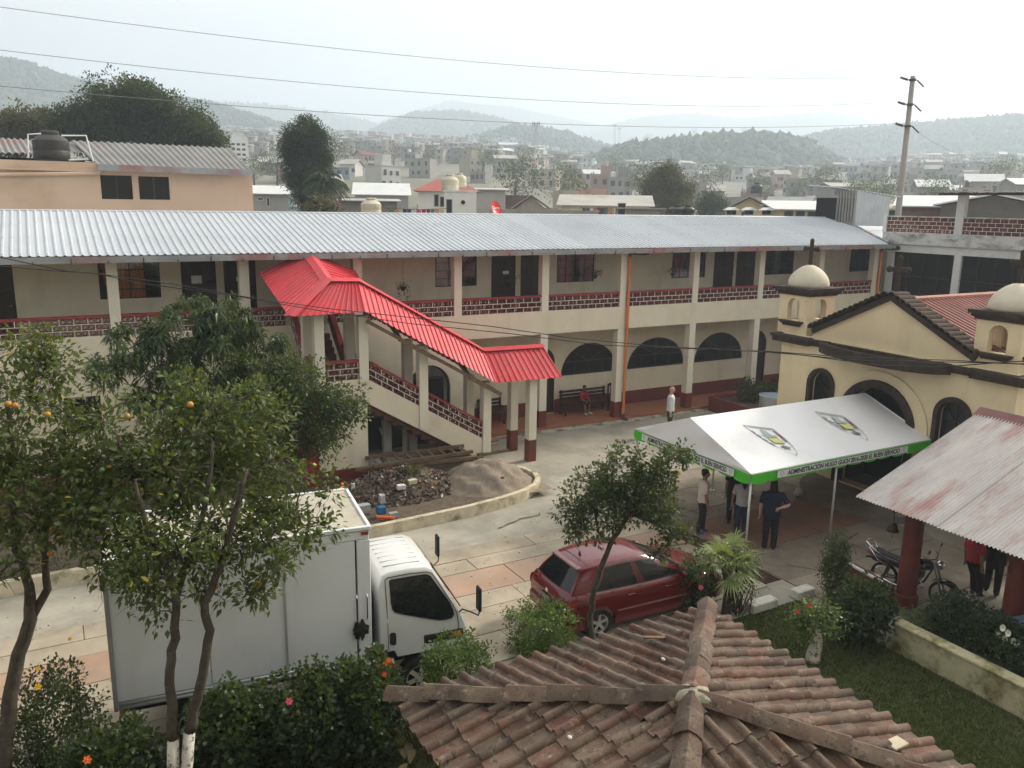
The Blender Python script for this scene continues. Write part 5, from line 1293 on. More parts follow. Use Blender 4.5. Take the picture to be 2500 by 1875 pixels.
    MB().grid(2, 2, lambda u, v: (0.60+0.012*u, -0.50+1.0*v, 1.392)).build('roof_seam', BLKPL, c)
    for s in (-1, 1):
        MB().grid(5, 5, lambda u, v: (0.045+0.17*u-0.02*math.sin(PI*v), s*(0.715+0.055*u+0.028*math.sin(PI*v*0.8)), 0.60+0.24*v)).build('tail_lamp', mat('tail_lamp_red', (0.32, 0.03, 0.03), rough=0.15, spec=0.8), c, smooth=True)
        MB().sph((2.66, s*0.86, 0.96), (0.06, 0.085, 0.06), 10, 7).build('wing_mirror', paint, c, smooth=True)
        for xd in (1.42, 2.30):
            MB().bevbox(xd-0.09, s*0.822-0.016, 0.755, xd+0.09, s*0.822+0.016, 0.785, 0.008).build('door_handle', paint, c)
        MB().beam((1.12, s*0.826, 0.50), (2.80, s*0.832, 0.50), 0.012, 0.03).build('rub_strip', mat('grey_strip', (0.25, 0.14, 0.14), rough=0.5), c)
        for xg in (1.66, 2.72): MB().beam((xg, s*0.824, 0.30), (xg-0.02, s*0.775, 0.92), 0.008, 0.006, up=(0, 1, 0)).build('door_gap', BLKPL, c)
        MB().beam((1.10, s*0.826, 0.33), (0.98, s*0.805, 0.60), 0.008, 0.006, up=(0, 1, 0)).build('door_gap', BLKPL, c)
        MB().beam((0.98, s*0.806, 0.60), (1.0, s*0.775, 0.92), 0.008, 0.006, up=(0, 1, 0)).build('door_gap', BLKPL, c)
        MB().sph((3.74, s*0.54, 0.63), (0.12, 0.14, 0.075), 12, 8).build('headlamp', mat('clear_lens', (0.7, 0.72, 0.74), rough=0.1), c, smooth=True)
        for xw in (0.73, 3.19):
            wheel(c, xw, s*0.70, 0.288, 0.288, 0.185, s)
            MB().lathe([(0.001, 0), (0.345, 0)], (xw, s*0.56, 0.30), 22, axis='y').build('wheel_well', BLKPL, c)
    MB().bevbox(-0.045, -0.66, 0.30, 0.10, 0.66, 0.58, 0.05).build('rear_bumper', paint, c, smooth=40)
    MB().bevbox(3.78, -0.62, 0.26, 3.93, 0.62, 0.50, 0.05).build('front_bumper', paint, c, smooth=40)
    tp = lambda y, z: (0.02+0.05*(z-0.62)/0.3-0.024, y, z)
    MB().lathe([(0.0, -0.004), (0.045, -0.004), (0.05, 0.0)], (-0.006, 0.0, 0.80), 18, axis='x').build('round_emblem', CHROME, c)
    plate = MB().bevbox(-0.030, -0.21, 0.615, -0.014, 0.21, 0.725, 0.006).build('number_plate', mat('plate_black', (0.03, 0.03, 0.03), rough=0.4), c)
    me = text_mesh("P 021FKD", 0.085, PAPER, lambda x, y, z: (-0.033+z*0, -x, 0.67+y), depth=0.0); link('plate_number', me, plate)
    me = text_mesh("GOL", 0.060, CHROME, lambda x, y, z: (-0.008, -0.40-x, 0.735+y), depth=0.0); link('model_badge', me, c)
    MB().beam((0.008, -0.56, 0.60), (0.035, -0.60, 0.90), 0.006, 0.006).build('tailgate_gap', BLKPL, c); MB().beam((0.008, 0.56, 0.60), (0.035, 0.60, 0.90), 0.006, 0.006).build('tailgate_gap', BLKPL, c)
    if detail:
        MB().lathe([(0.03, 0.0), (0.022, 0.03), (0.008, 0.06)], (0.72, 0.0, 1.405), 10).build('aerial_base', BLKPL, c)
        MB().tube([(0.72, 0, 1.46), (0.42, 0.0, 1.86)], [0.006, 0.003], 5).build('aerial', BLKPL, c)
        MB().beam((2.80, -0.5, 0.975), (2.52, 0.1, 1.12), 0.012, 0.012).build('wiper', BLKPL, c); MB().beam((2.80, 0.15, 0.985), (2.52, 0.62, 1.08), 0.012, 0.012).build('wiper', BLKPL, c)
    return c
REDP = mat('dark_red_paint', (0.125, 0.007, 0.012), var=0.06, scale=2, rough=0.22, spec=0.5, coat=0.6, stain=(0.105, 0.009, 0.013), sscale=1.2)
hatchback('red_hatchback_car', 'dark red five door hatchback parked behind the tiled kiosk', (7.93, -12.51, 0.012), rad(-2.1), REDP)
bp_ = on_z(2520, 1540, 0.75)
BLUEP = mat('light_blue_paint', (0.16, 0.30, 0.42), var=0.06, scale=2, rough=0.3, coat=0.5)
hatchback('blue_car', 'light blue car half hidden behind the red column at the right edge', (bp_[0]+1.30, bp_[1]-2.9, 0.0), rad(108), BLUEP, False)

# ------------------------------------------------------------------ white box truck
TR = thing('white_box_truck', 'white cab over box truck parked along the hedge', 'truck', (0.41, -12.23, 0.012), rad(-7.0), local=True)
_ta = rad(-7.0); _tx = np.array([math.cos(_ta), math.sin(_ta), 0]); _ty = np.array([-math.sin(_ta), math.cos(_ta), 0]); _to = np.array([0.41, -12.23, 0.012])
def tside(px, py, yt):
    d = pray(px, py); t = (yt-np.dot(CAM-_to, _ty))/np.dot(d, _ty); p = CAM+d*t-_to
    return (float(np.dot(p, _tx)), float(p[2]))
BOXW = mat('box_white_panel', (0.74, 0.76, 0.78), var=0.03, scale=1.0, rough=0.5, stain=(0.62, 0.64, 0.65), sscale=0.8, slo=0.55, shi=0.85, streak=((3, 3, 0.4), (0.50, 0.50, 0.48), 0.35))
BOXR = mat('box_roof_dusty', (0.46, 0.425, 0.345), var=0.08, scale=1.5, rough=0.8, stain=(0.25, 0.225, 0.175), sscale=1.1, slo=0.52, shi=0.75)
ALU = mat('aluminium_trim', (0.55, 0.57, 0.58), var=0.08, rough=0.4, metal=0.5)
TCAB = mat('cab_white_paint', (0.64, 0.65, 0.635), var=0.03, scale=1.5, rough=0.3, coat=0.4, stain=(0.66, 0.66, 0.63), sscale=1)
RUST = mat('rusty_steel', (0.16, 0.075, 0.035), var=0.4, scale=8, rough=0.9)
BX0, BX1, BYH, BZ0, BZ1 = 0.0, 3.72, 0.90, 0.90, 3.16
bo = MB().box(BX0+0.02, -BYH+0.01, BZ0, BX1-0.02, BYH-0.01, BZ1-0.02).build('cargo_box', BOXW, TR)
for s in (-1, 1):
    xs_ = [BX0+0.04, 1.32, 2.42, BX1-0.22]
    for i in range(3):
        MB().bevbox(xs_[i]+0.006, s*BYH-(0.012 if s < 0 else 0.0), BZ0+0.13, xs_[i+1]-0.006, s*BYH+(0.0 if s < 0 else 0.012), BZ1-0.16, 0.004).build('side_panel', BOXW, TR)
    rv = MB()
    for x in (1.9, 1.32, 0.10):
        for k in range(8): rv.sph((x, s*(BYH+0.004), BZ0+0.35+k*0.24), (0.014, 0.008, 0.014), 6, 4)
    rv.build('rivets', mat('dark_rivet', (0.12, 0.12, 0.12), rough=0.6), TR)['kind'] = 'stuff'
    MB().beam((2.42, s*(BYH+0.014), BZ0+0.12), (2.42, s*(BYH+0.014), BZ1-0.16), 0.03, 0.045, up=(0, 1, 0)).build('panel_joint', ALU, TR)
    MB().bevbox(BX0, s*BYH-0.02, BZ1-0.155, BX1, s*BYH+0.025, BZ1-0.02, 0.01).build('top_rail', ALU if s > 0 else BOXW, TR)
    for k in range(2): MB().tube([(BX0, s*(BYH+0.012), BZ0+0.035+k*0.058), (BX1, s*(BYH+0.012), BZ0+0.035+k*0.058)], 0.030, 8).build('bottom_rail', ALU, TR, smooth=True)
    MB().bevbox(BX1-0.20, s*BYH-0.02, BZ0+0.02, BX1+0.012, s*BYH+0.014, BZ1-0.16, 0.01).build('corner_post', BOXW, TR)
    MB().beam((BX1-0.215, s*(BYH+0.004), BZ0+0.1), (BX1-0.215, s*(BYH+0.004), BZ1-0.16), 0.014, 0.02, up=(0, 1, 0)).build('door_seam', BLKPL, TR)
    MB().bevbox(BX0-0.012, s*BYH-0.05, BZ0, BX0+0.05, s*BYH+0.02, BZ1-0.1, 0.01).build('corner_post', mat('grey_box_edge', (0.30, 0.30, 0.29), rough=0.7), TR)
rf = MB().bevbox(BX0-0.02, -BYH-0.03, BZ1-0.02, BX1+0.02, BYH+0.03, BZ1+0.035, 0.012).build('box_roof', BOXR, TR)
for s in (-1, 1): MB().bevbox(BX0-0.03, s*(BYH+0.012)-0.03, BZ1+0.0, BX1+0.03, s*(BYH+0.012)+0.03, BZ1+0.06, 0.008).build('roof_edge', BOXW, rf)
MB().bevbox(BX1-0.02, -BYH, BZ1, BX1+0.035, BYH, BZ1+0.06, 0.008).build('roof_edge', BOXW, rf)
MB().box(BX1-0.13, -BYH-0.036, BZ1-0.075, BX1-0.01, -BYH-0.026, BZ1-0.025).build('red_reflector', mat('reflector_red', (0.3, 0.03, 0.02), rough=0.3), TR)
MB().box(BX1-0.10, -BYH-0.030, BZ0+0.13, BX1-0.02, -BYH-0.018, BZ0+0.26).build('red_reflector', mat('reflector_red', (0.3, 0.03, 0.02), rough=0.3), TR)
MB().box(BX1-0.30, -BYH-0.046, BZ0-0.005, BX1+0.005, -BYH-0.04, BZ0+0.10).build('rust_patch', RUST, TR)
h = MB()
for x in (BX1-0.22, BX1-0.06): h.tube([(x, -BYH-0.02, 2.1), (x, -BYH-0.05, 2.06), (x, -BYH-0.05, 1.7), (x, -BYH-0.02, 1.66)], 0.012, 6)
h.build('latch_handle', CHROME, TR)
bm = bmesh.new(); bmesh.ops.create_icosphere(bm, subdivisions=3, radius=1.0)
for v in bm.verts: v.co = Vector((BX1-0.17+v.co.x*0.10*(1+0.5*math.sin(9*v.co.z+v.co.y*7)), -BYH-0.06+v.co.y*0.045, 1.52+v.co.z*0.14*(1+0.4*math.sin(8*v.co.x))))
MB().addbm(bm).build('tied_rag', mat('dark_rag', (0.02, 0.022, 0.02), rough=0.9), TR)
MB().box(0.2, -0.42, 0.55, 5.0, -0.30, 0.78).build('chassis_rail', BLKPL, TR); MB().box(0.2, 0.30, 0.55, 5.0, 0.42, 0.78).build('chassis_rail', BLKPL, TR)
MB().box(0.1, -0.8, 0.78, BX1, 0.8, 0.898).build('floor_frame', BLKPL, TR)
for s in (-1, 1):
    for x in (1.05, 4.55): wheel(TR, x, s*0.70, 0.37, 0.37, 0.24, s, 6)
MB().box(0.02, -0.7, 0.55, 0.10, 0.7, 0.66).build('rear_bumper', RUST, TR)
CW = 0.83
prof = [(3.86, 0.98), (3.86, 1.6), (3.865, 2.15), (3.93, 2.29), (4.05, 2.335), (4.40, 2.35), (4.66, 2.335), (4.79, 2.27), (4.92, 2.05), (5.10, 1.72), (5.26, 1.44), (5.345, 1.22), (5.37, 0.98), (5.37, 0.70), (5.30, 0.60), (5.0, 0.60), (4.95, 0.86), (4.15, 0.86), (4.10, 0.98)]
def cab_ring(y, inset_t, shrink):
    out = []
    for x, z in prof:
        t = max(0, (z-1.45)/0.9)
        yy = y*(1-0.0*t); cx = 4.55
        out.append((cx+(x-cx)*shrink, y*(1-0.085*t**1.2), 0.98+(z-0.98)*(1-inset_t*max(0, (z-0.98))/1.37)))
    return out
rings = []
for f, it, sh in ((-1.0, 0.075, 0.955), (-0.985, 0.045, 0.975), (-0.95, 0.022, 0.988), (-0.86, 0.008, 0.996), (-0.6, 0.0, 1.0), (0, -0.006, 1.004), (0.6, 0.0, 1.0), (0.86, 0.008, 0.996), (0.95, 0.022, 0.988), (0.985, 0.045, 0.975), (1.0, 0.075, 0.955)):
    rings.append(cab_ring(CW*f, it, sh))
m = MB(); loft(m, rings); m.build('cab_shell', TCAB, TR, smooth=28)
rb = MB()
for k in range(7): y = -0.54+k*0.18; rb.bevbox(4.0, y-0.012, 2.335, 4.62, y+0.012, 2.353, 0.005)
rb.build('roof_ribs', TCAB, TR)['kind'] = 'stuff'
Zc = lambda x, y: (880+x/4.609, 1280+y/4.609)
def cyw(z, s, off): t = max(0, (z-1.45)/0.9); return s*(CW*(1-0.085*t**1.2)+off)
def side_poly(pts, nm, mt, off, parent=TR, s=-1, depth=0.012):
    q = [tside(*Zc(*p), -CW-off) for p in pts]
    m = MB(); n = len(q)
    a = [(x, cyw(z, s, off), z) for x, z in q]; b = [(x, cyw(z, s, off-depth), z) for x, z in q]
    m.add(a+b, [tuple(range(n))]+[(i, (i+1) % n, (i+1) % n+n, i+n) for i in range(n)]); return m.build(nm, mt, parent)
win = [(345, 668), (362, 652), (600, 612), (740, 592), (772, 596), (800, 612), (900, 750), (1000, 880), (1035, 960), (1042, 1010), (1020, 1045), (960, 1063), (890, 1072), (700, 1045), (450, 1003), (400, 990), (375, 965), (360, 900)]
cx_, cy_ = sum(p[0] for p in win)/len(win), sum(p[1] for p in win)/len(win)
for s in (-1, 1):
    fr_ = side_poly([(cx_+(x-cx_)*1.035, cy_+(y-cy_)*1.05) for x, y in win], 'window_rubber', BLKPL, 0.006, s=s)
    side_poly(win, 'side_window', TINT, 0.010, fr_, s=s)
    def line(pts, nm='door_gap', w=0.010):
        q = [tside(*Zc(*p), -CW-0.004) for p in pts]
        for a, b in zip(q[:-1], q[1:]): MB().beam((a[0], cyw(a[1], s, 0.002), a[1]), (b[0], cyw(b[1], s, 0.002), b[1]), 0.010, w, up=(0, 1, 0)).build(nm, BLKPL, TR)
    line([(320, 1420), (300, 900), (284, 650), (310, 622), (560, 575), (760, 553), (815, 570), (880, 660), (1040, 900), (1085, 1000), (1105, 1120), (1110, 1250)])
    side_poly([(330, 1250), (345, 1225), (385, 1222), (402, 1240), (404, 1340), (390, 1362), (350, 1362), (334, 1345)], 'door_handle', BLKPL, 0.008, s=s)
    MB().bevbox(4.6, s*0.80-0.04, 0.98, 5.30, s*0.80+0.04, 1.16, 0.02).build('dark_side_panel', BLKPL, TR)
    MB().bevbox(5.20, s*0.66-0.13, 0.82, 5.36, s*0.66+0.13, 1.08, 0.04).build('headlamp', mat('clear_lens', (0.7, 0.72, 0.74), rough=0.1), TR, smooth=40)
    MB().bevbox(5.10, s*0.80-0.05, 1.02, 5.26, s*0.80+0.05, 1.14, 0.02).build('indicator', mat('amber_lens', (0.6, 0.2, 0.02), rough=0.2), TR)
    mm = MB().tube([(5.20, s*0.80, 1.42), (5.26, s*0.86, 1.52), (5.36, s*1.00, 1.52), (5.45, s*1.12, 1.50), (5.47, s*1.14, 1.62)], 0.013, 6).build('mirror_arm', BLKPL, TR, smooth=True)
    MB().bevbox(5.42, s*1.15-0.09, 1.60, 5.47, s*1.15+0.09, 2.02, 0.02).build('mirror_head', BLKPL, mm)
MB().bevbox(5.22, -0.80, 0.46, 5.44, 0.80, 0.78, 0.05).build('front_bumper', BLKPL, TR, smooth=40)
MB().bevbox(5.30, -0.55, 0.84, 5.385, 0.55, 1.08, 0.02).build('grille', BLKPL, TR)
ws = [(4.815, 2.22), (5.29, 1.45)]
MB().grid(10, 4, lambda u, v: (4.80+(5.285-4.80)*v+0.028+0.02*(1-(2*u-1)**2), (2*u-1)*(0.66+0.10*v), 2.245+(1.45-2.245)*v+0.01)).build('windscreen', TINT, TR, smooth=True)
for y0, y1 in ((-0.6, 0.0), (0.0, 0.55)): MB().beam((5.31, y0, 1.44), (5.13, y1, 1.76), 0.015, 0.012).build('wiper', BLKPL, TR)
MB().box(3.6, -0.5, 0.9, 3.84, 0.5, 1.9).build('cab_back_gap', BLKPL, TR)

# ------------------------------------------------------------------ motorcycle under the shelter
BLKPAINT = mat('black_gloss', (0.015, 0.015, 0.017), var=0.1, rough=0.15, coat=0.6)
ENG = mat('engine_alloy', (0.28, 0.28, 0.28), var=0.2, rough=0.4, metal=0.8)
def spoke_wheel(parent, x, z, r, w):
    t = MB().lathe([(r-0.055, -w*0.35), (r-0.02, -w/2), (r, -w*0.2), (r, w*0.2), (r-0.02, w/2), (r-0.055, w*0.35)], (x, 0, z), 30, axis='y', caps=False).build('wheel', TYRE, parent, smooth=40)
    MB().lathe([(r-0.075, -w*0.3), (r-0.056, -w*0.36), (r-0.056, w*0.36), (r-0.075, w*0.3), (r-0.075, -w*0.3)], (x, 0, z), 30, axis='y', caps=False).build('rim', CHROME, t, smooth=40)
    m = MB()
    for k in range(18):
        a = 2*PI*k/18; s = 0.03 if k % 2 else -0.03
        m.tube([(x+0.03*math.cos(a), s, z+0.03*math.sin(a)), (x+(r-0.07)*math.cos(a+0.3), 0, z+(r-0.07)*math.sin(a+0.3))], 0.003, 4, caps=False)
    m.lathe([(0.001, -0.07), (0.045, -0.07), (0.045, 0.07), (0.001, 0.07)], (x, 0, z), 12, axis='y'); m.build('spokes', CHROME, t)
rw_ = np.array([15.42, -14.42]); fw_ = np.array([15.70, -15.62]); hd = math.atan2(*(fw_-rw_)[::-1])
MO = thing('black_motorcycle', 'black motorcycle parked behind the red column of the tin shelter', 'motorcycle', (rw_[0], rw_[1], 0), hd, local=True)
spoke_wheel(MO, 0, 0.30, 0.30, 0.085); spoke_wheel(MO, 1.23, 0.30, 0.30, 0.075)
fr = MB(); fr.tube([(1.0, 0, 0.92), (0.62, 0, 0.78), (0.25, 0, 0.72), (-0.15, 0, 0.76)], 0.022, 8); fr.tube([(1.0, 0, 0.88), (0.82, 0, 0.45), (0.60, 0, 0.30), (0.35, 0, 0.30), (0.30, 0, 0.70)], 0.02, 8)
for y in (-0.07, 0.07): fr.tube([(0.32, y, 0.36), (0, y, 0.30)], 0.016, 6); fr.tube([(0.02, y, 0.33), (0.10, y, 0.70)], 0.022, 6)
fr.build('frame', BLKPAINT, MO, smooth=True)
fk = MB()
for y in (-0.075, 0.075): fk.tube([(1.23, y, 0.30), (1.06, y, 0.74), (1.0, y, 0.98)], [0.02, 0.024, 0.022], 8)
fk.build('front_fork', ENG, MO, smooth=True)
MB().sph((0.72, 0, 0.84), (0.28, 0.155, 0.135), 16, 10).build('fuel_tank', BLKPAINT, MO, smooth=True)
me = text_mesh("HONDA", 0.075, PAPER, lambda x, y, z: (0.72-x*-1.0, -0.162+0.10*(x*x), 0.845+y), depth=0.0)
link('tank_lettering', me, MO)
MB().grid(14, 6, lambda u, v: (0.50-0.72*u, (v-0.5)*2*(0.13-0.02*u), 0.80-0.03*math.sin(PI*u)+0.05*u+0.035*(1-(2*v-1)**2))).build('seat', mat('black_seat', (0.02, 0.02, 0.02), rough=0.6), MO, smooth=True)
MB().bevbox(-0.30, -0.14, 0.60, 0.50, 0.14, 0.80, 0.05).build('seat_base', BLKPAINT, MO)
rk = MB()
for y in (-0.14, 0.14): rk.tube([(0.12, y, 0.72), (-0.20, y, 0.86), (-0.42, y*0.8, 0.98), (-0.46, 0, 1.0)], 0.012, 6); rk.tube([(0.16, y, 0.58), (-0.12, y, 0.66), (-0.34, y, 0.90)], 0.012, 6)
for x in (-0.2, -0.3, -0.4): rk.tube([(x, -0.13, 0.86-0.5*(x+0.2)), (x, 0.13, 0.86-0.5*(x+0.2))], 0.009, 5)
rk.build('luggage_rack', CHROME, MO, smooth=True)
MB().grid(8, 4, lambda u, v: (0.05-0.48*u, (v-0.5)*0.16, 0.64+0.02*u-0.16*max(0, u-0.55)**1.2+0.02*(1-(2*v-1)**2))).build('rear_mudguard', BLKPAINT, MO, smooth=True)
MB().bevbox(-0.40, -0.06, 0.70, -0.30, 0.06, 0.79, 0.02).build('tail_lamp', mat('tail_lamp_red', (0.32, 0.03, 0.03)), MO)
MB().grid(10, 4, lambda u, v: (1.23+0.335*math.cos(0.35+u*2.1), (v-0.5)*0.13, 0.30+0.335*math.sin(0.35+u*2.1)+0.015*(1-(2*v-1)**2))).build('front_mudguard', BLKPAINT, MO, smooth=True)
eb = MB(); eb.bevbox(0.42, -0.12, 0.30, 0.72, 0.12, 0.52, 0.03); eb.lathe([(0.085, -0.15), (0.095, -0.13), (0.095, 0.13), (0.085, 0.15)], (0.50, 0, 0.40), 16, axis='y')
for k in range(5): eb.bevbox(0.62, -0.09, 0.53+k*0.032, 0.80, 0.09, 0.545+k*0.032, 0.004)
eb.build('engine', ENG, MO)
MB().tube([(0.78, -0.09, 0.50), (0.86, -0.11, 0.36), (0.6, -0.14, 0.22), (0.2, -0.15, 0.24), (-0.30, -0.17, 0.34)], [0.018, 0.018, 0.02, 0.04, 0.045], 10).build('exhaust', CHROME, MO, smooth=True)
hb = MB().tube([(0.86, -0.36, 1.04), (0.96, -0.22, 1.05), (1.0, 0, 1.01), (0.96, 0.22, 1.05), (0.86, 0.36, 1.04)], 0.013, 8).build('handlebar', BLKPL, MO, smooth=True)
for s in (-1, 1):
    MB().tube([(0.95, s*0.24, 1.05), (0.96, s*0.28, 1.20)], 0.007, 5).build('mirror_stem', CHROME, hb); MB().bevbox(0.95, s*0.30-0.06, 1.19, 0.97, s*0.30+0.06, 1.28, 0.01).build('mirror', CHROME, hb)
MB().sph((1.10, 0, 0.92), (0.09, 0.10, 0.10), 12, 8).build('headlamp', CHROME, MO, smooth=True)
MB().tube([(0.45, -0.1, 0.28), (0.40, -0.28, 0.0)], 0.011, 6).build('side_stand', BLKPL, MO)
bw = on_z(100, 1868, 0.62)
BI = thing('parked_bicycle', 'bicycle parked behind the left tree at the lower left corner', 'bicycle', (bw[0]-0.95, bw[1]-0.25, 0), rad(8), local=True)
spoke_wheel(BI, 0, 0.33, 0.33, 0.05); spoke_wheel(BI, 1.0, 0.33, 0.33, 0.05)
bf = MB();
for pts in ([(0, 0, 0.33), (0.42, 0, 0.30), (0.30, 0, 0.80)], [(0.42, 0, 0.30), (0.86, 0, 0.74), (0.30, 0, 0.74)], [(1.0, 0, 0.33), (0.88, 0, 0.66), (0.83, 0, 0.92)], [(0, 0, 0.33), (0.31, 0, 0.72)]): bf.tube(pts, 0.016, 6)
bf.build('frame', mat('grey_bike_paint', (0.35, 0.37, 0.38), rough=0.3, metal=0.4), BI, smooth=True)
MB().sph((0.26, 0, 0.84), (0.14, 0.07, 0.035), 10, 6).build('saddle', mat('red_saddle', (0.3, 0.02, 0.03), rough=0.5), BI, smooth=True)
MB().tube([(0.72, -0.28, 1.0), (0.83, -0.1, 0.95), (0.83, 0.1, 0.95), (0.72, 0.28, 1.0)], 0.013, 6).build('handlebar', CHROME, BI, smooth=True)
MB().tube([(0.42, -0.07, 0.30), (0.48, -0.10, 0.16), (0.48, -0.18, 0.16)], 0.01, 5).build('pedal', BLKPL, BI)
# ------------------------------------------------------------------ people
def etube(m, pts, rad2, f, n=14):
    """closed tube with elliptical rings: rad2 = (forward radius, side radius)"""
    pts = [np.asarray(p, float) for p in pts]; f = np.asarray(f, float); rings = []
    for i, p in enumerate(pts):
        d = unit(pts[min(i+1, len(pts)-1)]-pts[max(i-1, 0)]); ff = unit(f-d*np.dot(f, d)); s = np.cross(d, ff)
        rings.append([p+ff*rad2[i][0]*math.cos(2*PI*k/n)+s*rad2[i][1]*math.sin(2*PI*k/n) for k in range(n)])
    vs = [q for r in rings for q in r]; fs = []
    for i in range(len(rings)-1):
        for k in range(n): a = i*n+k; b = i*n+(k+1) % n; fs.append((a, b, b+n, a+n))
    fs += [tuple(range(n-1, -1, -1)), tuple((len(rings)-1)*n+k for k in range(n))]
    m.add(vs, fs)
def fuse(m, name, mt, parent, vox=0.012, sm=3, extra=None):
    me = m.mesh(name, mt); o = bpy.data.objects.new('tmp', me); C.objects.link(o)
    md = o.modifiers.new('r', 'REMESH'); md.mode = 'VOXEL'; md.voxel_size = vox
    ms = o.modifiers.new('s', 'SMOOTH'); ms.factor = 0.5; ms.iterations = sm
    me2 = bpy.data.meshes.new_from_object(o.evaluated_get(bpy.context.evaluated_depsgraph_get()))
    bpy.data.objects.remove(o); bpy.data.meshes.remove(me)
    if extra is not None and extra.v:
        bm = bmesh.new(); bm.from_mesh(me2); ex = extra.mesh('x', mt); bm.from_mesh(ex); bm.to_mesh(me2); bm.free(); bpy.data.meshes.remove(ex)
    me2.materials.clear(); me2.materials.append(mt); me2.shade_smooth(); me2.name = name
    return link(name, me2, parent)
SKINS = {k: mat('skin_'+k, c, var=0.06, scale=8, rough=0.55) for k, c in dict(brown=(0.30, 0.155, 0.095), dark=(0.20, 0.10, 0.06), pale=(0.52, 0.31, 0.23)).items()}
HAIRB = mat('black_hair', (0.010, 0.008, 0.007), var=0.3, scale=30, rough=0.45)
def cloth(name, col, **k): return mat('cloth_'+name, col, var=0.12, scale=6, rough=0.85, bump=0.25, bscale=14, **k)
def person(label, loc, yaw, h=1.7, skin='brown', shirt=None, sleeve=0.5, pants=None, short_pants=False, shoes=(0.02, 0.02, 0.02), hair='short', sole=(0.7, 0.7, 0.7),
           arms=None, legs=None, hip=None, lean=0.0, head_turn=0.0, group=None, width=1.0, sit=False, head_tilt=0.0):
    p = thing('person', label, 'person', loc, yaw, group, local=True)
    H = h; sk = SKINS[skin]; V = lambda *a: np.array(a, float)
    hipz = (0.50 if hip is None else hip)*H
    up = unit(V(math.sin(lean), 0, math.cos(lean))); hipc = V(0, 0, hipz)
    def tor(t, fx=0.0): return hipc+up*((t-0.50)*H)+V(fx*H, 0, 0)
    T = [(0.475, 0.06, 0.085), (0.52, 0.075, 0.098), (0.60, 0.066, 0.088), (0.69, 0.070, 0.098), (0.76, 0.072, 0.112), (0.805, 0.058, 0.108), (0.83, 0.036, 0.06)]
    body = MB(); sh = MB(); tr = MB(); fing = MB()
    f = V(1, 0, 0)
    etube(body, [tor(t) for t, a, b in T], [(a*H*width, b*H*width) for t, a, b in T], f)
    etube(body, [tor(0.80), tor(0.86), tor(0.885, 0.008)], [(0.034*H, 0.036*H)]*3, f)
    hc = tor(0.928, 0.014); ct, st = math.cos(head_turn), math.sin(head_turn); hf = V(ct, st, -math.sin(head_tilt)); hf = unit(hf); hs = unit(np.cross(V(0, 0, 1), hf)); hu = np.cross(hf, hs)
    def hp(a, b, c): return hc+hf*a*H+hs*b*H+hu*c*H
    etube(body, [hp(-0.004, 0, 0.070), hp(-0.004, 0, 0.060), hp(-0.003, 0, 0.035), hp(0.0, 0, 0.005), hp(0.004, 0, -0.025), hp(0.012, 0, -0.050), hp(0.020, 0, -0.064)], [(0.018*H, 0.016*H), (0.040*H, 0.034*H), (0.056*H, 0.045*H), (0.057*H, 0.046*H), (0.050*H, 0.042*H), (0.036*H, 0.031*H), (0.014*H, 0.014*H)], hf)
    etube(body, [hp(0.052, 0, 0.012), hp(0.064, 0, -0.006), hp(0.068, 0, -0.016), hp(0.056, 0, -0.020)], [(0.006*H, 0.006*H), (0.009*H, 0.008*H), (0.009*H, 0.010*H), (0.006*H, 0.008*H)], V(0, 0, 1))
    for s in (-1, 1): body.sph(tuple(hp(-0.004, s*0.047, -0.003)), (0.010*H, 0.008*H, 0.016*H), 8, 6)
    if shirt is not None:
        S = [(0.485, 0.080, 0.104), (0.52, 0.083, 0.106), (0.60, 0.078, 0.100), (0.69, 0.080, 0.108), (0.76, 0.081, 0.121), (0.805, 0.066, 0.113), (0.838, 0.042, 0.056)]
        etube(sh, [tor(t) for t, a, b in S], [(a*H*width, b*H*width) for t, a, b in S], f)
    A = arms or {-1: ((0.0, -0.12, -1), (0.10, -0.02, -1)), 1: ((0.0, 0.12, -1), (0.10, 0.02, -1))}
    for s in (-1, 1):
        u, fo = [unit(V(*q)) for q in A[s]]
        S0 = tor(0.795)+V(0, s*0.098*H*width, 0); E = S0+u*0.175*H; W = E+fo*0.150*H
        etube(body, [S0-u*0.01*H, S0+u*0.05*H, E, E+fo*0.05*H, W], [(0.034*H, 0.034*H), (0.031*H, 0.031*H), (0.024*H, 0.024*H), (0.026*H, 0.026*H), (0.016*H, 0.018*H)], V(1, 0.2, 0.1), 10)
        if shirt is not None:
            if sleeve < 0.9:
                e = S0+u*0.175*H*max(sleeve, 0.3)*1.5; etube(sh, [S0-u*0.02*H, S0+u*0.05*H, e], [(0.040*H, 0.040*H), (0.042*H, 0.042*H), (0.040*H, 0.040*H)], V(1, 0.2, 0.1), 10)
            else: etube(sh, [S0-u*0.02*H, S0+u*0.05*H, E, E+fo*0.05*H, W-fo*0.01*H], [(0.040*H, 0.040*H), (0.039*H, 0.039*H), (0.034*H, 0.034*H), (0.033*H, 0.033*H), (0.026*H, 0.026*H)], V(1, 0.2, 0.1), 10)
        side = unit(np.cross(fo, V(0, 1, 0)) if abs(fo[1]) < 0.9 else V(0, 0, 1)); palm_n = unit(np.cross(fo, side))*(-s)
        etube(body, [W-fo*0.012*H, W+fo*0.02*H, W+fo*0.052*H], [(0.014*H, 0.017*H), (0.011*H, 0.024*H), (0.010*H, 0.024*H)], palm_n, 10)
        K0 = W+fo*0.046*H
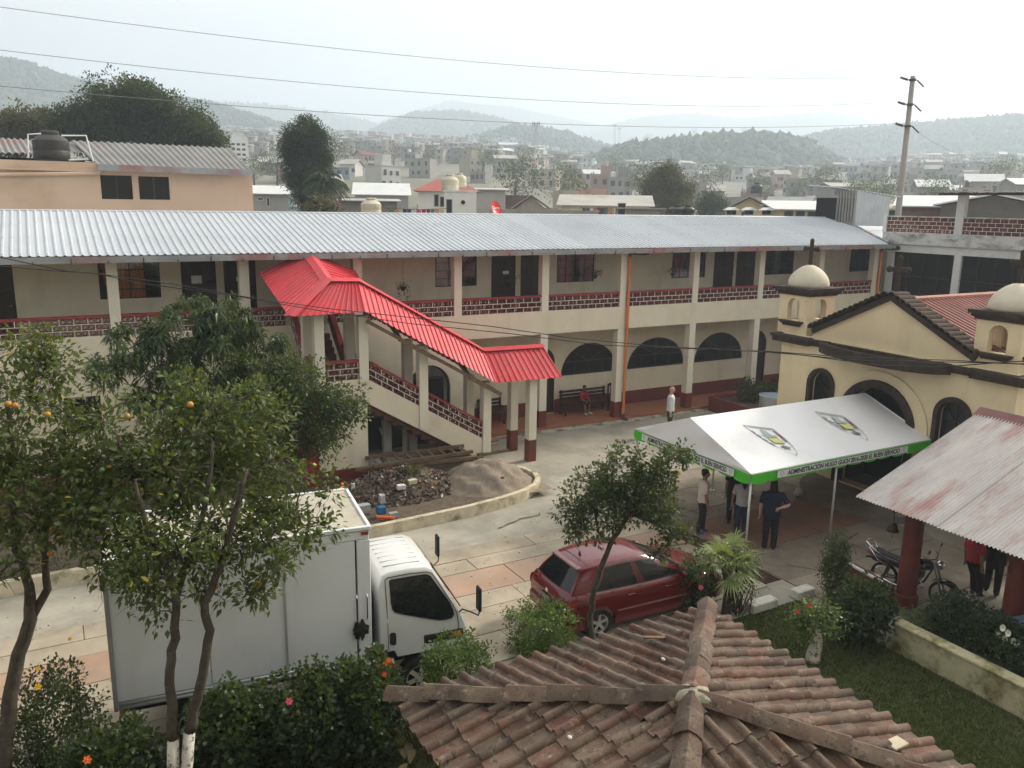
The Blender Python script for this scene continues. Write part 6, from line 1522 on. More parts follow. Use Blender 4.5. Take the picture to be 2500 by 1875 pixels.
        for k, L in enumerate((0.036, 0.042, 0.040, 0.031)):
            b0 = K0+side*(0.018-0.012*k)*H; b1 = b0+fo*L*0.5*H+palm_n*0.004*H; b2 = b1+unit(fo+palm_n*0.9)*L*0.45*H; b3 = b2+unit(fo*0.5+palm_n)*L*0.25*H
            fing.tube([b0, b1, b2, b3], [0.0052*H, 0.0050*H, 0.0046*H, 0.0036*H], 6)
        t0 = W+fo*0.016*H+side*0.018*H; t1 = t0+unit(fo*0.6+side)*0.022*H; t2 = t1+unit(fo+side*0.3+palm_n*0.3)*0.020*H
        fing.tube([t0, t1, t2], [0.0065*H, 0.0058*H, 0.0042*H], 6)
    Lg = legs or {-1: ((0.02, -0.04, -1), (-0.02, 0, -1)), 1: ((0.02, 0.04, -1), (-0.02, 0, -1))}
    feet = MB(); feet2 = MB()
    for s in (-1, 1):
        th, shn = unit(V(*Lg[s][0])), unit(V(*Lg[s][1])); H0 = hipc+V(0, s*0.048*H, -0.01*H); Kn = H0+th*0.235*H; An = Kn+shn*0.225*H
        etube(body, [H0, H0+th*0.06*H, Kn-th*0.02*H, Kn+shn*0.05*H, An], [(0.055*H, 0.052*H), (0.054*H, 0.050*H), (0.036*H, 0.036*H), (0.036*H, 0.034*H), (0.021*H, 0.021*H)], V(1, 0, 0.3), 12)
        if pants is not None:
            if short_pants: etube(tr, [H0, H0+th*0.06*H, Kn-th*0.01*H, Kn+shn*0.012*H], [(0.066*H, 0.062*H), (0.066*H, 0.060*H), (0.056*H, 0.054*H), (0.056*H, 0.054*H)], V(1, 0, 0.3), 12)
            else: etube(tr, [H0, H0+th*0.06*H, Kn-th*0.02*H, Kn+shn*0.06*H, An+shn*0.006*H], [(0.066*H, 0.061*H), (0.065*H, 0.060*H), (0.047*H, 0.047*H), (0.046*H, 0.045*H), (0.038*H, 0.036*H)], V(1, 0, 0.3), 12)
        yw_ = V(1, s*0.18, 0); fd = unit(yw_)
        q = An+V(0, 0, -0.012*H)
        etube(feet, [q-fd*0.030*H, q-fd*0.02*H, q+fd*0.03*H+V(0, 0, -0.008*H), q+fd*0.075*H+V(0, 0, -0.016*H), q+fd*0.098*H+V(0, 0, -0.02*H)], [(0.012*H, 0.014*H), (0.026*H, 0.022*H), (0.024*H, 0.024*H), (0.016*H, 0.026*H), (0.008*H, 0.014*H)], V(0, 0, 1), 12)
        feet2.prism([(-0.034*H, -0.02*H), (0.0, -0.023*H), (0.06*H, -0.028*H), (0.10*H, -0.018*H), (0.108*H, 0.0), (0.10*H, 0.018*H), (0.06*H, 0.028*H), (0.0, 0.023*H), (-0.034*H, 0.02*H)], lambda u, v, d: tuple(q+fd*u+np.cross(V(0, 0, 1), fd)*v+V(0, 0, d)), -0.040*H, -0.024*H)
    vox = 0.0085*H
    fuse(body, 'body', sk, p, vox, 3, fing)
    if shirt is not None: fuse(sh, 'shirt', shirt, p, vox*1.1, 3)
    if pants is not None:
        Sp = [(0.455, 0.066, 0.090), (0.50, 0.082, 0.106), (0.545, 0.074, 0.098), (0.575, 0.070, 0.094)]
        etube(tr, [tor(t) for t, a, b in Sp], [(a*H*width, b*H*width) for t, a, b in Sp], f); fuse(tr, 'trousers', pants, p, vox*1.1, 3)
    so = fuse(feet, 'shoes', mat('shoe_%d_%d' % (shoes[0]*100, shoes[2]*100), shoes, rough=0.6), p, vox*0.9, 2)
    feet2.build('soles', mat('sole_%d' % (sole[0]*100), sole, rough=0.7), so)
    e = MB()
    for s in (-1, 1): e.sph(tuple(hp(0.052, s*0.019, 0.006)), (0.0055*H, 0.0075*H, 0.0045*H), 6, 4)
    e.build('eyes', mat('eye_dark', (0.015, 0.01, 0.01), rough=0.2), p)
    MB().beam(hp(0.054, -0.014, -0.033), hp(0.054, 0.014, -0.033), 0.006*H, 0.004*H).build('mouth', mat('lips', (0.25, 0.09, 0.08), rough=0.5), p)
    if hair != 'bald':
        hm = MB(); etube(hm, [hp(-0.010, 0, 0.082), hp(-0.010, 0, 0.073), hp(-0.012, 0, 0.050), hp(-0.018, 0, 0.022), hp(-0.028, 0, -0.008), hp(-0.034, 0, -0.034)], [(0.022*H, 0.02*H), (0.046*H, 0.040*H), (0.060*H, 0.051*H), (0.054*H, 0.052*H), (0.040*H, 0.046*H), (0.02*H, 0.03*H)], hf)
        if hair == 'ponytail': etube(hm, [hp(-0.05, 0, 0.03), hp(-0.085, 0, 0.02), hp(-0.098, 0, -0.04), hp(-0.09, 0, -0.11), hp(-0.085, 0, -0.17)], [(0.03*H, 0.03*H), (0.03*H, 0.034*H), (0.03*H, 0.042*H), (0.028*H, 0.036*H), (0.008*H, 0.012*H)], hf)
        if hair == 'long': etube(hm, [hp(-0.02, 0, 0.03), hp(-0.045, 0, -0.03), hp(-0.05, 0, -0.08), hp(-0.05, 0, -0.12)], [(0.04*H, 0.05*H), (0.035*H, 0.056*H), (0.03*H, 0.054*H), (0.012*H, 0.04*H)], hf)
        fuse(hm, 'hair', HAIRB, p, vox, 2)
    p['_h'] = 1; del p['_h']
    return p
def stand_at(px, head_py, h):
    """ground point on column px whose standing height h reaches the given head row"""
    lo, hi = 8.0, 80.0
    for _ in range(50):
        md = (lo+hi)/2; d = at_dist(px, head_py, md)
        if d[2] > h: lo = md
        else: hi = md
    q = at_dist(px, head_py, lo); return (q[0], q[1])
VX = rad(60.77)
q = stand_at(1640, 944, 1.76)
person('bald man in white long sleeved shirt and dark trousers standing in the open courtyard', (q[0], q[1], 0.0), VX-rad(105), 1.76, 'pale', cloth('white', (0.66, 0.67, 0.70)), 1.0, cloth('charcoal', (0.035, 0.04, 0.04)), hair='bald')
person('man in cream football shirt and black track trousers standing under the tent edge', (13.95, -10.2, 0.018), VX-rad(85), 1.68, 'brown', cloth('cream', (0.56, 0.50, 0.42)), 0.55, cloth('black', (0.018, 0.016, 0.02)), shoes=(0.03, 0.05, 0.35), hair='short', sole=(0.75, 0.75, 0.75),
       arms={-1: ((0.0, -0.10, -1), (0.22, -0.05, -1)), 1: ((0.10, 0.12, -1), (0.35, 0.0, -1))}, legs={-1: ((-0.10, -0.03, -1), (-0.22, 0, -1)), 1: ((0.14, 0.05, -1), (0.0, 0, -1))})
person('woman with black ponytail, grey t-shirt and jeans seen from behind under the tent', (14.75, -10.75, 0.018), VX-rad(5), 1.62, 'brown', cloth('grey', (0.47, 0.47, 0.50)), 0.5, cloth('denim', (0.025, 0.04, 0.085)), hair='ponytail', head_tilt=0.15,
       arms={-1: ((0.02, -0.25, -1), (0.2, 0.1, -1)), 1: ((0.05, 0.28, -1), (0.0, 0.1, -1))})
person('man in black t-shirt facing the camera behind the ponytailed woman', (15.2, -10.0, 0.018), VX-rad(188), 1.72, 'brown', cloth('jet', (0.013, 0.013, 0.014)), 0.5, cloth('black', (0.018, 0.016, 0.02)))
person('person in navy t-shirt and black trousers with hand on hip beside the tent pole', (14.75, -11.72, 0.018), VX-rad(12), 1.76, 'pale', cloth('navy', (0.012, 0.018, 0.045)), 0.55, cloth('black', (0.018, 0.016, 0.02)), hair='long', width=1.15, shoes=(0.03, 0.03, 0.03),
       arms={-1: ((-0.15, -0.75, -1), (-0.55, 0.85, -0.15)), 1: ((0.1, 0.2, -1), (0.2, 0, -1))})
person('boy in red jacket sitting on the dark bench under the arcade', (17.85, 1.12, 0.12), rad(-82), 1.36, 'dark', cloth('red', (0.28, 0.02, 0.03)), 0.8, cloth('dark_shorts', (0.03, 0.025, 0.025)), True, shoes=(0.25, 0.45, 0.30), hair='short', hip=0.355, lean=0.22, head_tilt=0.25,
       arms={-1: ((0.35, -0.10, -1), (0.85, 0.25, -0.45)), 1: ((0.35, 0.10, -1), (0.85, -0.25, -0.45))}, legs={-1: ((1, -0.15, -0.10), (0.08, 0, -1)), 1: ((1, 0.18, -0.10), (0.05, 0, -1))})
q = on_z(2368, 1452, 0)
person('person in bright red top and dark trousers half hidden below the tin roof', (q[0], q[1], 0.0), VX-rad(70), 1.66, 'brown', cloth('bright_red', (0.45, 0.03, 0.05)), 0.6, cloth('dark_jeans', (0.025, 0.02, 0.022)), lean=-0.10,
       legs={-1: ((0.35, -0.04, -1), (0.05, 0, -1)), 1: ((0.42, 0.05, -1), (0.12, 0, -1))}, hip=0.475)
q = on_z(2398, 1450, 0)
person('person in dark trousers with one knee bent beside the red topped person', (q[0]+0.15, q[1]-0.1, 0.0), VX-rad(35), 1.70, 'brown', cloth('jet', (0.013, 0.013, 0.014)), 0.6, cloth('dark_jeans', (0.025, 0.02, 0.022)),
       legs={-1: ((0.02, -0.03, -1), (-0.02, 0, -1)), 1: ((0.35, 0.05, -1), (-0.85, 0, -0.9))})
q = on_z(1949, 1203, 0.14); bl = thing('football', 'white and red football lying on the forecourt near the chapel step', 'ball', (q[0], q[1], 0.16))
MB().sph((q[0], q[1], 0.155), 0.135, 20, 14).build('ball_skin', mat('ball_white', (0.62, 0.58, 0.58), rough=0.4), bl, smooth=True)
pt = MB()
for d in rnd_dirs(9):
    c = np.array([q[0], q[1], 0.155])+d*0.133; s = unit(np.cross(d, (0.3, 0.2, 0.9))); w = np.cross(d, s)
    pt.add([c+d*0.006+(s*math.cos(a)+w*math.sin(a))*0.048-d*0.008 for a in np.linspace(0, 2*PI, 6)[:-1]], [(0, 1, 2, 3, 4)])
pt.build('ball_patches', mat('ball_red', (0.25, 0.03, 0.04), rough=0.4), bl)
# ------------------------------------------------------------------ trees and shrubs
BARK = mat('grey_bark', (0.070, 0.058, 0.042), var=0.4, scale=9, rough=0.95, bump=0.6, bscale=40, stain=(0.12, 0.11, 0.085), sscale=6, slo=0.55, shi=0.7)
WHITEWASH = mat('whitewashed_bark', (0.56, 0.53, 0.46), var=0.12, scale=12, rough=0.95, bump=0.5, bscale=40, stain=(0.14, 0.12, 0.10), sscale=14, slo=0.53, shi=0.60)
LF_OR = leafmat('orange_tree_leaf', (0.020, 0.042, 0.010), (0.098, 0.132, 0.030), yellow=0.012)
LF_OD = leafmat('dark_citrus_leaf', (0.015, 0.034, 0.010), (0.045, 0.078, 0.022), yellow=0.004)
LF_MA = leafmat('mango_leaf', (0.013, 0.030, 0.010), (0.042, 0.078, 0.022), rough=0.35)
LF_HI = leafmat('hibiscus_leaf', (0.012, 0.026, 0.010), (0.036, 0.066, 0.021), rough=0.4)
LF_BR = leafmat('bright_shrub_leaf', (0.040, 0.085, 0.016), (0.11, 0.18, 0.035), rough=0.35)
LF_DK = leafmat('dark_shrub_leaf', (0.014, 0.030, 0.013), (0.040, 0.070, 0.028))
ORANGE = mat('ripe_orange', (0.45, 0.22, 0.02), var=0.2, scale=12, rough=0.5)
LIME = mat('green_orange', (0.10, 0.16, 0.035), var=0.25, scale=12, rough=0.5)
def blob_px(px, py, rpx, R, flat=0.85):
    c = at_dist(px, py, R); r = rpx*np.linalg.norm(c-CAM)/FPX; return c, np.array([r, r, r*flat])
def cluster_tree(name, label, stems, blobs, leaf, n_clusters, per, llen, lwid, fruit=(), spread=0.24, droop=0.2, whorl=False, base_white=None, group=None, cat='tree', tw=0.005, bare=0.0, bw=1.0, rscale=1.0):
    """stems: list of (points, radii). blobs: list of (centre, radii). Leaves sit in tufts at twig ends."""
    b0 = stems[0][0][0]; t = thing(name, label, cat, tuple(b0), group=group)
    trunk = MB(); white = MB(); nodes = []
    for pts, rr in stems:
        P = [np.asarray(p, float) for p in pts]
        Q = [P[0]]; Rr = [rr[0]]
        for i in range(len(P)-1):
            for k in range(1, 4): f = k/3; Q.append(P[i]+(P[i+1]-P[i])*f+np.random.normal(size=3)*0.010); Rr.append(rr[i]+(rr[i+1]-rr[i])*f)
        if base_white is not None:
            k = next((i for i, p in enumerate(Q) if p[2] > base_white), 0)
            if k > 1: white.tube(Q[:k+1], Rr[:k+1], 10); trunk.tube(Q[k:], Rr[k:], 9)
            else: trunk.tube(Q, Rr, 9)
        else: trunk.tube(Q, Rr, 9)
        nodes += Q[len(Q)//2:]
    vols = np.array([np.prod(r)**0.67 for c, r in blobs]); vols = vols/vols.sum(); cl = []
    for (c, r), w in zip(blobs, vols): cl.append(in_blob(max(3, int(n_clusters*w)), c, r, 0.30))
    cl = np.concatenate(cl)
    branch_web(trunk, nodes, list(cl), r_tip=tw, rscale=rscale)
    for c in cl:
        for k in range(5):
            d = rnd_dirs(1, 0.2)[0]*spread*random.uniform(0.6, 1.15); trunk.tube([c, c+d*0.5+np.random.normal(size=3)*0.02, c+d], [tw*0.8, tw*0.6, tw*0.35], 3, caps=False)
    tr_ = trunk.build('trunk', BARK, t, smooth=True)
    if white.v: white.build('whitewashed_base', WHITEWASH, t, smooth=True)
    keep = np.random.rand(len(cl)) > bare; src = cl[keep]
    n = len(src)*per; ctr = np.repeat(src, per, 0)
    off = rnd_dirs(n, 0.25)*(np.random.rand(n, 1)**0.55)*spread*np.random.uniform(0.6, 1.3, (len(src), 1)).repeat(per, 0)
    if whorl: off = off*0.35
    pos = ctr+off; dirs = off/np.linalg.norm(off, axis=1, keepdims=True)+rnd_dirs(n)*0.55+np.array([0, 0, 0.10])
    sz = np.random.uniform(0.45, 1.25, n)
    leaves('crown', pos, dirs, llen*sz, lwid*sz, leaf, t, droop=droop)
    fm = MB().sph((0, 0, 0), 0.042, 10, 7); fo = fm.mesh('orange', ORANGE, True); fg = MB().sph((0, 0, 0), 0.036, 10, 7).mesh('orange', LIME, True)
    for (q, ripe, s) in fruit:
        o = bpy.data.objects.new('orange', fo if ripe else fg); C.objects.link(o); o.parent = t; o.location = Vector(q)-t.location; o.scale = (s, s, s)
    return t, cl
def pxs(lst, R): return [at_dist(a, b, R) for a, b in lst]
RA = 10.1; gA = np.array([0.75, -15.25, -0.02])
s1 = [gA+np.array([-0.06, 0.02, 0])]+pxs([(425, 1800), (418, 1720), (412, 1640), (425, 1560), (432, 1470), (415, 1400)], RA)
s2 = [gA+np.array([0.10, 0.0, 0])]+pxs([(462, 1790), (478, 1710), (500, 1620), (512, 1540), (500, 1470), (540, 1380), (560, 1300)], RA)
s3 = pxs([(540, 1380), (580, 1240), (600, 1150)], RA); s4 = pxs([(415, 1400), (360, 1300), (330, 1180)], RA); s5 = pxs([(425, 1470), (500, 1250), (520, 1080)], RA+0.3)
bl_ = [blob_px(*q) for q in ((330, 1230, 130, 10.6), (470, 1100, 150, 11.0), (600, 1030, 120, 11.2), (560, 1230, 140, 10.8), (690, 1330, 105, 10.2), (430, 1330, 130, 10.2), (310, 1370, 90, 10.3), (340, 1080, 110, 11.0), (250, 1150, 85, 10.9), (660, 1180, 80, 11.1), (420, 990, 90, 11.4), (760, 1290, 45, 10.2), (360, 1460, 55, 10.4), (520, 1420, 60, 10.5), (640, 1430, 55, 10.2), (245, 1270, 70, 10.5), (780, 1180, 45, 10.6))]
fr_ = []
random.seed(5)
for k in range(46):
    c, r = random.choice(bl_); d = rnd_dirs(1)[0]; d[1] = -abs(d[1]); fr_.append((c+d*r*random.uniform(0.75, 1.0), random.random() < 0.14, random.uniform(0.8, 1.2)))
cluster_tree('orange_tree', 'large orange tree with whitewashed forked trunk in front of the white truck', [(s1, [0.085, 0.07, 0.062, 0.058, 0.055, 0.05, 0.042]), (s2, [0.085, 0.07, 0.065, 0.058, 0.055, 0.05, 0.045, 0.038]), (s3, [0.045, 0.035, 0.02]), (s4, [0.045, 0.035, 0.02]), (s5, [0.045, 0.035, 0.02])],
             bl_, LF_OR, 300, 66, 0.105, 0.052, fr_, spread=0.27, base_white=1.25, bare=0.2)
RB_ = 11.4; gB = np.array([-1.25, -14.0, -0.02])
sB = [gB]+pxs([(12, 1800), (25, 1700), (45, 1600), (75, 1510), (70, 1430), (40, 1340)], RB_); sB2 = pxs([(75, 1510), (115, 1440), (110, 1340), (120, 1220)], RB_); sB3 = pxs([(40, 1340), (30, 1150), (20, 980)], RB_)
blB = [blob_px(*q) for q in ((40, 900, 90, 11.6), (175, 950, 75, 11.7), (60, 1060, 120, 11.4), (180, 1110, 95, 11.3), (100, 1210, 115, 11.2), (-60, 1000, 130, 11.6), (-30, 1230, 130, 11.2), (170, 1280, 60, 11.0), (10, 1330, 90, 11.0))]
frB = [(at_dist(x, y, 10.75), 1, 0.85) for x, y in ((20, 986), (37, 990), (116, 1012), (126, 1293), (122, 1352), (267, 1142))]+[(c+rnd_dirs(1)[0]*r*0.9, 0, 1.0) for c, r in blB*2]
cluster_tree('orange_tree', 'orange tree at the left edge carrying ripe yellow fruit', [(sB, [0.12, 0.10, 0.09, 0.085, 0.08, 0.06, 0.05]), (sB2, [0.06, 0.05, 0.04, 0.025]), (sB3, [0.05, 0.04, 0.02])], blB, LF_OR, 165, 62, 0.105, 0.052, frB, spread=0.26, bare=0.18)
RC = 21.3; gC = np.array([2.4, -4.2, 0.18])
blC = [blob_px(*q) for q in ((330, 860, 85, 21.0), (440, 805, 95, 21.4), (555, 800, 95, 21.4), (630, 850, 70, 21.2), (265, 905, 50, 20.6), (500, 890, 110, 20.9), (390, 930, 90, 20.8), (620, 930, 80, 20.9))]
cluster_tree('mango_tree', 'dark mango tree with long drooping leaves against the cream wall', [([gC, gC+np.array([0.05, 0, 1.2]), at_dist(470, 960, RC), at_dist(480, 880, RC)], [0.14, 0.12, 0.10, 0.06])], blC, LF_MA, 260, 44, 0.25, 0.058, spread=0.34, droop=0.55, whorl=True, bare=0.02)
RD = 20.6; gD = np.array([4.9, -4.7, 0.18])
sD = [gD, at_dist(728, 1170, RD), at_dist(712, 1110, RD), at_dist(690, 1060, RD)]; sD2 = [at_dist(728, 1170, RD), at_dist(752, 1110, RD), at_dist(748, 1040, RD), at_dist(760, 990, RD)]
blD = [blob_px(*q) for q in ((720, 950, 85, 20.6), (815, 985, 65, 20.6), (640, 930, 80, 20.4), (770, 1050, 75, 20.6), (845, 1010, 42, 20.7), (610, 1030, 80, 20.2), (570, 1110, 80, 20.0), (690, 1040, 75, 20.4))]
frD = [(c+rnd_dirs(1)[0]*r*0.95, 0, 1.1) for c, r in blD*2]
cluster_tree('citrus_tree', 'dense dark citrus tree beside the red pier under the stairs', [(sD, [0.10, 0.08, 0.06, 0.04]), (sD2, [0.07, 0.05, 0.045, 0.03])], blD, LF_OD, 260, 80, 0.115, 0.058, frD, spread=0.34, bare=0.05)
RE = 13.9; gE = np.array([8.2, -13.95, -0.02])
sE = [gE]+pxs([(1440, 1530), (1447, 1460), (1462, 1400), (1490, 1330), (1520, 1280), (1540, 1255)], RE); sE2 = pxs([(1540, 1255), (1575, 1268), (1610, 1275), (1650, 1290)], RE); sE3 = pxs([(1490, 1330), (1462, 1300), (1450, 1240)], RE); sE4 = pxs([(1540, 1255), (1555, 1190), (1600, 1170)], RE)
blE = [blob_px(*q) for q in ((1440, 1200, 72, 13.9), (1520, 1150, 62, 14.0), (1590, 1150, 60, 14.1), (1395, 1255, 38, 13.8), (1490, 1245, 66, 13.7), (1605, 1240, 52, 14.0), (1655, 1295, 34, 14.0), (1560, 1200, 66, 13.9), (1655, 1120, 38, 14.2), (1430, 1300, 40, 13.8), (1610, 1330, 28, 13.9))]
cluster_tree('orange_tree', 'small leaning orange tree growing in front of the red car', [(sE, [0.07, 0.06, 0.055, 0.05, 0.045, 0.042, 0.04]), (sE2, [0.04, 0.035, 0.03, 0.02]), (sE3, [0.03, 0.025, 0.02]), (sE4, [0.035, 0.03, 0.02])], blE, LF_OD, 210, 46, 0.095, 0.048, [(c+rnd_dirs(1)[0]*r*0.9, 0, 0.9) for c, r in blE], spread=0.19, bare=0.1)

# ---- shrubs
FL = {k: mat('petal_'+k, c, var=0.15, scale=20, rough=0.6) for k, c in dict(pink=(0.62, 0.10, 0.16), orange=(0.75, 0.14, 0.02), red=(0.62, 0.05, 0.03), yellow=(0.72, 0.42, 0.02), white=(0.74, 0.74, 0.64)).items()}
def flower(parent, c, kind, r=0.05):
    c = np.asarray(c, float); to = unit(CAM-c); s = unit(np.cross(to, (0, 0, 1))); w = np.cross(s, to); m = MB()
    for k in range(6):
        a = 2*PI*k/6; d = s*math.cos(a)+w*math.sin(a); e = s*math.cos(a+0.55)+w*math.sin(a+0.55); g = s*math.cos(a-0.55)+w*math.sin(a-0.55)
        m.add([c, c+g*r*0.75+to*r*0.25, c+d*r*1.1+to*r*0.1, c+e*r*0.75+to*r*0.25], [(0, 1, 2, 3)])
    m.sph(tuple(c+to*r*0.3), r*0.25, 6, 4)
    m.build('flower', FL[kind], parent)
def shrub(name, label, c, r, n, leaf, llen, lwid, cat='shrub', box=False, flowers=(), stems=10, group=None, droop=0.12, up=0.5, top_bias=0.0, z0=0.0, tuft=14, spread=0.10):
    c = np.asarray(c, float); r = np.asarray(r, float); t = thing(name, label, cat, (c[0], c[1], z0), group=group)
    nt_ = max(8, n//tuft)
    if box:
        q = np.random.uniform(-1, 1, (nt_*3, 3)); q = q[(np.abs(q).max(1) > 0.45)][:nt_]; ctr = c+q*r*(1+0.06*np.random.normal(size=(len(q), 1)))
    else: ctr = in_blob(nt_, c, r*np.array([1, 1, 1]), 0.25)
    ctr = ctr[ctr[:, 2] > z0+0.03]
    m = MB()
    for k in range(stems):
        e = ctr[np.random.randint(len(ctr))]; b0 = np.array([c[0], c[1], z0])+np.random.normal(size=3)*np.array([r[0]*0.25, r[1]*0.25, 0])
        md = (b0+e)/2+np.random.normal(size=3)*0.06; m.tube([b0, md, e], [0.014, 0.010, 0.004], 5, caps=False)
    m.build('stems', BARK, t, smooth=True)
    ctr = np.repeat(ctr, tuft, 0); k = len(ctr); off = rnd_dirs(k, up)*np.random.rand(k, 1)**0.5*spread
    dirs = off/np.linalg.norm(off, axis=1, keepdims=True)+rnd_dirs(k)*0.5+unit((ctr-c)/1.0)*0.35+np.array([0, 0, up*0.4])
    sz = np.random.uniform(0.6, 1.2, k)
    leaves('foliage', ctr+off, dirs, llen*sz, lwid*sz, leaf, t, droop=droop)
    for q, kind, fr in flowers: flower(t, q, kind, fr)
    return t
for i, (x, y, rx, h, lab) in enumerate(((0.15, -14.5, 0.80, 1.45, 'dark hibiscus shrub at the left end of the hedge by the truck'), (1.65, -14.55, 0.80, 1.60, 'dark hibiscus shrub right of the whitewashed trunk'),
                                        (2.65, -14.65, 0.80, 1.62, 'hibiscus shrub with one pink bloom below the truck box'), (3.5, -14.65, 0.62, 1.65, 'upright leafy shrub at the right end of the hedge by the truck'))):
    fl = [(at_dist(706, 1712, 10.35), 'pink', 0.05)] if i == 2 else ([(at_dist(213, 1855, 10.2), 'orange', 0.05)] if i == 0 else [])
    shrub('hibiscus_shrub', lab, (x, y, h*0.52), (rx, 0.55, h*0.54), 6000, LF_HI, 0.085, 0.066, flowers=fl, group='hibiscus hedge along the truck', spread=0.13)
shrub('low_shrub', 'low dark ground shrub at the bottom edge below the hedge', (1.2, -15.9, 0.30), (2.0, 0.8, 0.42), 6500, LF_HI, 0.09, 0.07, spread=0.14)
shrub('leafy_shrub', 'bright green shrub with red blooms below the truck cab', (4.95, -14.75, 0.95), (0.66, 0.52, 0.78), 7000, LF_BR, 0.062, 0.034, flowers=[(at_dist(967, 1624, 11.3), 'red', 0.04)], spread=0.11)
cb = on_z(1330, 1606, 0.0)
shrub('clipped_shrub', 'square clipped green shrub beside the rear of the red car', (cb[0], cb[1]+0.15, 0.45), (0.50, 0.48, 0.43), 8000, LF_BR, 0.055, 0.032, box=True, spread=0.09)
yb = at_dist(120, 1640, 11.7)
shrub('flowering_shrub', 'tall loose shrub with yellow flowers left of the truck', (yb[0], yb[1], 1.05), (0.62, 0.55, 1.0), 6000, LF_HI, 0.070, 0.036, flowers=[(at_dist(93, 1676, 11.2), 'yellow', 0.045), (at_dist(92, 1632, 11.3), 'yellow', 0.03), (at_dist(170, 1560, 11.3), 'yellow', 0.025)], stems=26, spread=0.12)
cn_ = thing('canna_plant', 'canna with maroon leaves and orange flowers beside the truck cab', 'plant', (4.15, -14.85, 0))
CANL = leafmat('maroon_leaf', (0.07, 0.022, 0.018), (0.15, 0.055, 0.035), transl=0.25); CANG = leafmat('old_canna_leaf', (0.10, 0.08, 0.04), (0.17, 0.14, 0.07), transl=0.2)
def big_leaf(parent, base, tip, w, mt, nm='leaf', curl=0.15):
    base = np.asarray(base, float); tip = np.asarray(tip, float); d = tip-base; L = np.linalg.norm(d); s = unit(np.cross(d, (0.2, 0.3, 1.0)))
    def fn(u, v):
        c = base+d*v+np.array([0, 0, -curl*L*v*v]); ww = w*math.sin(PI*min(1, v*0.97+0.03))**0.8; return c+s*(u-0.5)*ww+np.array([0, 0, 0.25*ww*abs(u-0.5)])
    return MB().grid(5, 8, fn).build(nm, mt, parent, smooth=True)
for k in range(16):
    a = random.uniform(0, 2*PI); b0 = np.array([4.15+random.gauss(0, 0.20), -14.85+random.gauss(0, 0.12), random.uniform(0.2, 1.0)])
    big_leaf(cn_, b0, b0+np.array([0.22*math.cos(a), 0.22*math.sin(a), random.uniform(0.18, 0.42)]), random.uniform(0.09, 0.15), CANL if k % 3 else CANG)
for px, py in ((940, 1622), (938, 1646), (950, 1612), (935, 1690)): flower(cn_, at_dist(px, py, 10.95), 'orange', 0.042)
for px, py in ((940, 1622), (936, 1690)): MB().tube([(4.2, -14.85, 0), tuple(at_dist(px, py, 10.98))], 0.010, 5).build('stem', BARK, cn_)
for k in range(10):   # withered leaves over the kerb edge
    b0 = np.array([3.75+random.uniform(0, 1.0), -15.15+random.gauss(0, 0.12), 0.25]); big_leaf(cn_, b0, b0+np.array([random.gauss(0, 0.2), -0.25, 0.12]), 0.12, CANG, curl=0.5)
pm = on_z(1772, 1500, 0); PM = thing('fan_palm', 'small fan palm with spiky fronds between the car and the tent', 'palm', (pm[0], pm[1], 0))
pt_ = at_dist(1772, 1385, math.hypot(pm[0]-CAM[0], pm[1]-CAM[1]))
MB().tube([(pm[0], pm[1], 0), (pm[0]+0.02, pm[1], pt_[2]*0.5), tuple(pt_)], [0.10, 0.085, 0.09], 10).build('trunk', mat('palm_trunk', (0.10, 0.08, 0.055), var=0.4, scale=14, rough=1, bump=0.8), PM, smooth=True)
LF_PA = leafmat('palm_leaflet', (0.10, 0.15, 0.04), (0.26, 0.31, 0.12), rough=0.4, transl=0.25)
for k in range(30):
    a = 2*PI*k*0.382+random.gauss(0, 0.2); el = random.uniform(-0.25, 1.25); d = np.array([math.cos(a)*math.cos(el), math.sin(a)*math.cos(el), math.sin(el)]); L0 = random.uniform(0.30, 0.48)
    hub = np.array(pt_)+d*L0; m = MB(); m.tube([pt_, hub], [0.010, 0.006], 4); s = unit(np.cross(d, (0, 0, 1))); w = np.cross(s, d)
    for j in range(17):
        b_a = (j-8)/8*1.35; dd = unit(d*math.cos(b_a)+s*math.sin(b_a)); L1 = random.uniform(0.42, 0.60)*(1-0.25*abs(b_a)/1.35); dr_ = np.array([0, 0, -1.0])
        p1 = hub+dd*L1*0.55+dr_*0.03; p2 = hub+dd*L1+dr_*(0.10+0.14*random.random()); q = np.cross(dd, w); q = unit(q)*0.016
        m.add([hub-q*0.5, hub+q*0.5, p1+q, p2, p1-q], [(0, 1, 2, 4), (4, 2, 3)])
    m.build('frond', LF_PA, PM)
shrub('rose_bush', 'rose bush with pink blooms beside the car bonnet', at_dist(1690, 1475, 16.0)*np.array([1, 1, 0])+np.array([0, 0, 0.75]), (0.45, 0.4, 0.62), 1500, LF_DK, 0.07, 0.045, flowers=[(at_dist(1711, 1434, 15.6), 'pink', 0.055), (at_dist(1716, 1405, 15.8), 'pink', 0.04)], stems=14)
pb = at_dist(1790, 1480, 16.3); shrub('twiggy_shrub', 'twiggy shrub with tiny pink flowers around the palm trunk', (pb[0]+0.15, pb[1], 0.85), (0.42, 0.42, 0.80), 2600, LF_OD, 0.045, 0.022, flowers=[(at_dist(1818, 1452, 16.0), 'pink', 0.02), (at_dist(1800, 1490, 15.9), 'pink', 0.02)], stems=30, spread=0.12)
cs_ = on_z(2030, 1478, 0); shrub('columnar_shrub', 'narrow dark columnar shrub between tent and motorcycle', (cs_[0], cs_[1], 0.85), (0.30, 0.30, 0.85), 4200, LF_OD, 0.055, 0.032, stems=10, spread=0.10)
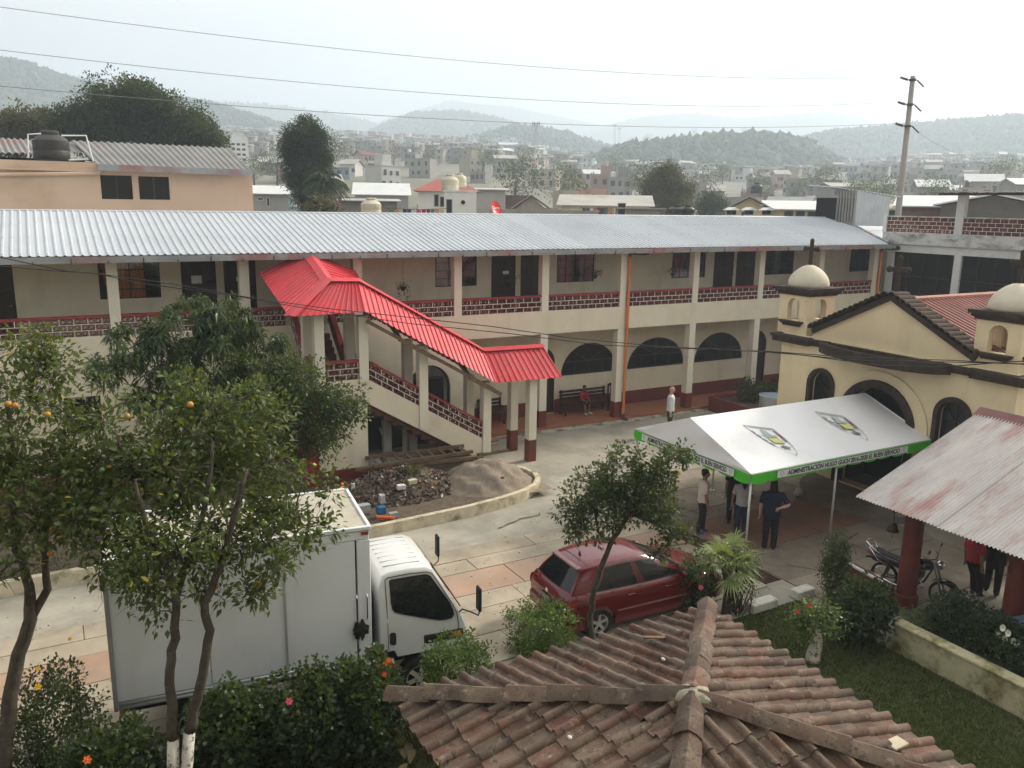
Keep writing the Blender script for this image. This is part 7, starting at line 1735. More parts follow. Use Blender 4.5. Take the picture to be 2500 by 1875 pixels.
cs2 = on_z(2060, 1500, 0); shrub('low_shrub', 'low grey green shrub at the foot of the columnar shrub', (cs2[0], cs2[1]-0.1, 0.4), (0.42, 0.35, 0.42), 1800, LF_DK, 0.07, 0.05)
rt = on_z(1985, 1614, 0); t_, _c = cluster_tree('small_pruned_tree', 'small pruned bush on a whitewashed stump on the lawn', [([np.array([rt[0], rt[1], -0.02]), np.array([rt[0]+0.04, rt[1], 0.30]), np.array([rt[0]+0.06, rt[1]+0.02, 0.62])], [0.14, 0.11, 0.09])], [blob_px(2000, 1520, 55, math.hypot(rt[0], rt[1]-CAM[1])), blob_px(1968, 1505, 38, math.hypot(rt[0], rt[1]-CAM[1]))], LF_BR, 70, 34, 0.06, 0.04, spread=0.16, base_white=0.55, cat='shrub')
for px, py in ((1976, 1479), (1947, 1493)): flower(t_, at_dist(px, py, 13.0), 'red', 0.035)
bb = on_z(2125, 1582, 0); shrub('leafy_bush', 'broad dark leaved bush at the corner of the stained planter wall', (bb[0], bb[1]+0.25, 0.62), (0.62, 0.55, 0.60), 3600, LF_DK, 0.10, 0.075, spread=0.15)
PW = thing('stained_planter_wall', 'long yellowish moss stained planter wall along the lawn at right', 'wall', (13.4, -19, 0))
WALLM = mat('mossy_wall', (0.50, 0.47, 0.30), var=0.12, scale=2, rough=0.95, stain=(0.14, 0.13, 0.035), sscale=1.8, slo=0.47, shi=0.64, streak=((1.5, 1.5, 3.0), (0.20, 0.17, 0.05), 0.7), bump=0.2)
MB().box(13.32, -26, 0.0, 13.52, -16.2, 0.50).build('wall', WALLM, PW); MB().box(13.50, -26, 0, 15.0, -16.2, 0.42).build('soil', SOILP, PW)
MB().bevbox(13.29, -26, 0.50, 13.56, -16.17, 0.56, 0.015).build('wall_cap', WALLM, PW); MB().box(13.52, -16.35, 0.0, 15.0, -16.2, 0.48).build('end_wall', WALLM, PW)
gt = on_x(2255, 1500, 13.9); GT = thing('grass_tuft', 'arching tuft of long strappy grass on the planter corner', 'plant', (gt[0], gt[1], 0.45))
n = 420; a = np.random.uniform(0, 2*PI, n); d = np.stack([np.cos(a), np.sin(a), np.random.uniform(0.4, 2.0, n)], 1)
leaves('blades', np.tile([gt[0], gt[1], 0.45], (n, 1))+np.random.normal(size=(n, 3))*np.array([0.09, 0.16, 0.0]), d, np.random.uniform(0.3, 0.55, n), 0.016, leafmat('strappy_leaf', (0.06, 0.09, 0.025), (0.17, 0.18, 0.07)), GT, droop=0.55)
for k, (px, py, rx, h, lab) in enumerate(((2330, 1540, 0.55, 0.60, 'dark leafy bush in the planter under the tin roof'), (2400, 1600, 0.55, 0.55, 'dark bush in the planter beside the white lilies'), (2480, 1680, 0.6, 0.45, 'low dark plant in the planter at the right edge'))):
    c = on_x(px, py, 14.2); shrub('planter_bush', lab, (c[0], c[1], 0.45+h*0.5), (rx, rx, h*0.62), 3000, LF_DK, 0.085, 0.055, z0=0.42, spread=0.13)
cl_ = thing('calla_lilies', 'clump of white calla lilies below the right red column', 'plant', tuple(on_x(2450, 1600, 14.1)))
for px, py in ((2448, 1533), (2437, 1550), (2461, 1546), (2474, 1566), (2482, 1570), (2453, 1560), (2450, 1577)):
    c = on_x(px, py, 13.95); m = MB(); to = unit(CAM-c); s = unit(np.cross(to, (0, 0, 1))); w = np.cross(s, to)
    m.grid(10, 4, lambda u, v: c+(s*math.cos(2*PI*u)*0.045+w*math.sin(2*PI*u)*0.062)*(0.15+0.85*v)+to*0.04*v, closed_u=True); m.build('spathe', FL['white'], cl_, smooth=True)
    MB().tube([c, (c[0]+0.02, c[1], 0.45)], 0.008, 5).build('stem', LF_BR, cl_)
for k in range(14):
    c = on_x(random.uniform(2450, 2500), random.uniform(1600, 1660), 14.1); big_leaf(cl_, (c[0], c[1], 0.5), c+np.array([random.gauss(-0.1, 0.12), random.gauss(-0.1, 0.12), 0.15]), 0.15, LF_BR)
PL = thing('red_planter_box', 'red painted planter box between the arcade and the chapel', 'planter', (25, -1.5, 0))
MB().box(23.1, -2.7, 0, 23.28, -0.3, 0.60).build('wall', DADO, PL); MB().box(23.28, -2.7, 0, 28.5, -2.52, 0.60).build('wall', DADO, PL); MB().box(23.28, -0.48, 0, 28.5, -0.3, 0.60).build('wall', DADO, PL); MB().box(23.28, -2.52, 0.0, 28.4, -0.48, 0.5).build('soil', SOILP, PL)
for k, (x, y, r, h, lab) in enumerate(((24.2, -1.4, 0.65, 0.9, 'twiggy dark bush in the red planter box'), (25.4, -1.5, 0.6, 0.6, 'low leafy plants at the middle of the red planter box'), (26.8, -1.6, 0.75, 0.75, 'broad leaved plants at the chapel end of the red planter'))):
    shrub('planter_bush', lab, (x, y, 0.5+h*0.5), (r, r*0.8, h*0.55), 1300, LF_DK if k < 2 else LF_HI, 0.10, 0.06, z0=0.5, spread=0.16)
bt = on_z(1890, 965, 1.0); BR_ = thing('round_water_tub', 'round tub with pale blue lid beside the chapel corner', 'tub', (bt[0], bt[1], 0))
MB().lathe([(0.50, 0.0), (0.55, 0.2), (0.55, 0.95), (0.57, 1.0)], (bt[0], bt[1], 0), 24).build('tub_wall', mat('pale_plastic', (0.55, 0.56, 0.55), rough=0.5), BR_, smooth=40)
MB().lathe([(0.56, 1.0), (0.50, 1.015), (0.0, 1.03)], (bt[0], bt[1], 0), 24).build('lid', mat('pale_blue', (0.30, 0.38, 0.46), rough=0.4), BR_, smooth=40)
POT = mat('dark_pot', (0.05, 0.04, 0.03), rough=0.8)
for px, py, y, lab, vine in ((1122-138, 700, 0.9, 'hanging basket with trailing vines left of the pink curtains', True), (1452, 672, 1.3, 'potted plant hanging beside the purple curtained window', False), (1643, 667, 1.3, 'potted plant hanging in front of the magenta window', False), (1822, 650, 1.3, 'pale wispy plant hanging before the dark doors', False), (1245, 690, 1.3, 'thin potted plant hanging before the labelled door', False)):
    c = on_y(px, py, y); t = thing('hanging_plant', lab, 'plant', tuple(c), group='plants hanging along the upper corridor')
    MB().lathe([(0.05, -0.13), (0.10, -0.02), (0.12, 0.0), (0.10, 0.0)], tuple(c), 12).build('pot', POT, t, smooth=True)
    MB().tube([tuple(c), (c[0], c[1], 6.44)], 0.004, 4).build('hanger', DARKMETAL, t)
    n = 150; pos = c+np.random.normal(size=(n, 3))*np.array([0.11, 0.11, 0.07])+np.array([0, 0, 0.10 if not vine else 0.03])
    if vine:
        nv = 160; k = np.random.randint(0, 6, nv); vx = (k-2.5)*0.07; pos = np.concatenate([pos, np.stack([c[0]+vx+np.random.normal(size=nv)*0.012, c[1]+0.12*np.sin(k), c[2]-np.random.rand(nv)*0.6*(0.5+0.5*((k*7) % 3)/2)], 1)])
    else: pos = np.concatenate([pos, c+np.random.rand(60, 1)*np.array([[0.35, -0.05, 0.22]])+np.random.normal(size=(60, 3))*0.05])
    leaves('foliage', pos, rnd_dirs(len(pos), 0.2), 0.055, 0.03, LF_HI if vine else LF_OD, t)
def blades(name, x0, x1, y0, y1, n, hgt, mt, z=0.0, keep=None):
    p = np.stack([np.random.uniform(x0, x1, n), np.random.uniform(y0, y1, n), np.full(n, z)], 1)
    if keep is not None: p = p[keep(p)]
    n = len(p); a = np.random.uniform(0, 2*PI, n); s = np.stack([np.cos(a), np.sin(a), np.zeros(n)], 1)*0.010
    h = hgt*np.random.uniform(0.4, 1.3, n); tip = p+np.random.normal(size=(n, 3))*np.array([0.02, 0.02, 0]); tip[:, 2] = z+h
    V = np.stack([p-s, p+s, tip], 1).reshape(-1, 3); F = np.arange(3*n).reshape(-1, 3)
    return link(name, np_mesh(name, V, F, mt), None, label='short green lawn grass', cat='grass', kind='stuff') if name == 'lawn_grass' else link(name, np_mesh(name, V, F, mt), None, kind='stuff')
GRS = leafmat('grass_blade', (0.028, 0.050, 0.012), (0.075, 0.105, 0.030), rough=0.6, transl=0.3)
def patch(p): return (np.sin(p[:, 0]*1.3)*np.sin(p[:, 1]*1.1+0.5)+np.random.normal(size=len(p))*0.5) < 0.75
blades('lawn_grass', 6.6, 13.28, -22.0, -13.98, 80000, 0.055, GRS, 0.0, patch);
blades('lawn_grass', 1.5, 6.6, -18.5, -14.2, 32000, 0.05, GRS, 0.0, patch)
blades('bed_weeds', -6, 6, -6.0, -2.0, 9000, 0.09, GRS, 0.2, lambda p: (np.sin(p[:, 0]*0.9)*np.sin(p[:, 1]*1.4) > 0.1))
# ------------------------------------------------------------------ middle distance: neighbours of the courtyard
PEACH = mat('peach_plaster', (0.60, 0.43, 0.31), var=0.05, scale=0.8, rough=0.9, stain=(0.46, 0.31, 0.20), sscale=0.5, slo=0.52, shi=0.8)
OLDZINC = mat('old_zinc_sheet', (0.24, 0.235, 0.225), var=0.15, scale=0.7, rough=0.7, stain=(0.26, 0.15, 0.13), sscale=0.35, slo=0.56, shi=0.66)
BLOCKG = mat('grey_block_wall', (0.33, 0.315, 0.285), var=0.12, scale=0.6, rough=0.95, stain=(0.22, 0.21, 0.19), sscale=0.3)
PB = thing('peach_building', 'peach plastered building with old zinc roof and two dark windows at left', 'building', (0, 12, 0))
yq = 9.2
def oy(px, py, y=yq): return on_y(px, py, y)
xr, xm = oy(615, 430)[0], oy(243, 420)[0]; zt = oy(430, 418)[2]; wins = []
for a, b in (((244, 427), (326, 487)), ((337, 430), (416, 488))):
    p, q = oy(*a), oy(*b); wins.append([(p[0], q[2]), (q[0], q[2]), (q[0], p[2]), (p[0], p[2])])
MB().holed([(-14, 0), (xr, 0), (xr, zt), (-14, zt)], wins, XZ, yq, yq+0.2).build('front_wall', PEACH, PB)
MB().box(xr-0.2, yq+0.2, 0, xr, yq+9, zt).build('side_wall', PEACH, PB)
for w in wins:
    MB().box(w[0][0], yq+0.12, w[0][1], w[1][0], yq+0.15, w[2][1]).build('window_pane', GLASSD, PB)
    xm_ = (w[0][0]+w[1][0])/2; MB().box(xm_-0.03, yq+0.08, w[0][1], xm_+0.03, yq+0.12, w[2][1]).build('window_bar', DARKMETAL, PB)
zp = oy(120, 393)[2]; MB().box(-14, yq-0.05, zt-0.1, xm, yq+0.25, zp).build('parapet', PEACH, PB); MB().box(-14, yq-0.10, oy(100, 413)[2]-0.05, xm, yq, oy(100, 413)[2]+0.06).build('ledge', PEACH, PB)
MB().box(-14, yq+0.25, zt-0.3, xm, yq+7, zt-0.1).build('flat_roof', BLOCKG, PB)
e0 = oy(238, 404, yq-0.4); e1 = oy(612, 418, yq-0.4); r0 = oy(176, 343, yq+4.6); r1 = oy(556, 361, yq+4.6)
corrugated(PB, e0, e1, r0, r1, 1.0, OLDZINC, amp=0.035, pitch=0.22)
MB().beam(e0+np.array([0, -0.05, -0.06]), e1+np.array([0, -0.05, -0.06]), 0.08, 0.22).build('eave_gutter', GUTTER, PB)
l0 = oy(-120, 375, yq+2.6); l1 = oy(235, 372, yq+2.6); l2 = oy(-120, 332, yq+5.5); l3 = oy(195, 346, yq+5.5)
corrugated(PB, l0, l1, l2, l3, 1.0, OLDZINC, amp=0.035, pitch=0.22)
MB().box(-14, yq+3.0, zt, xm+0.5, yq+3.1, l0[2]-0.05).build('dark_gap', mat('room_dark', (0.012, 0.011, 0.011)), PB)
MB().tube([oy(-60, 427, yq-0.08), oy(240, 423, yq-0.08), oy(246, 412, yq-0.08)], 0.07, 8).build('waste_pipe', PEACH, PB)
def water_tank(label, c, r, h, mt, group=None, name='water_tank'):
    t = thing(name, label, 'water tank', tuple(c), group=group)
    MB().lathe([(r*0.96, 0), (r, h*0.04), (r, h*0.30), (r*0.985, h*0.32), (r, h*0.34), (r, h*0.66), (r*0.8, h*0.78), (r*0.45, h*0.88)], tuple(c), 26).build('tank_body', mt, t, smooth=40)
    MB().lathe([(r*0.45, h*0.86), (r*0.50, h*0.90), (r*0.50, h*0.98), (r*0.44, h), (0, h*1.01)], tuple(c), 20).build('lid', mt, t, smooth=40); return t
BLKT = mat('black_tank_plastic', (0.035, 0.034, 0.032), var=0.2, scale=2, rough=0.5, stain=(0.10, 0.095, 0.085), sscale=1.2); CREAMT = mat('cream_tank_plastic', (0.55, 0.50, 0.38), var=0.08, scale=2, rough=0.5)
tb = oy(128, 391, yq+1.0); tt = oy(128, 320, yq+1.0); rk_ = (oy(173, 370, yq+1)[0]-oy(82, 370, yq+1)[0])/2
water_tank('big black plastic water tank on the peach building', tb, rk_, tt[2]-tb[2], BLKT)
pf = thing('white_pipe_frame', 'thin white pipe frame around the black water tank', 'pipe', tuple(tb)); m = MB()
for pts in ([(70, 385), (68, 328), (100, 326)], [(150, 331), (210, 331), (228, 395), (208, 394)], [(168, 391), (210, 389)]): m.tube([oy(a, b_, yq+0.4) for a, b_ in pts], 0.028, 6)
m.build('pipes', PAPER, pf)

# ---- helper for a building that faces the camera at a given distance
def frame_at(px, R):
    d = pray(px, 505); a = math.atan2(d[1], d[0]); return np.array([CAM[0]+R*math.cos(a), CAM[1]+R*math.sin(a), 0.0]), a
def row_z(px, py, R): return at_dist(px, py, R)[2]
def bg_house(name, label, px0, px1, py_top, py_bot, R, wall, depth=8, roof=None, turn=0.0, windows=(), group=None, cat='house', parapet=0.3, roofm=None, rise=1.2, over=0.4, glass=None):
    pc = (px0+px1)/2; o, a = frame_at(pc, R); sc_ = np.linalg.norm(at_dist(pc, 505, R)-CAM)/FPX; w = abs(px1-px0)*sc_
    zt, zb = row_z(pc, py_top, R), row_z(pc, py_bot, R); zg = min(zb, terrain_z(o[0], o[1])) if py_bot else 0
    t = thing(name, label, cat, (o[0], o[1], zg), a-PI/2+turn, group, local=True)          # local x = right, local y = away
    H = zt-zg
    MB().box(-w/2, 0, 0, w/2, depth, H).build('wall', wall, t)
    rm = roofm or TIN
    if roof == 'flat':
        m = MB(); p = parapet
        for b in ((-w/2-0.05, -0.05, H-0.02, w/2+0.05, 0.15, H+p), (-w/2-0.05, depth-0.15, H-0.02, w/2+0.05, depth+0.05, H+p), (-w/2-0.05, 0.15, H-0.02, -w/2+0.15, depth-0.15, H+p), (w/2-0.15, 0.15, H-0.02, w/2+0.05, depth-0.15, H+p)): m.box(*b)
        m.build('parapet', wall, t)
    elif roof == 'shed':
        MB().prism([(-over, H+0.03), (depth+over, H+0.03+rise), (depth+over, H+0.11+rise), (-over, H+0.11)], lambda u, v, d: (d, u, v), -w/2-over, w/2+over).build('roof', rm, t)
        MB().prism([(0, H-0.01), (depth, H-0.01), (depth, H+rise)], lambda u, v, d: (d, u, v), -w/2, w/2).build('gable', wall, t)
    elif roof == 'gable':
        MB().prism([(-w/2-over, H), (0, H+rise), (w/2+over, H), (w/2+over, H+0.08), (0, H+rise+0.1), (-w/2-over, H+0.08)], XZ, -over, depth+over).build('roof', rm, t)
        MB().prism([(-w/2, H-0.01), (w/2, H-0.01), (0, H+rise-0.03)], XZ, 0, depth).build('gable', wall, t)
    elif roof == 'ridge':
        MB().prism([(-over, H), (depth/2, H+rise), (depth+over, H), (depth+over, H+0.08), (depth/2, H+rise+0.1), (-over, H+0.08)], lambda u, v, d: (d, u, v), -w/2-over, w/2+over).build('roof', rm, t)
        MB().prism([(0, H-0.01), (depth, H-0.01), (depth/2, H+rise-0.03)], lambda u, v, d: (d, u, v), -w/2, w/2).build('gable', wall, t)
    elif roof == 'hip':
        e = over; MB().add([(-w/2-e, -e, H), (w/2+e, -e, H), (w/2+e, depth+e, H), (-w/2-e, depth+e, H), (-w*0.18, depth/2, H+rise), (w*0.18, depth/2, H+rise)], [(0, 1, 5, 4), (1, 2, 5), (2, 3, 4, 5), (3, 0, 4), (0, 3, 2, 1)]).build('roof', rm, t)
    for (x0, y0, x1, y1) in windows:
        ax, bx = (x0-pc)*sc_, (x1-pc)*sc_; za, zb_ = row_z(pc, y1, R)-zg, row_z(pc, y0, R)-zg
        f = MB().box(ax-0.05, -0.03, za-0.05, bx+0.05, -0.005, zb_+0.05).build('window_frame', BLOCKG if wall is not BLOCKG else CREAM, t)
        MB().box(ax, -0.045, za, bx, -0.031, zb_).build('pane', glass or GLASSD, f)
    return t
N_ = lambda x: x*DN
WHT = mat('white_house', (0.74, 0.74, 0.70), var=0.05, scale=0.5, rough=0.9, stain=(0.45, 0.44, 0.40), sscale=0.3); YLW = mat('pale_yellow_house', (0.58, 0.50, 0.30), var=0.06, scale=0.5, rough=0.9)
REDT = mat('red_tile_roof', (0.33, 0.085, 0.06), var=0.2, scale=2, rough=0.7); ZINC = mat('bright_zinc', (0.62, 0.63, 0.62), var=0.08, scale=0.5, rough=0.5, metal=0.1); DULLZ = mat('dull_zinc', (0.40, 0.385, 0.35), var=0.12, scale=0.4, rough=0.7, stain=(0.28, 0.24, 0.2), sscale=0.25)
t = bg_house('vaulted_block', 'white five storey block with arched roof far behind the left trees', N_(506), N_(541), N_(305), N_(356), 225, WHT, 22, None, cat='building', windows=[(N_(509+i*10), N_(310+j*11), N_(515+i*10), N_(314+j*11)) for i in range(3) for j in range(4)], turn=0.0)
sc_ = np.linalg.norm(at_dist(N_(520), 505, 225)-CAM)/FPX; wv = N_(35)*sc_
Hh = row_z(N_(523), N_(305), 225)-t.location.z
MB().prism([(wv/2*math.cos(a), Hh+2.1*math.sin(a)) for a in np.linspace(0, PI, 16)], XZ, 0, 22).build('vault_roof', WHT, t)
MB().box(-wv/2-5.2, 6, 0, -wv/2, 22, Hh+1.2).build('side_block', WHT, t)
t = bg_house('red_roofed_house', 'white house with red tiled hip roof and arched porch behind the main roof', N_(905), N_(1025), N_(413), N_(466), 66, WHT, 8, 'hip', roofm=REDT, rise=1.0, windows=[(N_(940), N_(422), N_(947), N_(445)), (N_(952), N_(426), N_(962), N_(446))])
t2 = bg_house('stair_tower', 'white rooftop block with round window and dark door beside the red roof', N_(960), N_(1028), N_(414), N_(470), 60, WHT, 3, 'flat', parapet=0.1, cat='building', windows=[(N_(966), N_(432), N_(976), N_(462))])
zc_ = row_z(N_(1000), N_(437), 60)-t2.location.z; xc_ = (N_(1000)-N_(994))*np.linalg.norm(at_dist(N_(994), 505, 60)-CAM)/FPX
MB().lathe([(0.15, -0.06), (0.24, -0.05), (0.24, 0.0)], (xc_, 0, zc_), 16, axis='y', caps=False).build('round_window_rim', CREAM, t2); MB().lathe([(0.0, -0.02), (0.17, -0.02)], (xc_, 0, zc_), 16, axis='y').build('round_window', GLASSD, t2)
for px, py, R, r, h, lab in ((N_(972), N_(412), 61.5, 0.62, 1.15, 'cream water tank on the white rooftop block'), (N_(993), N_(404), 63, 0.5, 1.0, 'smaller cream water tank behind the rooftop block'), (N_(802), N_(466), 47, 0.55, 0.95, 'cream water tank just behind the long metal roof')):
    c = at_dist(px, py, R); c[2] -= 0.0 if py > 500 else 0.0; water_tank(lab, c, r, h, CREAMT)
for px, lab in ((N_(1462), 'left of two black water tank tops behind the ridge'), (N_(1485), 'right of two black water tank tops behind the ridge')):
    c = at_dist(px, N_(470), 52); water_tank(lab, c, 0.55 if px < 1660 else 0.4, 0.75, BLKT)
c = at_dist(N_(1634), N_(418), 110); water_tank('small dark water tank on a far yellow house', c, 0.7, 1.3, BLKT)
bg_house('tin_roofed_house', 'pale house with long tin roof and laundry behind the ridge', N_(1215), N_(1400), N_(446), N_(475), 72, CREAM, 9, 'ridge', roofm=DULLZ, rise=0.9, windows=[(N_(1290), N_(450), N_(1310), N_(466)), (N_(1318), N_(450), N_(1335), N_(466))], glass=mat('blue_glass', (0.03, 0.09, 0.13), rough=0.3))
bg_house('grey_gable_wall', 'grey rendered building with arched window behind the ridge', N_(1330), N_(1425), N_(452), N_(475), 62, BLOCKG, 7, 'shed', roofm=DULLZ, rise=-0.9, windows=[(N_(1337), N_(440), N_(1352), N_(466))], cat='building')
bg_house('plank_gable_house', 'weathered gabled house with zinc roof left of the laundry', N_(1115), N_(1180), N_(452), N_(475), 70, mat('grey_planks', (0.34, 0.31, 0.26), var=0.15, scale=2, rough=0.95, stretch=(4, 4, 0.3)), 9, 'gable', roofm=DULLZ, rise=1.1, group=None)
bg_house('concrete_wall_house', 'long bare concrete wall behind the red satellite dish', N_(1060), N_(1290), N_(455), N_(478), 58, mat('raw_concrete', (0.36, 0.34, 0.29), var=0.15, scale=1, rough=0.95), 3, 'flat', parapet=0.05, cat='wall')
bg_house('corrugated_shed', 'grey corrugated shed right of the red roofed house', N_(1030), N_(1090), N_(412), N_(470), 78, DULLZ, 8, 'shed', roofm=DULLZ, rise=0.3, cat='shed')
bg_house('brick_shack', 'rusty brown shack beside the grey corrugated shed', N_(1092), N_(1145), N_(424), N_(470), 82, mat('rusty_sheet', (0.17, 0.11, 0.09), var=0.3, scale=1, rough=0.9), 7, 'flat', parapet=0.1, cat='shed')
bg_house('salmon_house', 'salmon coloured house in the middle of the town', N_(1250), N_(1308), N_(412), N_(440), 130, mat('salmon', (0.55, 0.32, 0.24), var=0.08, scale=0.4, rough=0.9), 10, 'flat', windows=[(N_(1278), N_(420), N_(1284), N_(430))])
bg_house('yellow_gable_house', 'pale yellow gabled house behind the right end of the roof', N_(1578), N_(1660), N_(455), N_(482), 66, YLW, 9, 'gable', roofm=DULLZ, rise=1.0, windows=[(N_(1605), N_(458), N_(1609), N_(470))])
bg_house('long_zinc_house', 'long bright zinc roofed house beside the tin shed', N_(1660), N_(1800), N_(454), N_(482), 74, YLW, 9, 'ridge', roofm=ZINC, rise=0.7, windows=[(N_(1700+i*22), N_(457), N_(1716+i*22), N_(470)) for i in range(4)])
bg_house('flat_zinc_house', 'low house with white zinc roof left of the dark conifer', N_(545), N_(620), N_(420), N_(450), 95, BLOCKG, 9, 'ridge', roofm=ZINC, rise=0.9, windows=[(N_(560), N_(428), N_(570), N_(432)), (N_(578), N_(428), N_(582), N_(445))])
bg_house('zinc_barn', 'wide house with bright zinc roof right of the palm', N_(770), N_(880), N_(422), N_(455), 112, BLOCKG, 12, 'ridge', roofm=ZINC, rise=1.6)
bg_house('low_barn', 'low grey barn with flat tin roof behind the ridge', N_(740), N_(855), N_(436), N_(466), 76, mat('brown_block', (0.26, 0.235, 0.20), var=0.15, scale=1, rough=0.95), 6, 'shed', roofm=DULLZ, rise=0.2)
bg_house('terrace_neighbour', 'brick house with white zinc roof behind the roof terrace', N_(1960), N_(2090), N_(448), N_(480), 60, mat('brick_wall', (0.25, 0.13, 0.10), var=0.2, scale=3, rough=0.9), 9, 'ridge', roofm=ZINC, rise=0.7)
bg_house('terrace_neighbour', 'dim house with broad zinc gable behind the right terrace posts', N_(2060), N_(2230), N_(446), N_(485), 52, mat('dim_block', (0.13, 0.12, 0.11), rough=0.95), 8, 'gable', roofm=ZINC, rise=0.6, turn=0.0)
bg_house('teal_house', 'house with teal wall behind the utility pole', N_(1915), N_(1965), N_(456), N_(482), 64, mat('teal_wall', (0.05, 0.24, 0.24), rough=0.9), 7, 'shed', roofm=mat('tan_sheet', (0.45, 0.36, 0.26), rough=0.8), rise=0.4)
for px, lab in ((1580, 'left chimney vent above the ridge'), (1617, 'middle chimney vent above the ridge'), (1655, 'right chimney vent above the ridge')):
    c = on_y(N_(px), N_(468), 6.5); t = thing('chimney_vent', lab, 'chimney', tuple(c))
    MB().box(c[0]-0.18, c[1]-0.18, 6.9, c[0]+0.18, c[1]+0.18, c[2]+0.10).build('stack', BLOCKG, t)
    for dx in (-0.14, 0.14): MB().box(c[0]+dx-0.03, c[1]-0.14, c[2]+0.10, c[0]+dx+0.03, c[1]+0.14, c[2]+0.32).build('cowl_leg', DARKMETAL, t)
    MB().prism([(-0.34, 0), (0.34, 0), (0, 0.14)], lambda u, v, d: (c[0]+u, c[1]+d, c[2]+0.32+v), -0.25, 0.25).build('cowl', ZINC, t)
c = on_y(N_(1069), N_(452), 8.5); t = thing('satellite_dish', 'red satellite dish with white lettering behind the ridge', 'dish', tuple(c)); to = unit(unit(CAM-c)*0.6+np.array([0.55, -0.3, 0.35])); s_ = unit(np.cross((0, 0, 1), to)); w_ = np.cross(to, s_)
REDD = mat('red_dish', (0.55, 0.03, 0.03), var=0.05, rough=0.4); rD = 0.36
MB().grid(22, 6, lambda u, v: c+(s_*math.cos(2*PI*u)*0.9+w_*math.sin(2*PI*u))*rD*v+to*0.10*v*v, closed_u=True).build('dish', REDD, t, smooth=True)
me = text_mesh("Claro", 0.20, PAPER, lambda x, y, z: tuple(c+s_*x+w_*(y+0.04)+to*(0.05+0.10*(x*x+y*y)/rD**2)), depth=0.0); link('lettering', me, t)
MB().tube([c, (c[0]+0.05, c[1]+0.1, c[2]-0.9)], 0.025, 6).build('mast', DARKMETAL, t); MB().tube([c-w_*rD, c-w_*0.2+to*0.42], 0.012, 5).build('feed_arm', DARKMETAL, t)
GC = [(0.03, 0.03, 0.035), (0.55, 0.55, 0.56), (0.35, 0.04, 0.05), (0.08, 0.20, 0.17), (0.5, 0.42, 0.33), (0.04, 0.05, 0.10), (0.5, 0.10, 0.16), (0.10, 0.05, 0.10), (0.55, 0.20, 0.03)]
def laundry(px0, px1, py, R, n, lab):
    ln = thing('washing_line', 'washing line '+lab, 'washing line', tuple(at_dist(px0, py, R)))
    MB().tube([at_dist(px0-6, py-2, R), at_dist((px0+px1)/2, py+1, R), at_dist(px1+6, py-2, R)], 0.012, 5).build('line', DARKMETAL, ln)
    for k in range(n):
        px = px0+(px1-px0)*(k+0.5)/n; c = at_dist(px, py, R); w = (px1-px0)/n*0.42*R/FPX*1.0; hh = random.uniform(0.35, 0.75); rt_ = unit(np.array([math.sin(-YAW)*0+math.cos(YAW), math.sin(YAW), 0]))
        col = GC[(k*5+n) % len(GC)]; nm = ['black', 'white', 'dark red', 'green', 'beige', 'navy', 'pink', 'plum', 'orange'][(k*5+n) % len(GC)]
        o = MB().grid(6, 5, lambda u, v: c+rt_*(u-0.5)*2*w*(1-0.15*v)+np.array([0.03*math.sin(7*u+k), 0.03*math.cos(5*u), -hh*v])).build('garment', mat('garment_%d' % ((k*5+n) % len(GC)), col, rough=0.9), None, smooth=True,
            label='%s garment hanging %s' % (nm, lab), cat='garment', group='laundry '+lab)
laundry(N_(840), N_(960), N_(452), 50, 12, 'beside the white rooftop block'); laundry(N_(1258), N_(1330), N_(450), 60, 9, 'before the house with the long tin roof')

# ---- tall trees behind the roofs
def far_tree(name, label, blobs, R, leaf, ncl, per, llen, trunk_px=None, group=None, spread=0.7, cat='tree', wid=0.5):
    c0, r0 = blob_px(*blobs[0], R); b = trunk_px or (blobs[0][0], 520); g = at_dist(b[0], b[1], R); g[2] = min(g[2], terrain_z(g[0], g[1]))
    t = thing(name, label, cat, tuple(g), group=group); m = MB(); cl = []
    for px, py, rp in blobs: c, r = blob_px(px, py, rp, R+random.uniform(-1, 1)); cl.append(in_blob(max(4, int(ncl*rp/sum(q[2] for q in blobs))), c, r*np.array([1, 1, 1.1]), 0.2))
    cl = np.concatenate(cl); top = cl[np.argsort(cl[:, 2])[len(cl)//2]]
    H = top[2]-g[2]; m.tube([g, g+np.array([0.1, 0, H*0.5]), g+(c0-g)*0.8], [0.035*H**0.9+0.05, 0.03*H**0.9+0.03, 0.06], 8)
    for e in cl[::4]: p = g+(c0-g)*random.uniform(0.4, 0.8); m.tube([p, (p+e)/2+np.random.normal(size=3)*0.2, e], [0.07, 0.045, 0.02], 4, caps=False)
    m.build('trunk', BARK, t, smooth=True)
    n = len(cl)*per; ctr = np.repeat(cl, per, 0); off = rnd_dirs(n, 0.2)*np.random.rand(n, 1)**0.5*spread*np.random.uniform(0.5, 1.3, (len(cl), 1)).repeat(per, 0)
    leaves('crown', ctr+off, off+rnd_dirs(n)*0.4, llen*np.random.uniform(0.6, 1.2, n), llen*wid, leaf, t)
    return t
LF_FAR = leafmat('far_dark_leaf', (0.018, 0.028, 0.012), (0.050, 0.066, 0.026), rough=0.7, transl=0.15); LF_FB = leafmat('far_brown_leaf', (0.055, 0.050, 0.025), (0.11, 0.10, 0.05), rough=0.7, transl=0.15); LF_FC = leafmat('far_conifer_leaf', (0.014, 0.026, 0.014), (0.038, 0.058, 0.028), rough=0.7, transl=0.1)
far_tree('broad_tree', 'huge dark spreading tree behind the peach building', [(N_(250), N_(250), 75), (N_(330), N_(255), 70), (N_(200), N_(275), 55), (N_(290), N_(225), 45), (N_(350), N_(240), 40), (N_(160), N_(268), 38), (N_(380), N_(290), 40)], 72, LF_FAR, 380, 120, 0.27, spread=1.0)
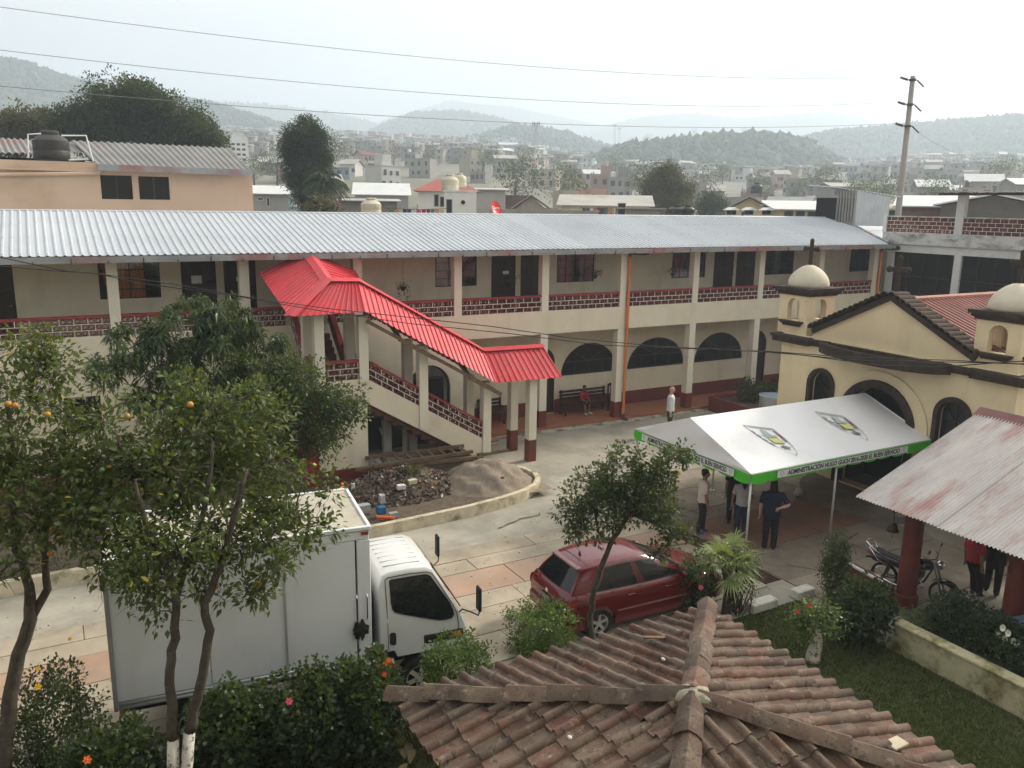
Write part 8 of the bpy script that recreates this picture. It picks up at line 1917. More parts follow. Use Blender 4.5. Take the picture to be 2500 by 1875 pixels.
far_tree('broad_tree', 'lower dark green tree right of the huge spreading tree', [(N_(415), N_(282), 42), (N_(440), N_(300), 36), (N_(395), N_(300), 34), (N_(462), N_(310), 20)], 70, LF_FAR, 130, 110, 0.26, spread=0.9)
far_tree('broad_tree', 'brownish bushy tree at the far left behind the zinc roof', [(N_(30), N_(280), 36), (N_(58), N_(272), 30), (N_(10), N_(300), 30), (N_(75), N_(290), 26)], 74, LF_FB, 120, 100, 0.26, spread=0.9)
far_tree('broad_tree', 'small round topped tree between the brown tree and the huge tree', [(N_(100), N_(272), 28), (N_(115), N_(292), 30), (N_(88), N_(265), 16)], 76, LF_FAR, 80, 100, 0.26, spread=0.8)
con = [(N_(662), N_(272), 16), (N_(650), N_(300), 30), (N_(680), N_(300), 28), (N_(640), N_(335), 32), (N_(690), N_(340), 28), (N_(665), N_(335), 36), (N_(650), N_(380), 34), (N_(685), N_(385), 30), (N_(665), N_(420), 30), (N_(628), N_(310), 16)]
far_tree('tall_conifer', 'tall ragged dark conifer rising behind the long metal roof', con, 68, LF_FC, 330, 95, 0.25, trunk_px=(N_(660), 520), spread=0.75, wid=0.35)
R = 62; hc = at_dist(N_(702), N_(388), R); g = at_dist(N_(700), 522, R); g[2] = terrain_z(g[0], g[1])
t = thing('date_palm', 'bushy palm with drooping fronds beside the tall conifer', 'palm', tuple(g))
MB().tube([g, (g+hc)/2, hc], [0.35, 0.3, 0.3], 8).build('trunk', BARK, t, smooth=True)
rp = 50*np.linalg.norm(hc-CAM)/FPX
for k in range(46):
    a = 2*PI*k*0.382; el = random.uniform(-0.3, 1.3); d = np.array([math.cos(a)*math.cos(el), math.sin(a)*math.cos(el), math.sin(el)]); P = [hc+d*rp*f+np.array([0, 0, -rp*0.55*f*f]) for f in np.linspace(0, 1.15, 9)]
    pos = []; dr = []
    for i in range(8):
        for q in np.linspace(0, 1, 5)[:-1]:
            p = P[i]+(P[i+1]-P[i])*q; tang = unit(P[i+1]-P[i]); s = unit(np.cross(tang, (0, 0, 1)))
            for sg in (-1, 1): pos.append(p); dr.append(tang*0.6+s*sg+np.array([0, 0, -0.35]))
    leaves('frond', np.array(pos), np.array(dr), 0.42, 0.05, LF_FC, t, droop=0.3)
far_tree('scrub_tree', 'scrubby brown green bushes below the palm', [(N_(690), N_(455), 26), (N_(665), N_(462), 20), (N_(712), N_(462), 18)], 58, LF_FB, 50, 40, 0.3, spread=0.6)
far_tree('round_tree', 'large round brownish tree standing behind the ridge at centre right', [(N_(1435), N_(398), 50), (N_(1405), N_(415), 34), (N_(1468), N_(410), 34), (N_(1440), N_(378), 34), (N_(1420), N_(440), 28), (N_(1462), N_(440), 26)], 88, LF_FB, 230, 90, 0.25, trunk_px=(N_(1440), 528), spread=0.8)
far_tree('round_tree', 'smaller round green tree right of the large brownish tree', [(N_(1535), N_(438), 28), (N_(1555), N_(445), 20), (N_(1518), N_(448), 18)], 105, LF_FAR, 70, 90, 0.27, spread=0.8)
gp = at_dist(2197, 600, 47); tp = at_dist(2229, 186, 47.5); gp[2] = terrain_z(gp[0], gp[1])-0.2
bot = np.array([at_dist(2193, 527, 47)[0], at_dist(2193, 527, 47)[1], 0]); UP = thing('utility_pole', 'tall concrete utility pole with insulators behind the terrace', 'pole', (bot[0], bot[1], 0))
MB().tube([bot, (bot+tp)/2*np.array([1, 1, 1]), tp], [0.19, 0.155, 0.115], 12).build('shaft', mat('concrete_pole', (0.30, 0.28, 0.255), var=0.1, scale=2, rough=0.9), UP, smooth=True)
INSU = mat('dark_insulator', (0.05, 0.045, 0.04), rough=0.4); rgt = np.array([math.cos(YAW), math.sin(YAW), 0]); attach = []
for py in (195, 254, 306):
    f = (py-186)/(527-186); c = tp+(bot*np.array([1, 1, 0])+np.array([0, 0, at_dist(2193, 527, 47)[2]])-tp)*f
    MB().lathe([(0.16, -0.05), (0.17, 0), (0.16, 0.05)], tuple(c), 12).build('band', INSU, UP)
    for sg, dz in ((-1, 0.12), (1, -0.16)):
        e0 = c+rgt*sg*0.22; e1 = c+rgt*sg*(0.62 if sg < 0 else 0.60)+np.array([0, 0, dz if sg < 0 else dz*2]); m = MB()
        m.tube([c, e0], 0.02, 5); d = e1-e0
        m.tube([e0+d*q for q in np.linspace(0, 1, 9)], [0.03, 0.07, 0.05, 0.075, 0.05, 0.075, 0.05, 0.07, 0.03] if sg < 0 else [0.02, 0.045, 0.03, 0.05, 0.03, 0.05, 0.03, 0.045, 0.02], 8); m.build('insulator', INSU, UP); attach.append(e1)
WIRE = mat('cable', (0.20, 0.20, 0.20), rough=0.6); WIRED = mat('black_cable', (0.02, 0.02, 0.02), rough=0.5)
def wire(label, P, r, sag=0.0, mt=WIRE, name='overhead_wire', group=None):
    P = [np.asarray(p, float) for p in P]; pts = []
    for i in range(len(P)-1):
        for q in np.linspace(0, 1, 25)[:(None if i == len(P)-2 else -1)]: pts.append(P[i]+(P[i+1]-P[i])*q-np.array([0, 0, sag*4*q*(1-q)]))
    return MB().tube(pts, r, 5).build(name, mt, None, smooth=True, label=label, cat='wire', group=group)
wire('highest overhead wire running to the top of the utility pole', [at_dist(-300, -25, 26), attach[0]], 0.008, 0.7); wire('middle overhead wire running to the utility pole', [at_dist(-300, 85, 26), attach[2]], 0.008, 0.75); wire('lowest long overhead wire running to the utility pole', [at_dist(-300, 182, 26), attach[4]], 0.009, 0.6)
wire('wire leaving the pole towards the right edge', [attach[5], at_dist(2600, 430, 30)], 0.008, 0.4)
def pcable(label, pts, r=0.009): return wire(label, pts, r, 0.0, WIRED, 'service_cable', 'cables crossing the courtyard')
Rr = 17.0
for k, pts in enumerate((((-60, 610), (0, 628), (150, 660), (235, 668), (420, 693), (600, 725), (790, 752), (1000, 775), (1200, 797), (1400, 826), (1600, 845), (1880, 860), (2100, 880), (2330, 884), (2560, 890)),
                         ((-60, 640), (0, 650), (130, 661), (235, 667), (330, 690), (560, 720), (770, 757), (1000, 790), (1250, 815), (1460, 842), (1650, 850), (1880, 858), (2080, 873), (2330, 880), (2560, 893)),
                         ((1860, 856), (2000, 872), (2150, 893), (2300, 896), (2430, 886), (2560, 878)))):
    pcable(('upper black service cable spanning the courtyard', 'lower black service cable spanning the courtyard', 'short sagging cable in front of the chapel cornice')[k], [at_dist(a, b, 15.5 if a > 1700 else Rr) for a, b in pts])

# ------------------------------------------------------------------ the town on the slope
random.seed(21); np.random.seed(21)
WALLS = [('grey block', mat('town_grey', (0.25, 0.235, 0.21), var=0.1, scale=0.4, rough=0.95, rnd=0.2)), ('pale cream', mat('town_cream', (0.36, 0.315, 0.24), var=0.1, scale=0.4, rough=0.95, rnd=0.2)), ('dusty pink', mat('town_pink', (0.32, 0.22, 0.175), var=0.1, scale=0.4, rough=0.95, rnd=0.2)), ('white', mat('town_white', (0.48, 0.475, 0.45), var=0.1, scale=0.4, rough=0.95, rnd=0.15)), ('blue grey', mat('town_blue', (0.22, 0.27, 0.285), var=0.1, scale=0.4, rough=0.95, rnd=0.2))]
PANE = mat('town_pane', (0.035, 0.036, 0.04), rough=0.4)
placed = []; cnt = 0; tries = 0
SH_ = {}
def ubox():
    if 'b' not in SH_: SH_['b'] = {}
def town_house(x, y, z, ang, w, d, h, wm, roofk, roofm, label, group, nwin):
    t = thing('town_house', label, 'house', (x, y, z), ang, group, local=True)
    MB().box(-w/2, -d/2, -3, w/2, d/2, h).build('wall', wm, t)
    if roofk == 'flat':
        m = MB(); m.box(-w/2-0.1, -d/2-0.1, h, w/2+0.1, d/2+0.1, h+0.15)
        if random.random() < 0.5:
            for sx in (-1, 1):
                for sy in (-1, 1): m.box(sx*w*0.45-0.12, sy*d*0.45-0.12, h+0.15, sx*w*0.45+0.12, sy*d*0.45+0.12, h+1.0)
        m.build('roof_slab', wm, t)
        if random.random() < 0.4: MB().box(-w*0.1, -d*0.1, h+0.15, w*0.35, d*0.4, h+2.4).build('rooftop_room', wm, t)
        if random.random() < 0.35: MB().lathe([(0.6, h+0.15), (0.6, h+1.1), (0.2, h+1.4)], (-w*0.3, 0, 0), 10).build('roof_tank', random.choice([BLKT, ZINC]), t)
    else:
        r = random.uniform(0.6, 1.5); MB().prism([(-d/2-0.5, h), (0, h+r), (d/2+0.5, h), (d/2+0.5, h+0.1), (0, h+r+0.12), (-d/2-0.5, h+0.1)], lambda u, v, q: (q, u, v), -w/2-0.5, w/2+0.5).build('roof', roofm, t)
        MB().prism([(-d/2, h-0.05), (d/2, h-0.05), (0, h+r-0.05)], lambda u, v, q: (q, u, v), -w/2, w/2).build('gable', wm, t)
    st = 2 if h > 4.0 else 1
    for f in range(st):
        for k in range(nwin):
            xw = -w/2+w*(k+0.5)/nwin+random.uniform(-0.3, 0.3); zw = 0.8+f*2.2; ww = random.uniform(0.28, 0.5)
            MB().box(xw-ww, -d/2-0.06, zw, xw+ww, -d/2-0.02, zw+random.uniform(0.8, 1.2)).build('window', PANE, t)
def where(px):
    for a, s in ((720, 'left of the conifer'), (980, 'right of the conifer'), (1180, 'behind the red roof'), (1400, 'around the radio mast'), (1560, 'left of the round tree'), (1760, 'right of the round tree'), (2000, 'above the yellow gable'), (2180, 'left of the utility pole')):
        if px < a: return s
    return 'right of the utility pole'
def visible_px(x, y, z):
    v = _R.T @ (np.array([x, y, z])-CAM); return IW/2+FPX*v[0]/-v[2], IH/2-FPX*v[1]/-v[2]
while cnt < 290 and tries < 9000:
    tries += 1
    px = random.uniform(560, 2560); R = 105+(random.random()**0.72)*560; o, a = frame_at(px, R); x, y = o[0], o[1]
    md = 6.2 if R < 200 else 7.6
    if any((x-q[0])**2+(y-q[1])**2 < md*md for q in placed): continue
    z = terrain_z(x, y); k = random.random(); wi = 0 if k < 0.50 else 1 if k < 0.70 else 2 if k < 0.80 else 3 if k < 0.93 else 4
    nm, wm = WALLS[wi]; h = random.choice([2.4, 2.6, 2.8, 4.4, 4.8]); tin = random.random() < 0.38
    if R < 150: h = min(h, 3.4)
    placed.append((x, y)); cnt += 1
    zone = 'near' if R < 190 else 'mid' if R < 380 else 'far'
    lab = '%s %s house, %s roof, %s slope' % (nm, 'two storey' if h > 4.0 else 'single storey', 'tin' if tin else 'flat', {'near': 'nearest', 'mid': 'middle', 'far': 'farthest'}[zone])+', '+where(px)
    town_house(x, y, z, a-PI/2+random.choice([0, 0.3, -0.35, 0.6, 0.15])+random.gauss(0, 0.06), random.uniform(3.6, 6.4), random.uniform(4, 6), h, wm, 'tin' if tin else 'flat', random.choice([ZINC, DULLZ, DULLZ, OLDZINC, RUSTR if random.random() < 0.3 else DULLZ]), lab, 'houses of the far town', 2 if R > 350 else 3)
V = []; F = []; MI = []; far_m = [w[1] for w in WALLS]+[ZINC, DULLZ, PANE]
def qbox(c, ax, ay, hx, hy, z0, z1, mi):
    o = len(V)
    for z in (z0, z1):
        for sx, sy in ((-1, -1), (1, -1), (1, 1), (-1, 1)): V.append((c[0]+ax[0]*hx*sx+ay[0]*hy*sy, c[1]+ax[1]*hx*sx+ay[1]*hy*sy, z))
    for f in ((0, 1, 5, 4), (1, 2, 6, 5), (2, 3, 7, 6), (3, 0, 4, 7), (4, 5, 6, 7)): F.append(tuple(i+o for i in f)); MI.append(mi)
extra = 0
for _ in range(7000):
    if extra > 900: break
    px = random.uniform(430, 2600); R = random.uniform(330, 840); o_, a = frame_at(px, R); x, y = o_[0], o_[1]
    if any((x-q[0])**2+(y-q[1])**2 < 45 for q in placed): continue
    placed.append((x, y)); extra += 1; z = terrain_z(x, y); a += random.choice([0, 0.4, -0.4])+random.gauss(0, 0.1); ax = (-math.sin(a), math.cos(a)); ay = (math.cos(a), math.sin(a))
    w, d, h = random.uniform(2.0, 3.6), random.uniform(2, 3.2), random.choice([2.4, 2.7, 4.4, 4.8]); k = random.random(); wi = 0 if k < 0.5 else 1 if k < 0.7 else 2 if k < 0.8 else 3 if k < 0.94 else 4
    qbox((x, y), ax, ay, w, d, z-3, z+h, wi); qbox((x, y), ax, ay, w+0.3, d+0.3, z+h, z+h+0.25, random.choice([wi, wi, 5, 6, 6]))
    for q in (-0.5, 0.45):
        for f in range(2 if h > 4 else 1): c_ = (x+ax[0]*w*q-ay[0]*d, y+ax[1]*w*q-ay[1]*d); qbox(c_, ax, ay, 0.45, 0.05, z+0.9+2.4*f, z+1.9+2.4*f, 7)
link('farthest_houses', np_mesh('farthest_houses', np.array(V), np.array(F), far_m, MI), None, kind='stuff')
TFAR = leafmat('town_tree_leaf', (0.030, 0.045, 0.018), (0.075, 0.095, 0.035), rough=0.7, transl=0.15)
def town_tree(name, label, x, y, z, h, r, group, n=420, slim=False):
    t = thing(name, label, 'tree', (x, y, z), group=group); tz = np.array([x, y, z])
    MB().tube([tz, tz+np.array([0.1, 0, h*0.6])], [0.035*h, 0.02*h], 6).build('trunk', BARK, t)
    nb = 5 if not slim else 4; pos = []
    for k in range(nb): c = tz+np.array([random.gauss(0, r*0.35), random.gauss(0, r*0.35), h*(0.55+0.4*k/nb)]); pos.append(in_blob(n//nb, c, (r*0.75, r*0.75, r*0.6 if not slim else r*0.55), 0.3))
    pos = np.concatenate(pos); s = r*0.06
    leaves('crown', pos, rnd_dirs(len(pos)), s*np.random.uniform(1, 2, len(pos)), s*0.9, TFAR, t)
k = 0
while k < 60:
    px = random.uniform(560, 2500); R = random.uniform(110, 560); o, a = frame_at(px, R); x, y = o[0], o[1]
    if any((x-q[0])**2+(y-q[1])**2 < 40 for q in placed): continue
    placed.append((x, y)); k += 1; h = random.uniform(5, 10); zone = 'nearest' if R < 200 else 'middle' if R < 380 else 'farthest'
    town_tree('town_tree', 'leafy tree among houses, %s slope, %s' % (zone, where(px)), x, y, terrain_z(x, y)-0.3, h, h*random.uniform(0.35, 0.5), 'trees of the far town', 1500 if R < 240 else 700)
for (dx, dy, hpx, R, lab) in ((1025, 330, 34, 330, 'tall pointed tree clump left of the radio mast'), (1080, 345, 30, 330, 'rounded tree clump left of the radio mast'), (1120, 345, 26, 335, 'second rounded tree clump nearest the radio mast'), (985, 350, 22, 325, 'low tree clump at the left of the wood')):
    c = at_dist(N_(dx), N_(dy), R); h = hpx*2.0*R/FPX; g = terrain_z(c[0], c[1]); town_tree('town_tree', lab, c[0], c[1], c[2]-h*0.75, h, h*0.42, None, 1500)
for (dx, dyt, dyb, lab) in ((1361, 290, 335, 'slim tree on the knoll skyline, leftmost of the lone trees'), (1390, 283, 330, 'lanky tree on the knoll skyline right of the slim one'), (1481, 283, 312, 'short tree of the close pair on the knoll skyline'), (1498, 272, 310, 'taller tree of the close pair on the knoll skyline'), (1612, 270, 310, 'feathery tall tree at the top of the wooded knoll'), (1640, 276, 312, 'feathery tree right of the knoll top'), (1330, 310, 340, 'broad dark tree at the left foot of the knoll'), (1375, 310, 340, 'broad dark tree left of the knoll middle')):
    R = 540; b = at_dist(N_(dx), N_(dyb), R); tp_ = at_dist(N_(dx), N_(dyt), R); h = tp_[2]-b[2]; town_tree('skyline_tree', lab, b[0], b[1], b[2]-1, h, h*(0.26 if dyb-dyt > 25 and dx > 1340 else 0.5), 'lone trees on the knoll skyline', 800, True)
for i in range(15):
    dx = 1960+i*18+random.uniform(-6, 6); R = 925; yt = np.interp(dx, [1960, 2040, 2120, 2212, 2300], [264, 252, 244, 240, 238]); b = at_dist(N_(dx), N_(yt+26), R); tp_ = at_dist(N_(dx), N_(yt+random.uniform(-3, 8)), R)
    town_tree('skyline_tree', 'pine standing on the crest of the right hill', b[0], b[1], b[2]-1, tp_[2]-b[2], (tp_[2]-b[2])*0.36, 'pines on the crest of the right hill', 420, True)
def mast(dx, dyt, dyb, R, lab):
    b, t_ = at_dist(N_(dx), N_(dyb), R), at_dist(N_(dx), N_(dyt), R); o = thing('radio_mast', lab, 'mast', tuple(b)); m = MB()
    for q in (-1, 1): m.tube([b+rgt*q*0.9, t_+rgt*q*0.35], 0.16, 4)
    n = 12
    for k in range(n):
        f, f2 = k/n, (k+1)/n; p = b+(t_-b)*f; p2 = b+(t_-b)*f2; s = 1 if k % 2 else -1; m.tube([p+rgt*s*0.8*(1-0.5*f), p2-rgt*s*0.8*(1-0.5*f2)], 0.09, 4)
    m.build('lattice', mat('mast_steel', (0.22, 0.22, 0.23), rough=0.7), o)
    a = MB()
    for q in (-1.6, -0.8, 0.8, 1.6): a.box(t_[0]+rgt[0]*q-0.2, t_[1]+rgt[1]*q-0.2, t_[2]-1.6, t_[0]+rgt[0]*q+0.2, t_[1]+rgt[1]*q+0.2, t_[2]+0.6)
    a.build('antenna', mat('mast_steel', (0.22, 0.22, 0.23), rough=0.7), o)
mast(1158, 266, 352, 420, 'tall radio mast above the town at centre'); mast(1328, 270, 318, 880, 'thin far mast, left of a pair on the skyline'); mast(1338, 276, 318, 890, 'thin far mast, right of a pair on the skyline')
c = at_dist(N_(1766), N_(392), 480); o, a = frame_at(N_(1766), 480); t = thing('billboard', 'blank pale green billboard below the wooded knoll', 'billboard', (c[0], c[1], terrain_z(c[0], c[1])), a-PI/2, local=True); zz = c[2]-terrain_z(c[0], c[1])
MB().box(-2.6, -0.1, zz-1.2, 2.6, 0.1, zz+1.5).build('panel', mat('pale_panel', (0.5, 0.56, 0.52), rough=0.7), t); MB().box(-1.8, 0.1, -4, -1.6, 0.3, zz).build('leg', DARKMETAL, t); MB().box(1.6, 0.1, -4, 1.8, 0.3, zz).build('leg', DARKMETAL, t)
# ------------------------------------------------------------------ rubble bed, benches and other props
random.seed(9); np.random.seed(9)
Z2 = lambda x, y: (600+x/3.456, 960+y/3.456)
def heap_z(x, y, c, r, h): d = math.hypot((x-c[0])/r[0], (y-c[1])/r[1]); return h*max(0, 1-d*d)**1.2
rc = on_z(975, 1175, 0.45); RCX, RCY = rc[0], rc[1]; RR = (2.0, 1.25)
def ground_heap(name, c, r, h, mt, z0, bump, seed, n=44, kind='structure'):
    ph = np.random.RandomState(seed).uniform(0, 6, 6)
    def fn(u, v):
        x = c[0]+(u*2-1)*r[0]*1.02; y = c[1]+(v*2-1)*r[1]*1.02; z = heap_z(x, y, c, r, h)
        return (x, y, z0+z*(1+0.12*math.sin(3.1*x+ph[0])*math.sin(2.7*y+ph[1]))+bump*min(1, z*5)*(math.sin(11*x+ph[2]*y)+math.sin(13*y+ph[3])+random.gauss(0, 0.5))*0.5-0.02)
    return MB().grid(n, n, fn)
m = ground_heap('r', (RCX, RCY), RR, 0.55, None, 0.2, 0.02, 1)
RB0 = thing('rubble_heap', 'heap of broken brick and building rubble beside the staircase', 'rubble', (RCX, RCY, 0.2))
m.build('rubble_base', SOILP, RB0, smooth=True)
RUB = [mat('rubble_brick', (0.16, 0.075, 0.058), var=0.3, scale=9, rough=1, island=0.3), mat('rubble_grey', (0.20, 0.185, 0.165), var=0.25, scale=9, rough=1, island=0.35), mat('rubble_dark', (0.075, 0.06, 0.048), var=0.4, scale=9, rough=1, island=0.3), mat('rubble_pale', (0.40, 0.38, 0.34), var=0.2, scale=9, rough=1, island=0.2)]
mb = MB()
for k in range(2200):
    a = random.uniform(0, 2*PI); q = random.random()**0.5; x = RCX+RR[0]*q*math.cos(a); y = RCY+RR[1]*q*math.sin(a); z = 0.2+heap_z(x, y, (RCX, RCY), RR, 0.55)
    s = random.choice([0.02, 0.03, 0.03, 0.045, 0.06, 0.08])*random.uniform(0.7, 1.3); d = rnd_dirs(1)[0]; w = unit(np.cross(d, (0.2, 0.5, 0.8))); u = np.cross(d, w)
    L, W, T = s*random.uniform(0.8, 2.0), s*random.uniform(0.5, 1.0), s*random.uniform(0.25, 0.7); c = np.array([x, y, z+s*0.25])
    mb.mat(random.choices([0, 1, 2, 3], [0.34 if x > RCX else 0.22, 0.26, 0.42, 0.05])[0])
    vs = [c+d*L*sx+w*W*sy+u*T*sz+np.random.normal(size=3)*s*0.10 for sz in (-.5, .5) for sy in (-.5, .5) for sx in (-.5, .5)]
    mb.add(vs, [(0,2,3,1),(4,5,7,6),(0,1,5,4),(2,6,7,3),(0,4,6,2),(1,3,7,5)])
o = mb.build('rubble_pieces', RUB, RB0); o['kind'] = 'stuff'
sc2 = (10.6, -4.75); SND = thing('sand_pile', 'mound of grey building sand at the rounded end of the bed', 'sand', (sc2[0], sc2[1], 0.2))
ground_heap('s', (sc2[0], sc2[1]), (1.50, 1.26), 0.68, None, 0.19, 0.07, 4, 50).build('mound', mat('grey_sand', (0.25, 0.205, 0.155), var=0.22, scale=5, rough=1, bump=0.5, bscale=30, stain=(0.20, 0.17, 0.13), sscale=1.5), SND, smooth=True)
def onh(x, y, z): return on_z(*Z2(x, y), z)
LD = thing('wooden_ladder', 'long wooden ladder lying on the timber stack beside the stairs', 'ladder', tuple(onh(1500, 540, 0.7)))
ra0, ra1 = onh(1010, 548, 0.86), onh(1840, 445, 0.86); rb0, rb1 = onh(1075, 618, 0.80), onh(1915, 492, 0.80)
for a, b in ((ra0, ra1), (rb0, rb1)): MB().beam(a, b, 0.06, 0.10).build('rail', WOOD, LD)
for k in range(9): f = (k+0.5)/9; MB().beam(ra0+(ra1-ra0)*f, rb0+(rb1-rb0)*f, 0.06, 0.035).build('rung', WOOD, LD)
for i, (a, b, w, h, z0, z1, lab) in enumerate((((925, 648), (1955, 540), 0.16, 0.10, 0.66, 0.62, 'thick plank at the front of the timber stack'), ((940, 532), (1260, 505), 0.09, 0.09, 0.80, 0.80, 'round pole at the back of the timber stack'), ((1120, 640), (1500, 605), 0.20, 0.05, 0.62, 0.62, 'warm brown board below the ladder'),
        ((1830, 440), (2120, 395), 0.12, 0.08, 0.66, 0.60, 'beam at the far right end of the timber stack'), ((1900, 470), (2110, 425), 0.14, 0.06, 0.60, 0.56, 'plank beside the beam at the far right of the stack'), ((1960, 522), (2212, 478), 0.14, 0.07, 0.48, 0.42, 'long plank pointing towards the red based posts'),
        ((1280, 730), (1540, 640), 0.07, 0.05, 0.60, 0.70, 'thin stick leaning on the rubble'), ((1330, 745), (1560, 655), 0.05, 0.04, 0.62, 0.68, 'second thin stick leaning on the rubble'))):
    p, q = onh(*a, z0), onh(*b, z1); t = thing('timber', lab, 'timber', tuple(p), group='timber stacked by the stairs')
    MB().beam(p, q, w, h).build('beam', WOOD, t)
for a, b, r, lab in ((onh(1105, 1045, 0.30), onh(1250, 1052, 0.30), 0.045, 'orange pipe offcut near the front kerb of the rubble'), (onh(790, 830, 0.45), onh(812, 765, 0.55), 0.05, 'short orange pipe stub at the left of the rubble')):
    t = thing('orange_pipe_offcut', lab, 'pipe', tuple(a)); MB().tube([a, b], r, 12).build('pipe', mat('bright_orange_pvc', (0.70, 0.13, 0.03), rough=0.4), t, smooth=40)
for i, (x, y, z, s, mt, lab) in enumerate(((1140, 985, 0.40, (0.14, 0.12, 0.12), mat('blue_plastic', (0.02, 0.12, 0.28), rough=0.4), 'blue plastic scrap in the rubble'), (1405, 745, 0.62, (0.16, 0.10, 0.07), mat('foam_block', (0.55, 0.52, 0.38), rough=0.9), 'yellowish foam block on the rubble'), (1310, 790, 0.58, (0.14, 0.10, 0.07), mat('white_foam', (0.62, 0.62, 0.58), rough=0.9), 'white foam piece on the rubble'), (1150, 890, 0.55, (0.09, 0.09, 0.14), mat('grey_lump', (0.42, 0.42, 0.42), rough=0.9), 'grey concrete lump in the rubble'), (1245, 1025, 0.30, (0.15, 0.08, 0.08), mat('clear_plastic', (0.35, 0.36, 0.34), rough=0.3), 'dull plastic bottle beside the orange pipe'), (905, 800, 0.5, (0.06, 0.05, 0.16), mat('white_foam', (0.62, 0.62, 0.58)), 'white board stub at the left of the rubble'), (975, 965, 0.42, (0.26, 0.12, 0.10), mat('grey_sack', (0.36, 0.37, 0.38), rough=0.8), 'grey crumpled sack by the truck corner'), (2165, 712, 0.78, (0.05, 0.04, 0.03), RUB[0], 'red brick shard on the sand pile'))):
    c = onh(x, y, z); bm = bmesh.new(); bmesh.ops.create_cube(bm, size=1.6); bmesh.ops.subdivide_edges(bm, edges=bm.edges[:], cuts=1); t = thing('rubble_scrap', lab, 'scrap', tuple(c))
    for v in bm.verts:
        p = v.co; k = max(abs(p.x), abs(p.y), abs(p.z)); f = 1; v.co = Vector((c[0]+p.x*f*s[0]*random.uniform(0.85, 1.1), c[1]+p.y*f*s[1]*random.uniform(0.85, 1.1), c[2]+p.z*f*s[2]*random.uniform(0.85, 1.1)))
    MB().addbm(bm).build('scrap', mt, t)
gp_ = onh(1420, 900, 0.0); shrub('rubble_weed', 'green weed growing at the front of the rubble', (gp_[0]-0.05, gp_[1]-0.35+0.6, 0.55), (0.38, 0.30, 0.42), 900, LF_HI, 0.07, 0.045, cat='plant', z0=0.22)
for i, (x, y, z, s, mt, lab) in enumerate(((8.1, -2.2, 0.35, (0.28, 0.22, 0.25), mat('white_sack', (0.55, 0.54, 0.52), var=0.3, scale=6, rough=0.8), 'bulging white sack under the stairs'), (8.9, -2.0, 0.28, (0.45, 0.2, 0.16), mat('grey_slat', (0.30, 0.29, 0.28)), 'stack of grey boards under the stairs'), (9.9, -2.2, 0.25, (0.25, 0.2, 0.16), mat('white_sack', (0.55, 0.54, 0.52)), 'pale box under the lower stairs'))):
    t = thing('stored_junk', lab, 'junk', (x, y, 0.2)); bm = bmesh.new(); bmesh.ops.create_icosphere(bm, subdivisions=2, radius=1)
    for v in bm.verts: v.co = Vector((x+v.co.x*s[0]*random.uniform(0.85, 1.15), y+v.co.y*s[1], max(0.2, z+v.co.z*s[2]*random.uniform(0.85, 1.15))))
    MB().addbm(bm).build('junk', mt, t, smooth=True)
t = thing('broom', 'broom leaning in the dark space under the stairs', 'broom', (8.6, -1.9, 0.2)); MB().tube([(8.75, -2.1, 0.25), (8.5, -1.7, 1.35)], 0.016, 6).build('handle', PAPER, t); MB().bevbox(8.62, -2.2, 0.2, 8.88, -2.05, 0.32, 0.02).build('brush', WOOD, t)
def bench(label, x0, x1, y, rot=0):
    t = thing('wooden_bench', label, 'bench', ((x0+x1)/2, y, 0.12)); z = 0.12
    MB().box(x0, y-0.22, z+0.42, x1, y+0.2, z+0.46).build('seat', DARKWOOD, t)
    for k in range(3): MB().beam((x0, y+0.22+k*0.02, z+0.60+k*0.13), (x1, y+0.22+k*0.02, z+0.60+k*0.13), 0.02, 0.09).build('back_slat', DARKWOOD, t)
    for x in (x0+0.06, x1-0.06):
        for yy in (y-0.18, y+0.2): MB().box(x-0.035, yy-0.03, z, x+0.035, yy+0.03, z+(0.42 if yy < y else 0.95)).build('leg', DARKWOOD, t)
        MB().box(x-0.04, y-0.2, z+0.62, x+0.04, y+0.22, z+0.66).build('armrest', DARKWOOD, t)
bench('long dark wooden bench under the arcade where the boy sits', 17.02, 19.15, 1.22); bench('short dark bench beside the stair posts under the arcade', 13.45, 14.45, 1.25)
t = thing('wooden_chair', 'dark wooden chair with slatted back beside the drainpipe pillar', 'chair', (19.5, 1.2, 0.12)); z = 0.12
MB().box(19.27, 1.0, z+0.43, 19.72, 1.42, z+0.47).build('seat', DARKWOOD, t)
for x in (19.3, 19.69):
    MB().box(x-0.025, 1.0, z, x+0.025, 1.05, z+0.43).build('leg', DARKWOOD, t); MB().box(x-0.025, 1.38, z, x+0.025, 1.43, z+1.0).build('leg', DARKWOOD, t)
for x in (19.43, 19.56): MB().box(x-0.02, 1.39, z+0.50, x+0.02, 1.42, z+0.95).build('back_slat', DARKWOOD, t)
MB().prism([(19.28, z+0.93), (19.71, z+0.93), (19.71, z+1.0), (19.6, z+1.04), (19.5, z+1.06), (19.4, z+1.04), (19.28, z+1.0)], XZ, 1.385, 1.43).build('top_rail', DARKWOOD, t)
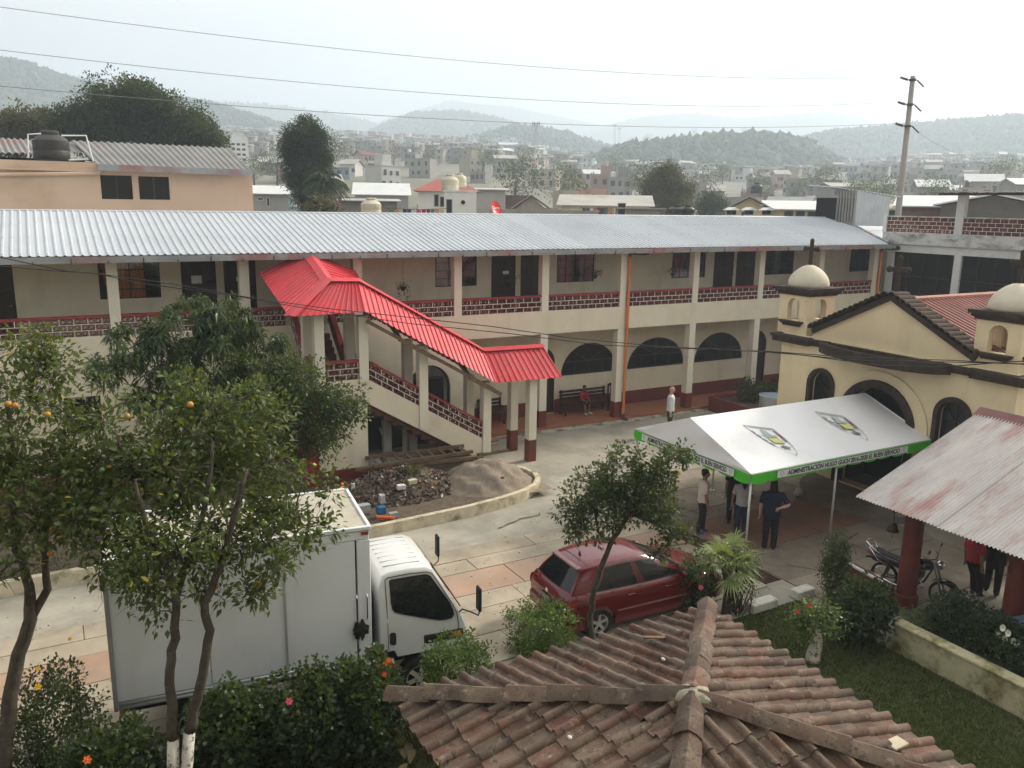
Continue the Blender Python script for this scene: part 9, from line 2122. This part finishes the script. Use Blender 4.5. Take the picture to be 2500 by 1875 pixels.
for i, (x0, x1, lab) in enumerate(((11.95, 12.65, 'long white kerb stone at the lawn corner by the palm'), (13.25, 13.75, 'short white kerb stone behind the columnar shrub'))):
    t = thing('white_kerb_stone', lab, 'kerb stone', (x0, -13.85, 0)); MB().bevbox(x0, -14.02, 0, x1, -13.76, 0.20, 0.02).build('stone', mat('whitewashed_stone', (0.62, 0.60, 0.54), var=0.1, scale=5, rough=0.9, stain=(0.35, 0.33, 0.28), sscale=3), t)
kb = thing('hedge_kerb', 'low dark kerb along the front of the hedge', 'kerb', (2.5, -15.1, 0)); km = MB(); path_wall(km, [(-5, -14.15), (0, -14.15), (4.5, -14.2), (6.2, -14.2)], 0.16, 0.14); km.build('kerb_wall', KERBM, kb)
ck = MB()
for x, y, dx, dy in ((14.2, -8.3, 0.02, 0.25), (14.3, -7.0, 0.05, -0.25), (15.2, -13.0, 0.28, 0.05), (14.4, -12.6, 0.22, -0.2), (16.5, -8.2, 0.3, 0.02), (11.5, -8.6, 0.3, 0.04), (12.2, -10.2, 0.22, -0.06), (9.5, -7.6, 0.25, 0.02)):
    p = np.array([x, y])
    for k in range(9):
        q = p+np.array([dx, dy])*random.uniform(0.5, 1.2)+np.random.normal(size=2)*0.06; w = random.uniform(0.008, 0.03); n_ = unit(np.array([-(q-p)[1], (q-p)[0]]))*w
        ck.add([(*(p-n_), 0.0265), (*(q-n_), 0.0265), (*(q+n_), 0.0265), (*(p+n_), 0.0265)], [(0, 1, 2, 3)]); p = q
ck.build('paving_cracks', JOINT, None, kind='stuff')
p = np.stack([np.random.uniform(-4, 18, 900), np.random.uniform(-13.6, -7, 900), np.full(900, 0.024)], 1); d = rnd_dirs(900); d[:, 2] *= 0.1
link('fallen_leaves', np_mesh('fallen_leaves', *leaf_arrays(p, d, 0.05, 0.03, 0.0), mat('dry_leaf', (0.13, 0.085, 0.035), var=0.4, scale=20, rough=0.9, island=0.5)), None, kind='stuff')
HB = thing('own_building', 'tall plain building the courtyard is seen from', 'building', (5, -28, 0))
MB().box(-22, -34, 0, 30, -26.2, 7.0).build('lower_floors', CREAM, HB); MB().box(-22, -34, 7.0, 30, -27.5, 11.5).build('top_floor', CREAM, HB)
for o in bpy.data.objects:
    if '_local' in o.keys(): del o['_local']
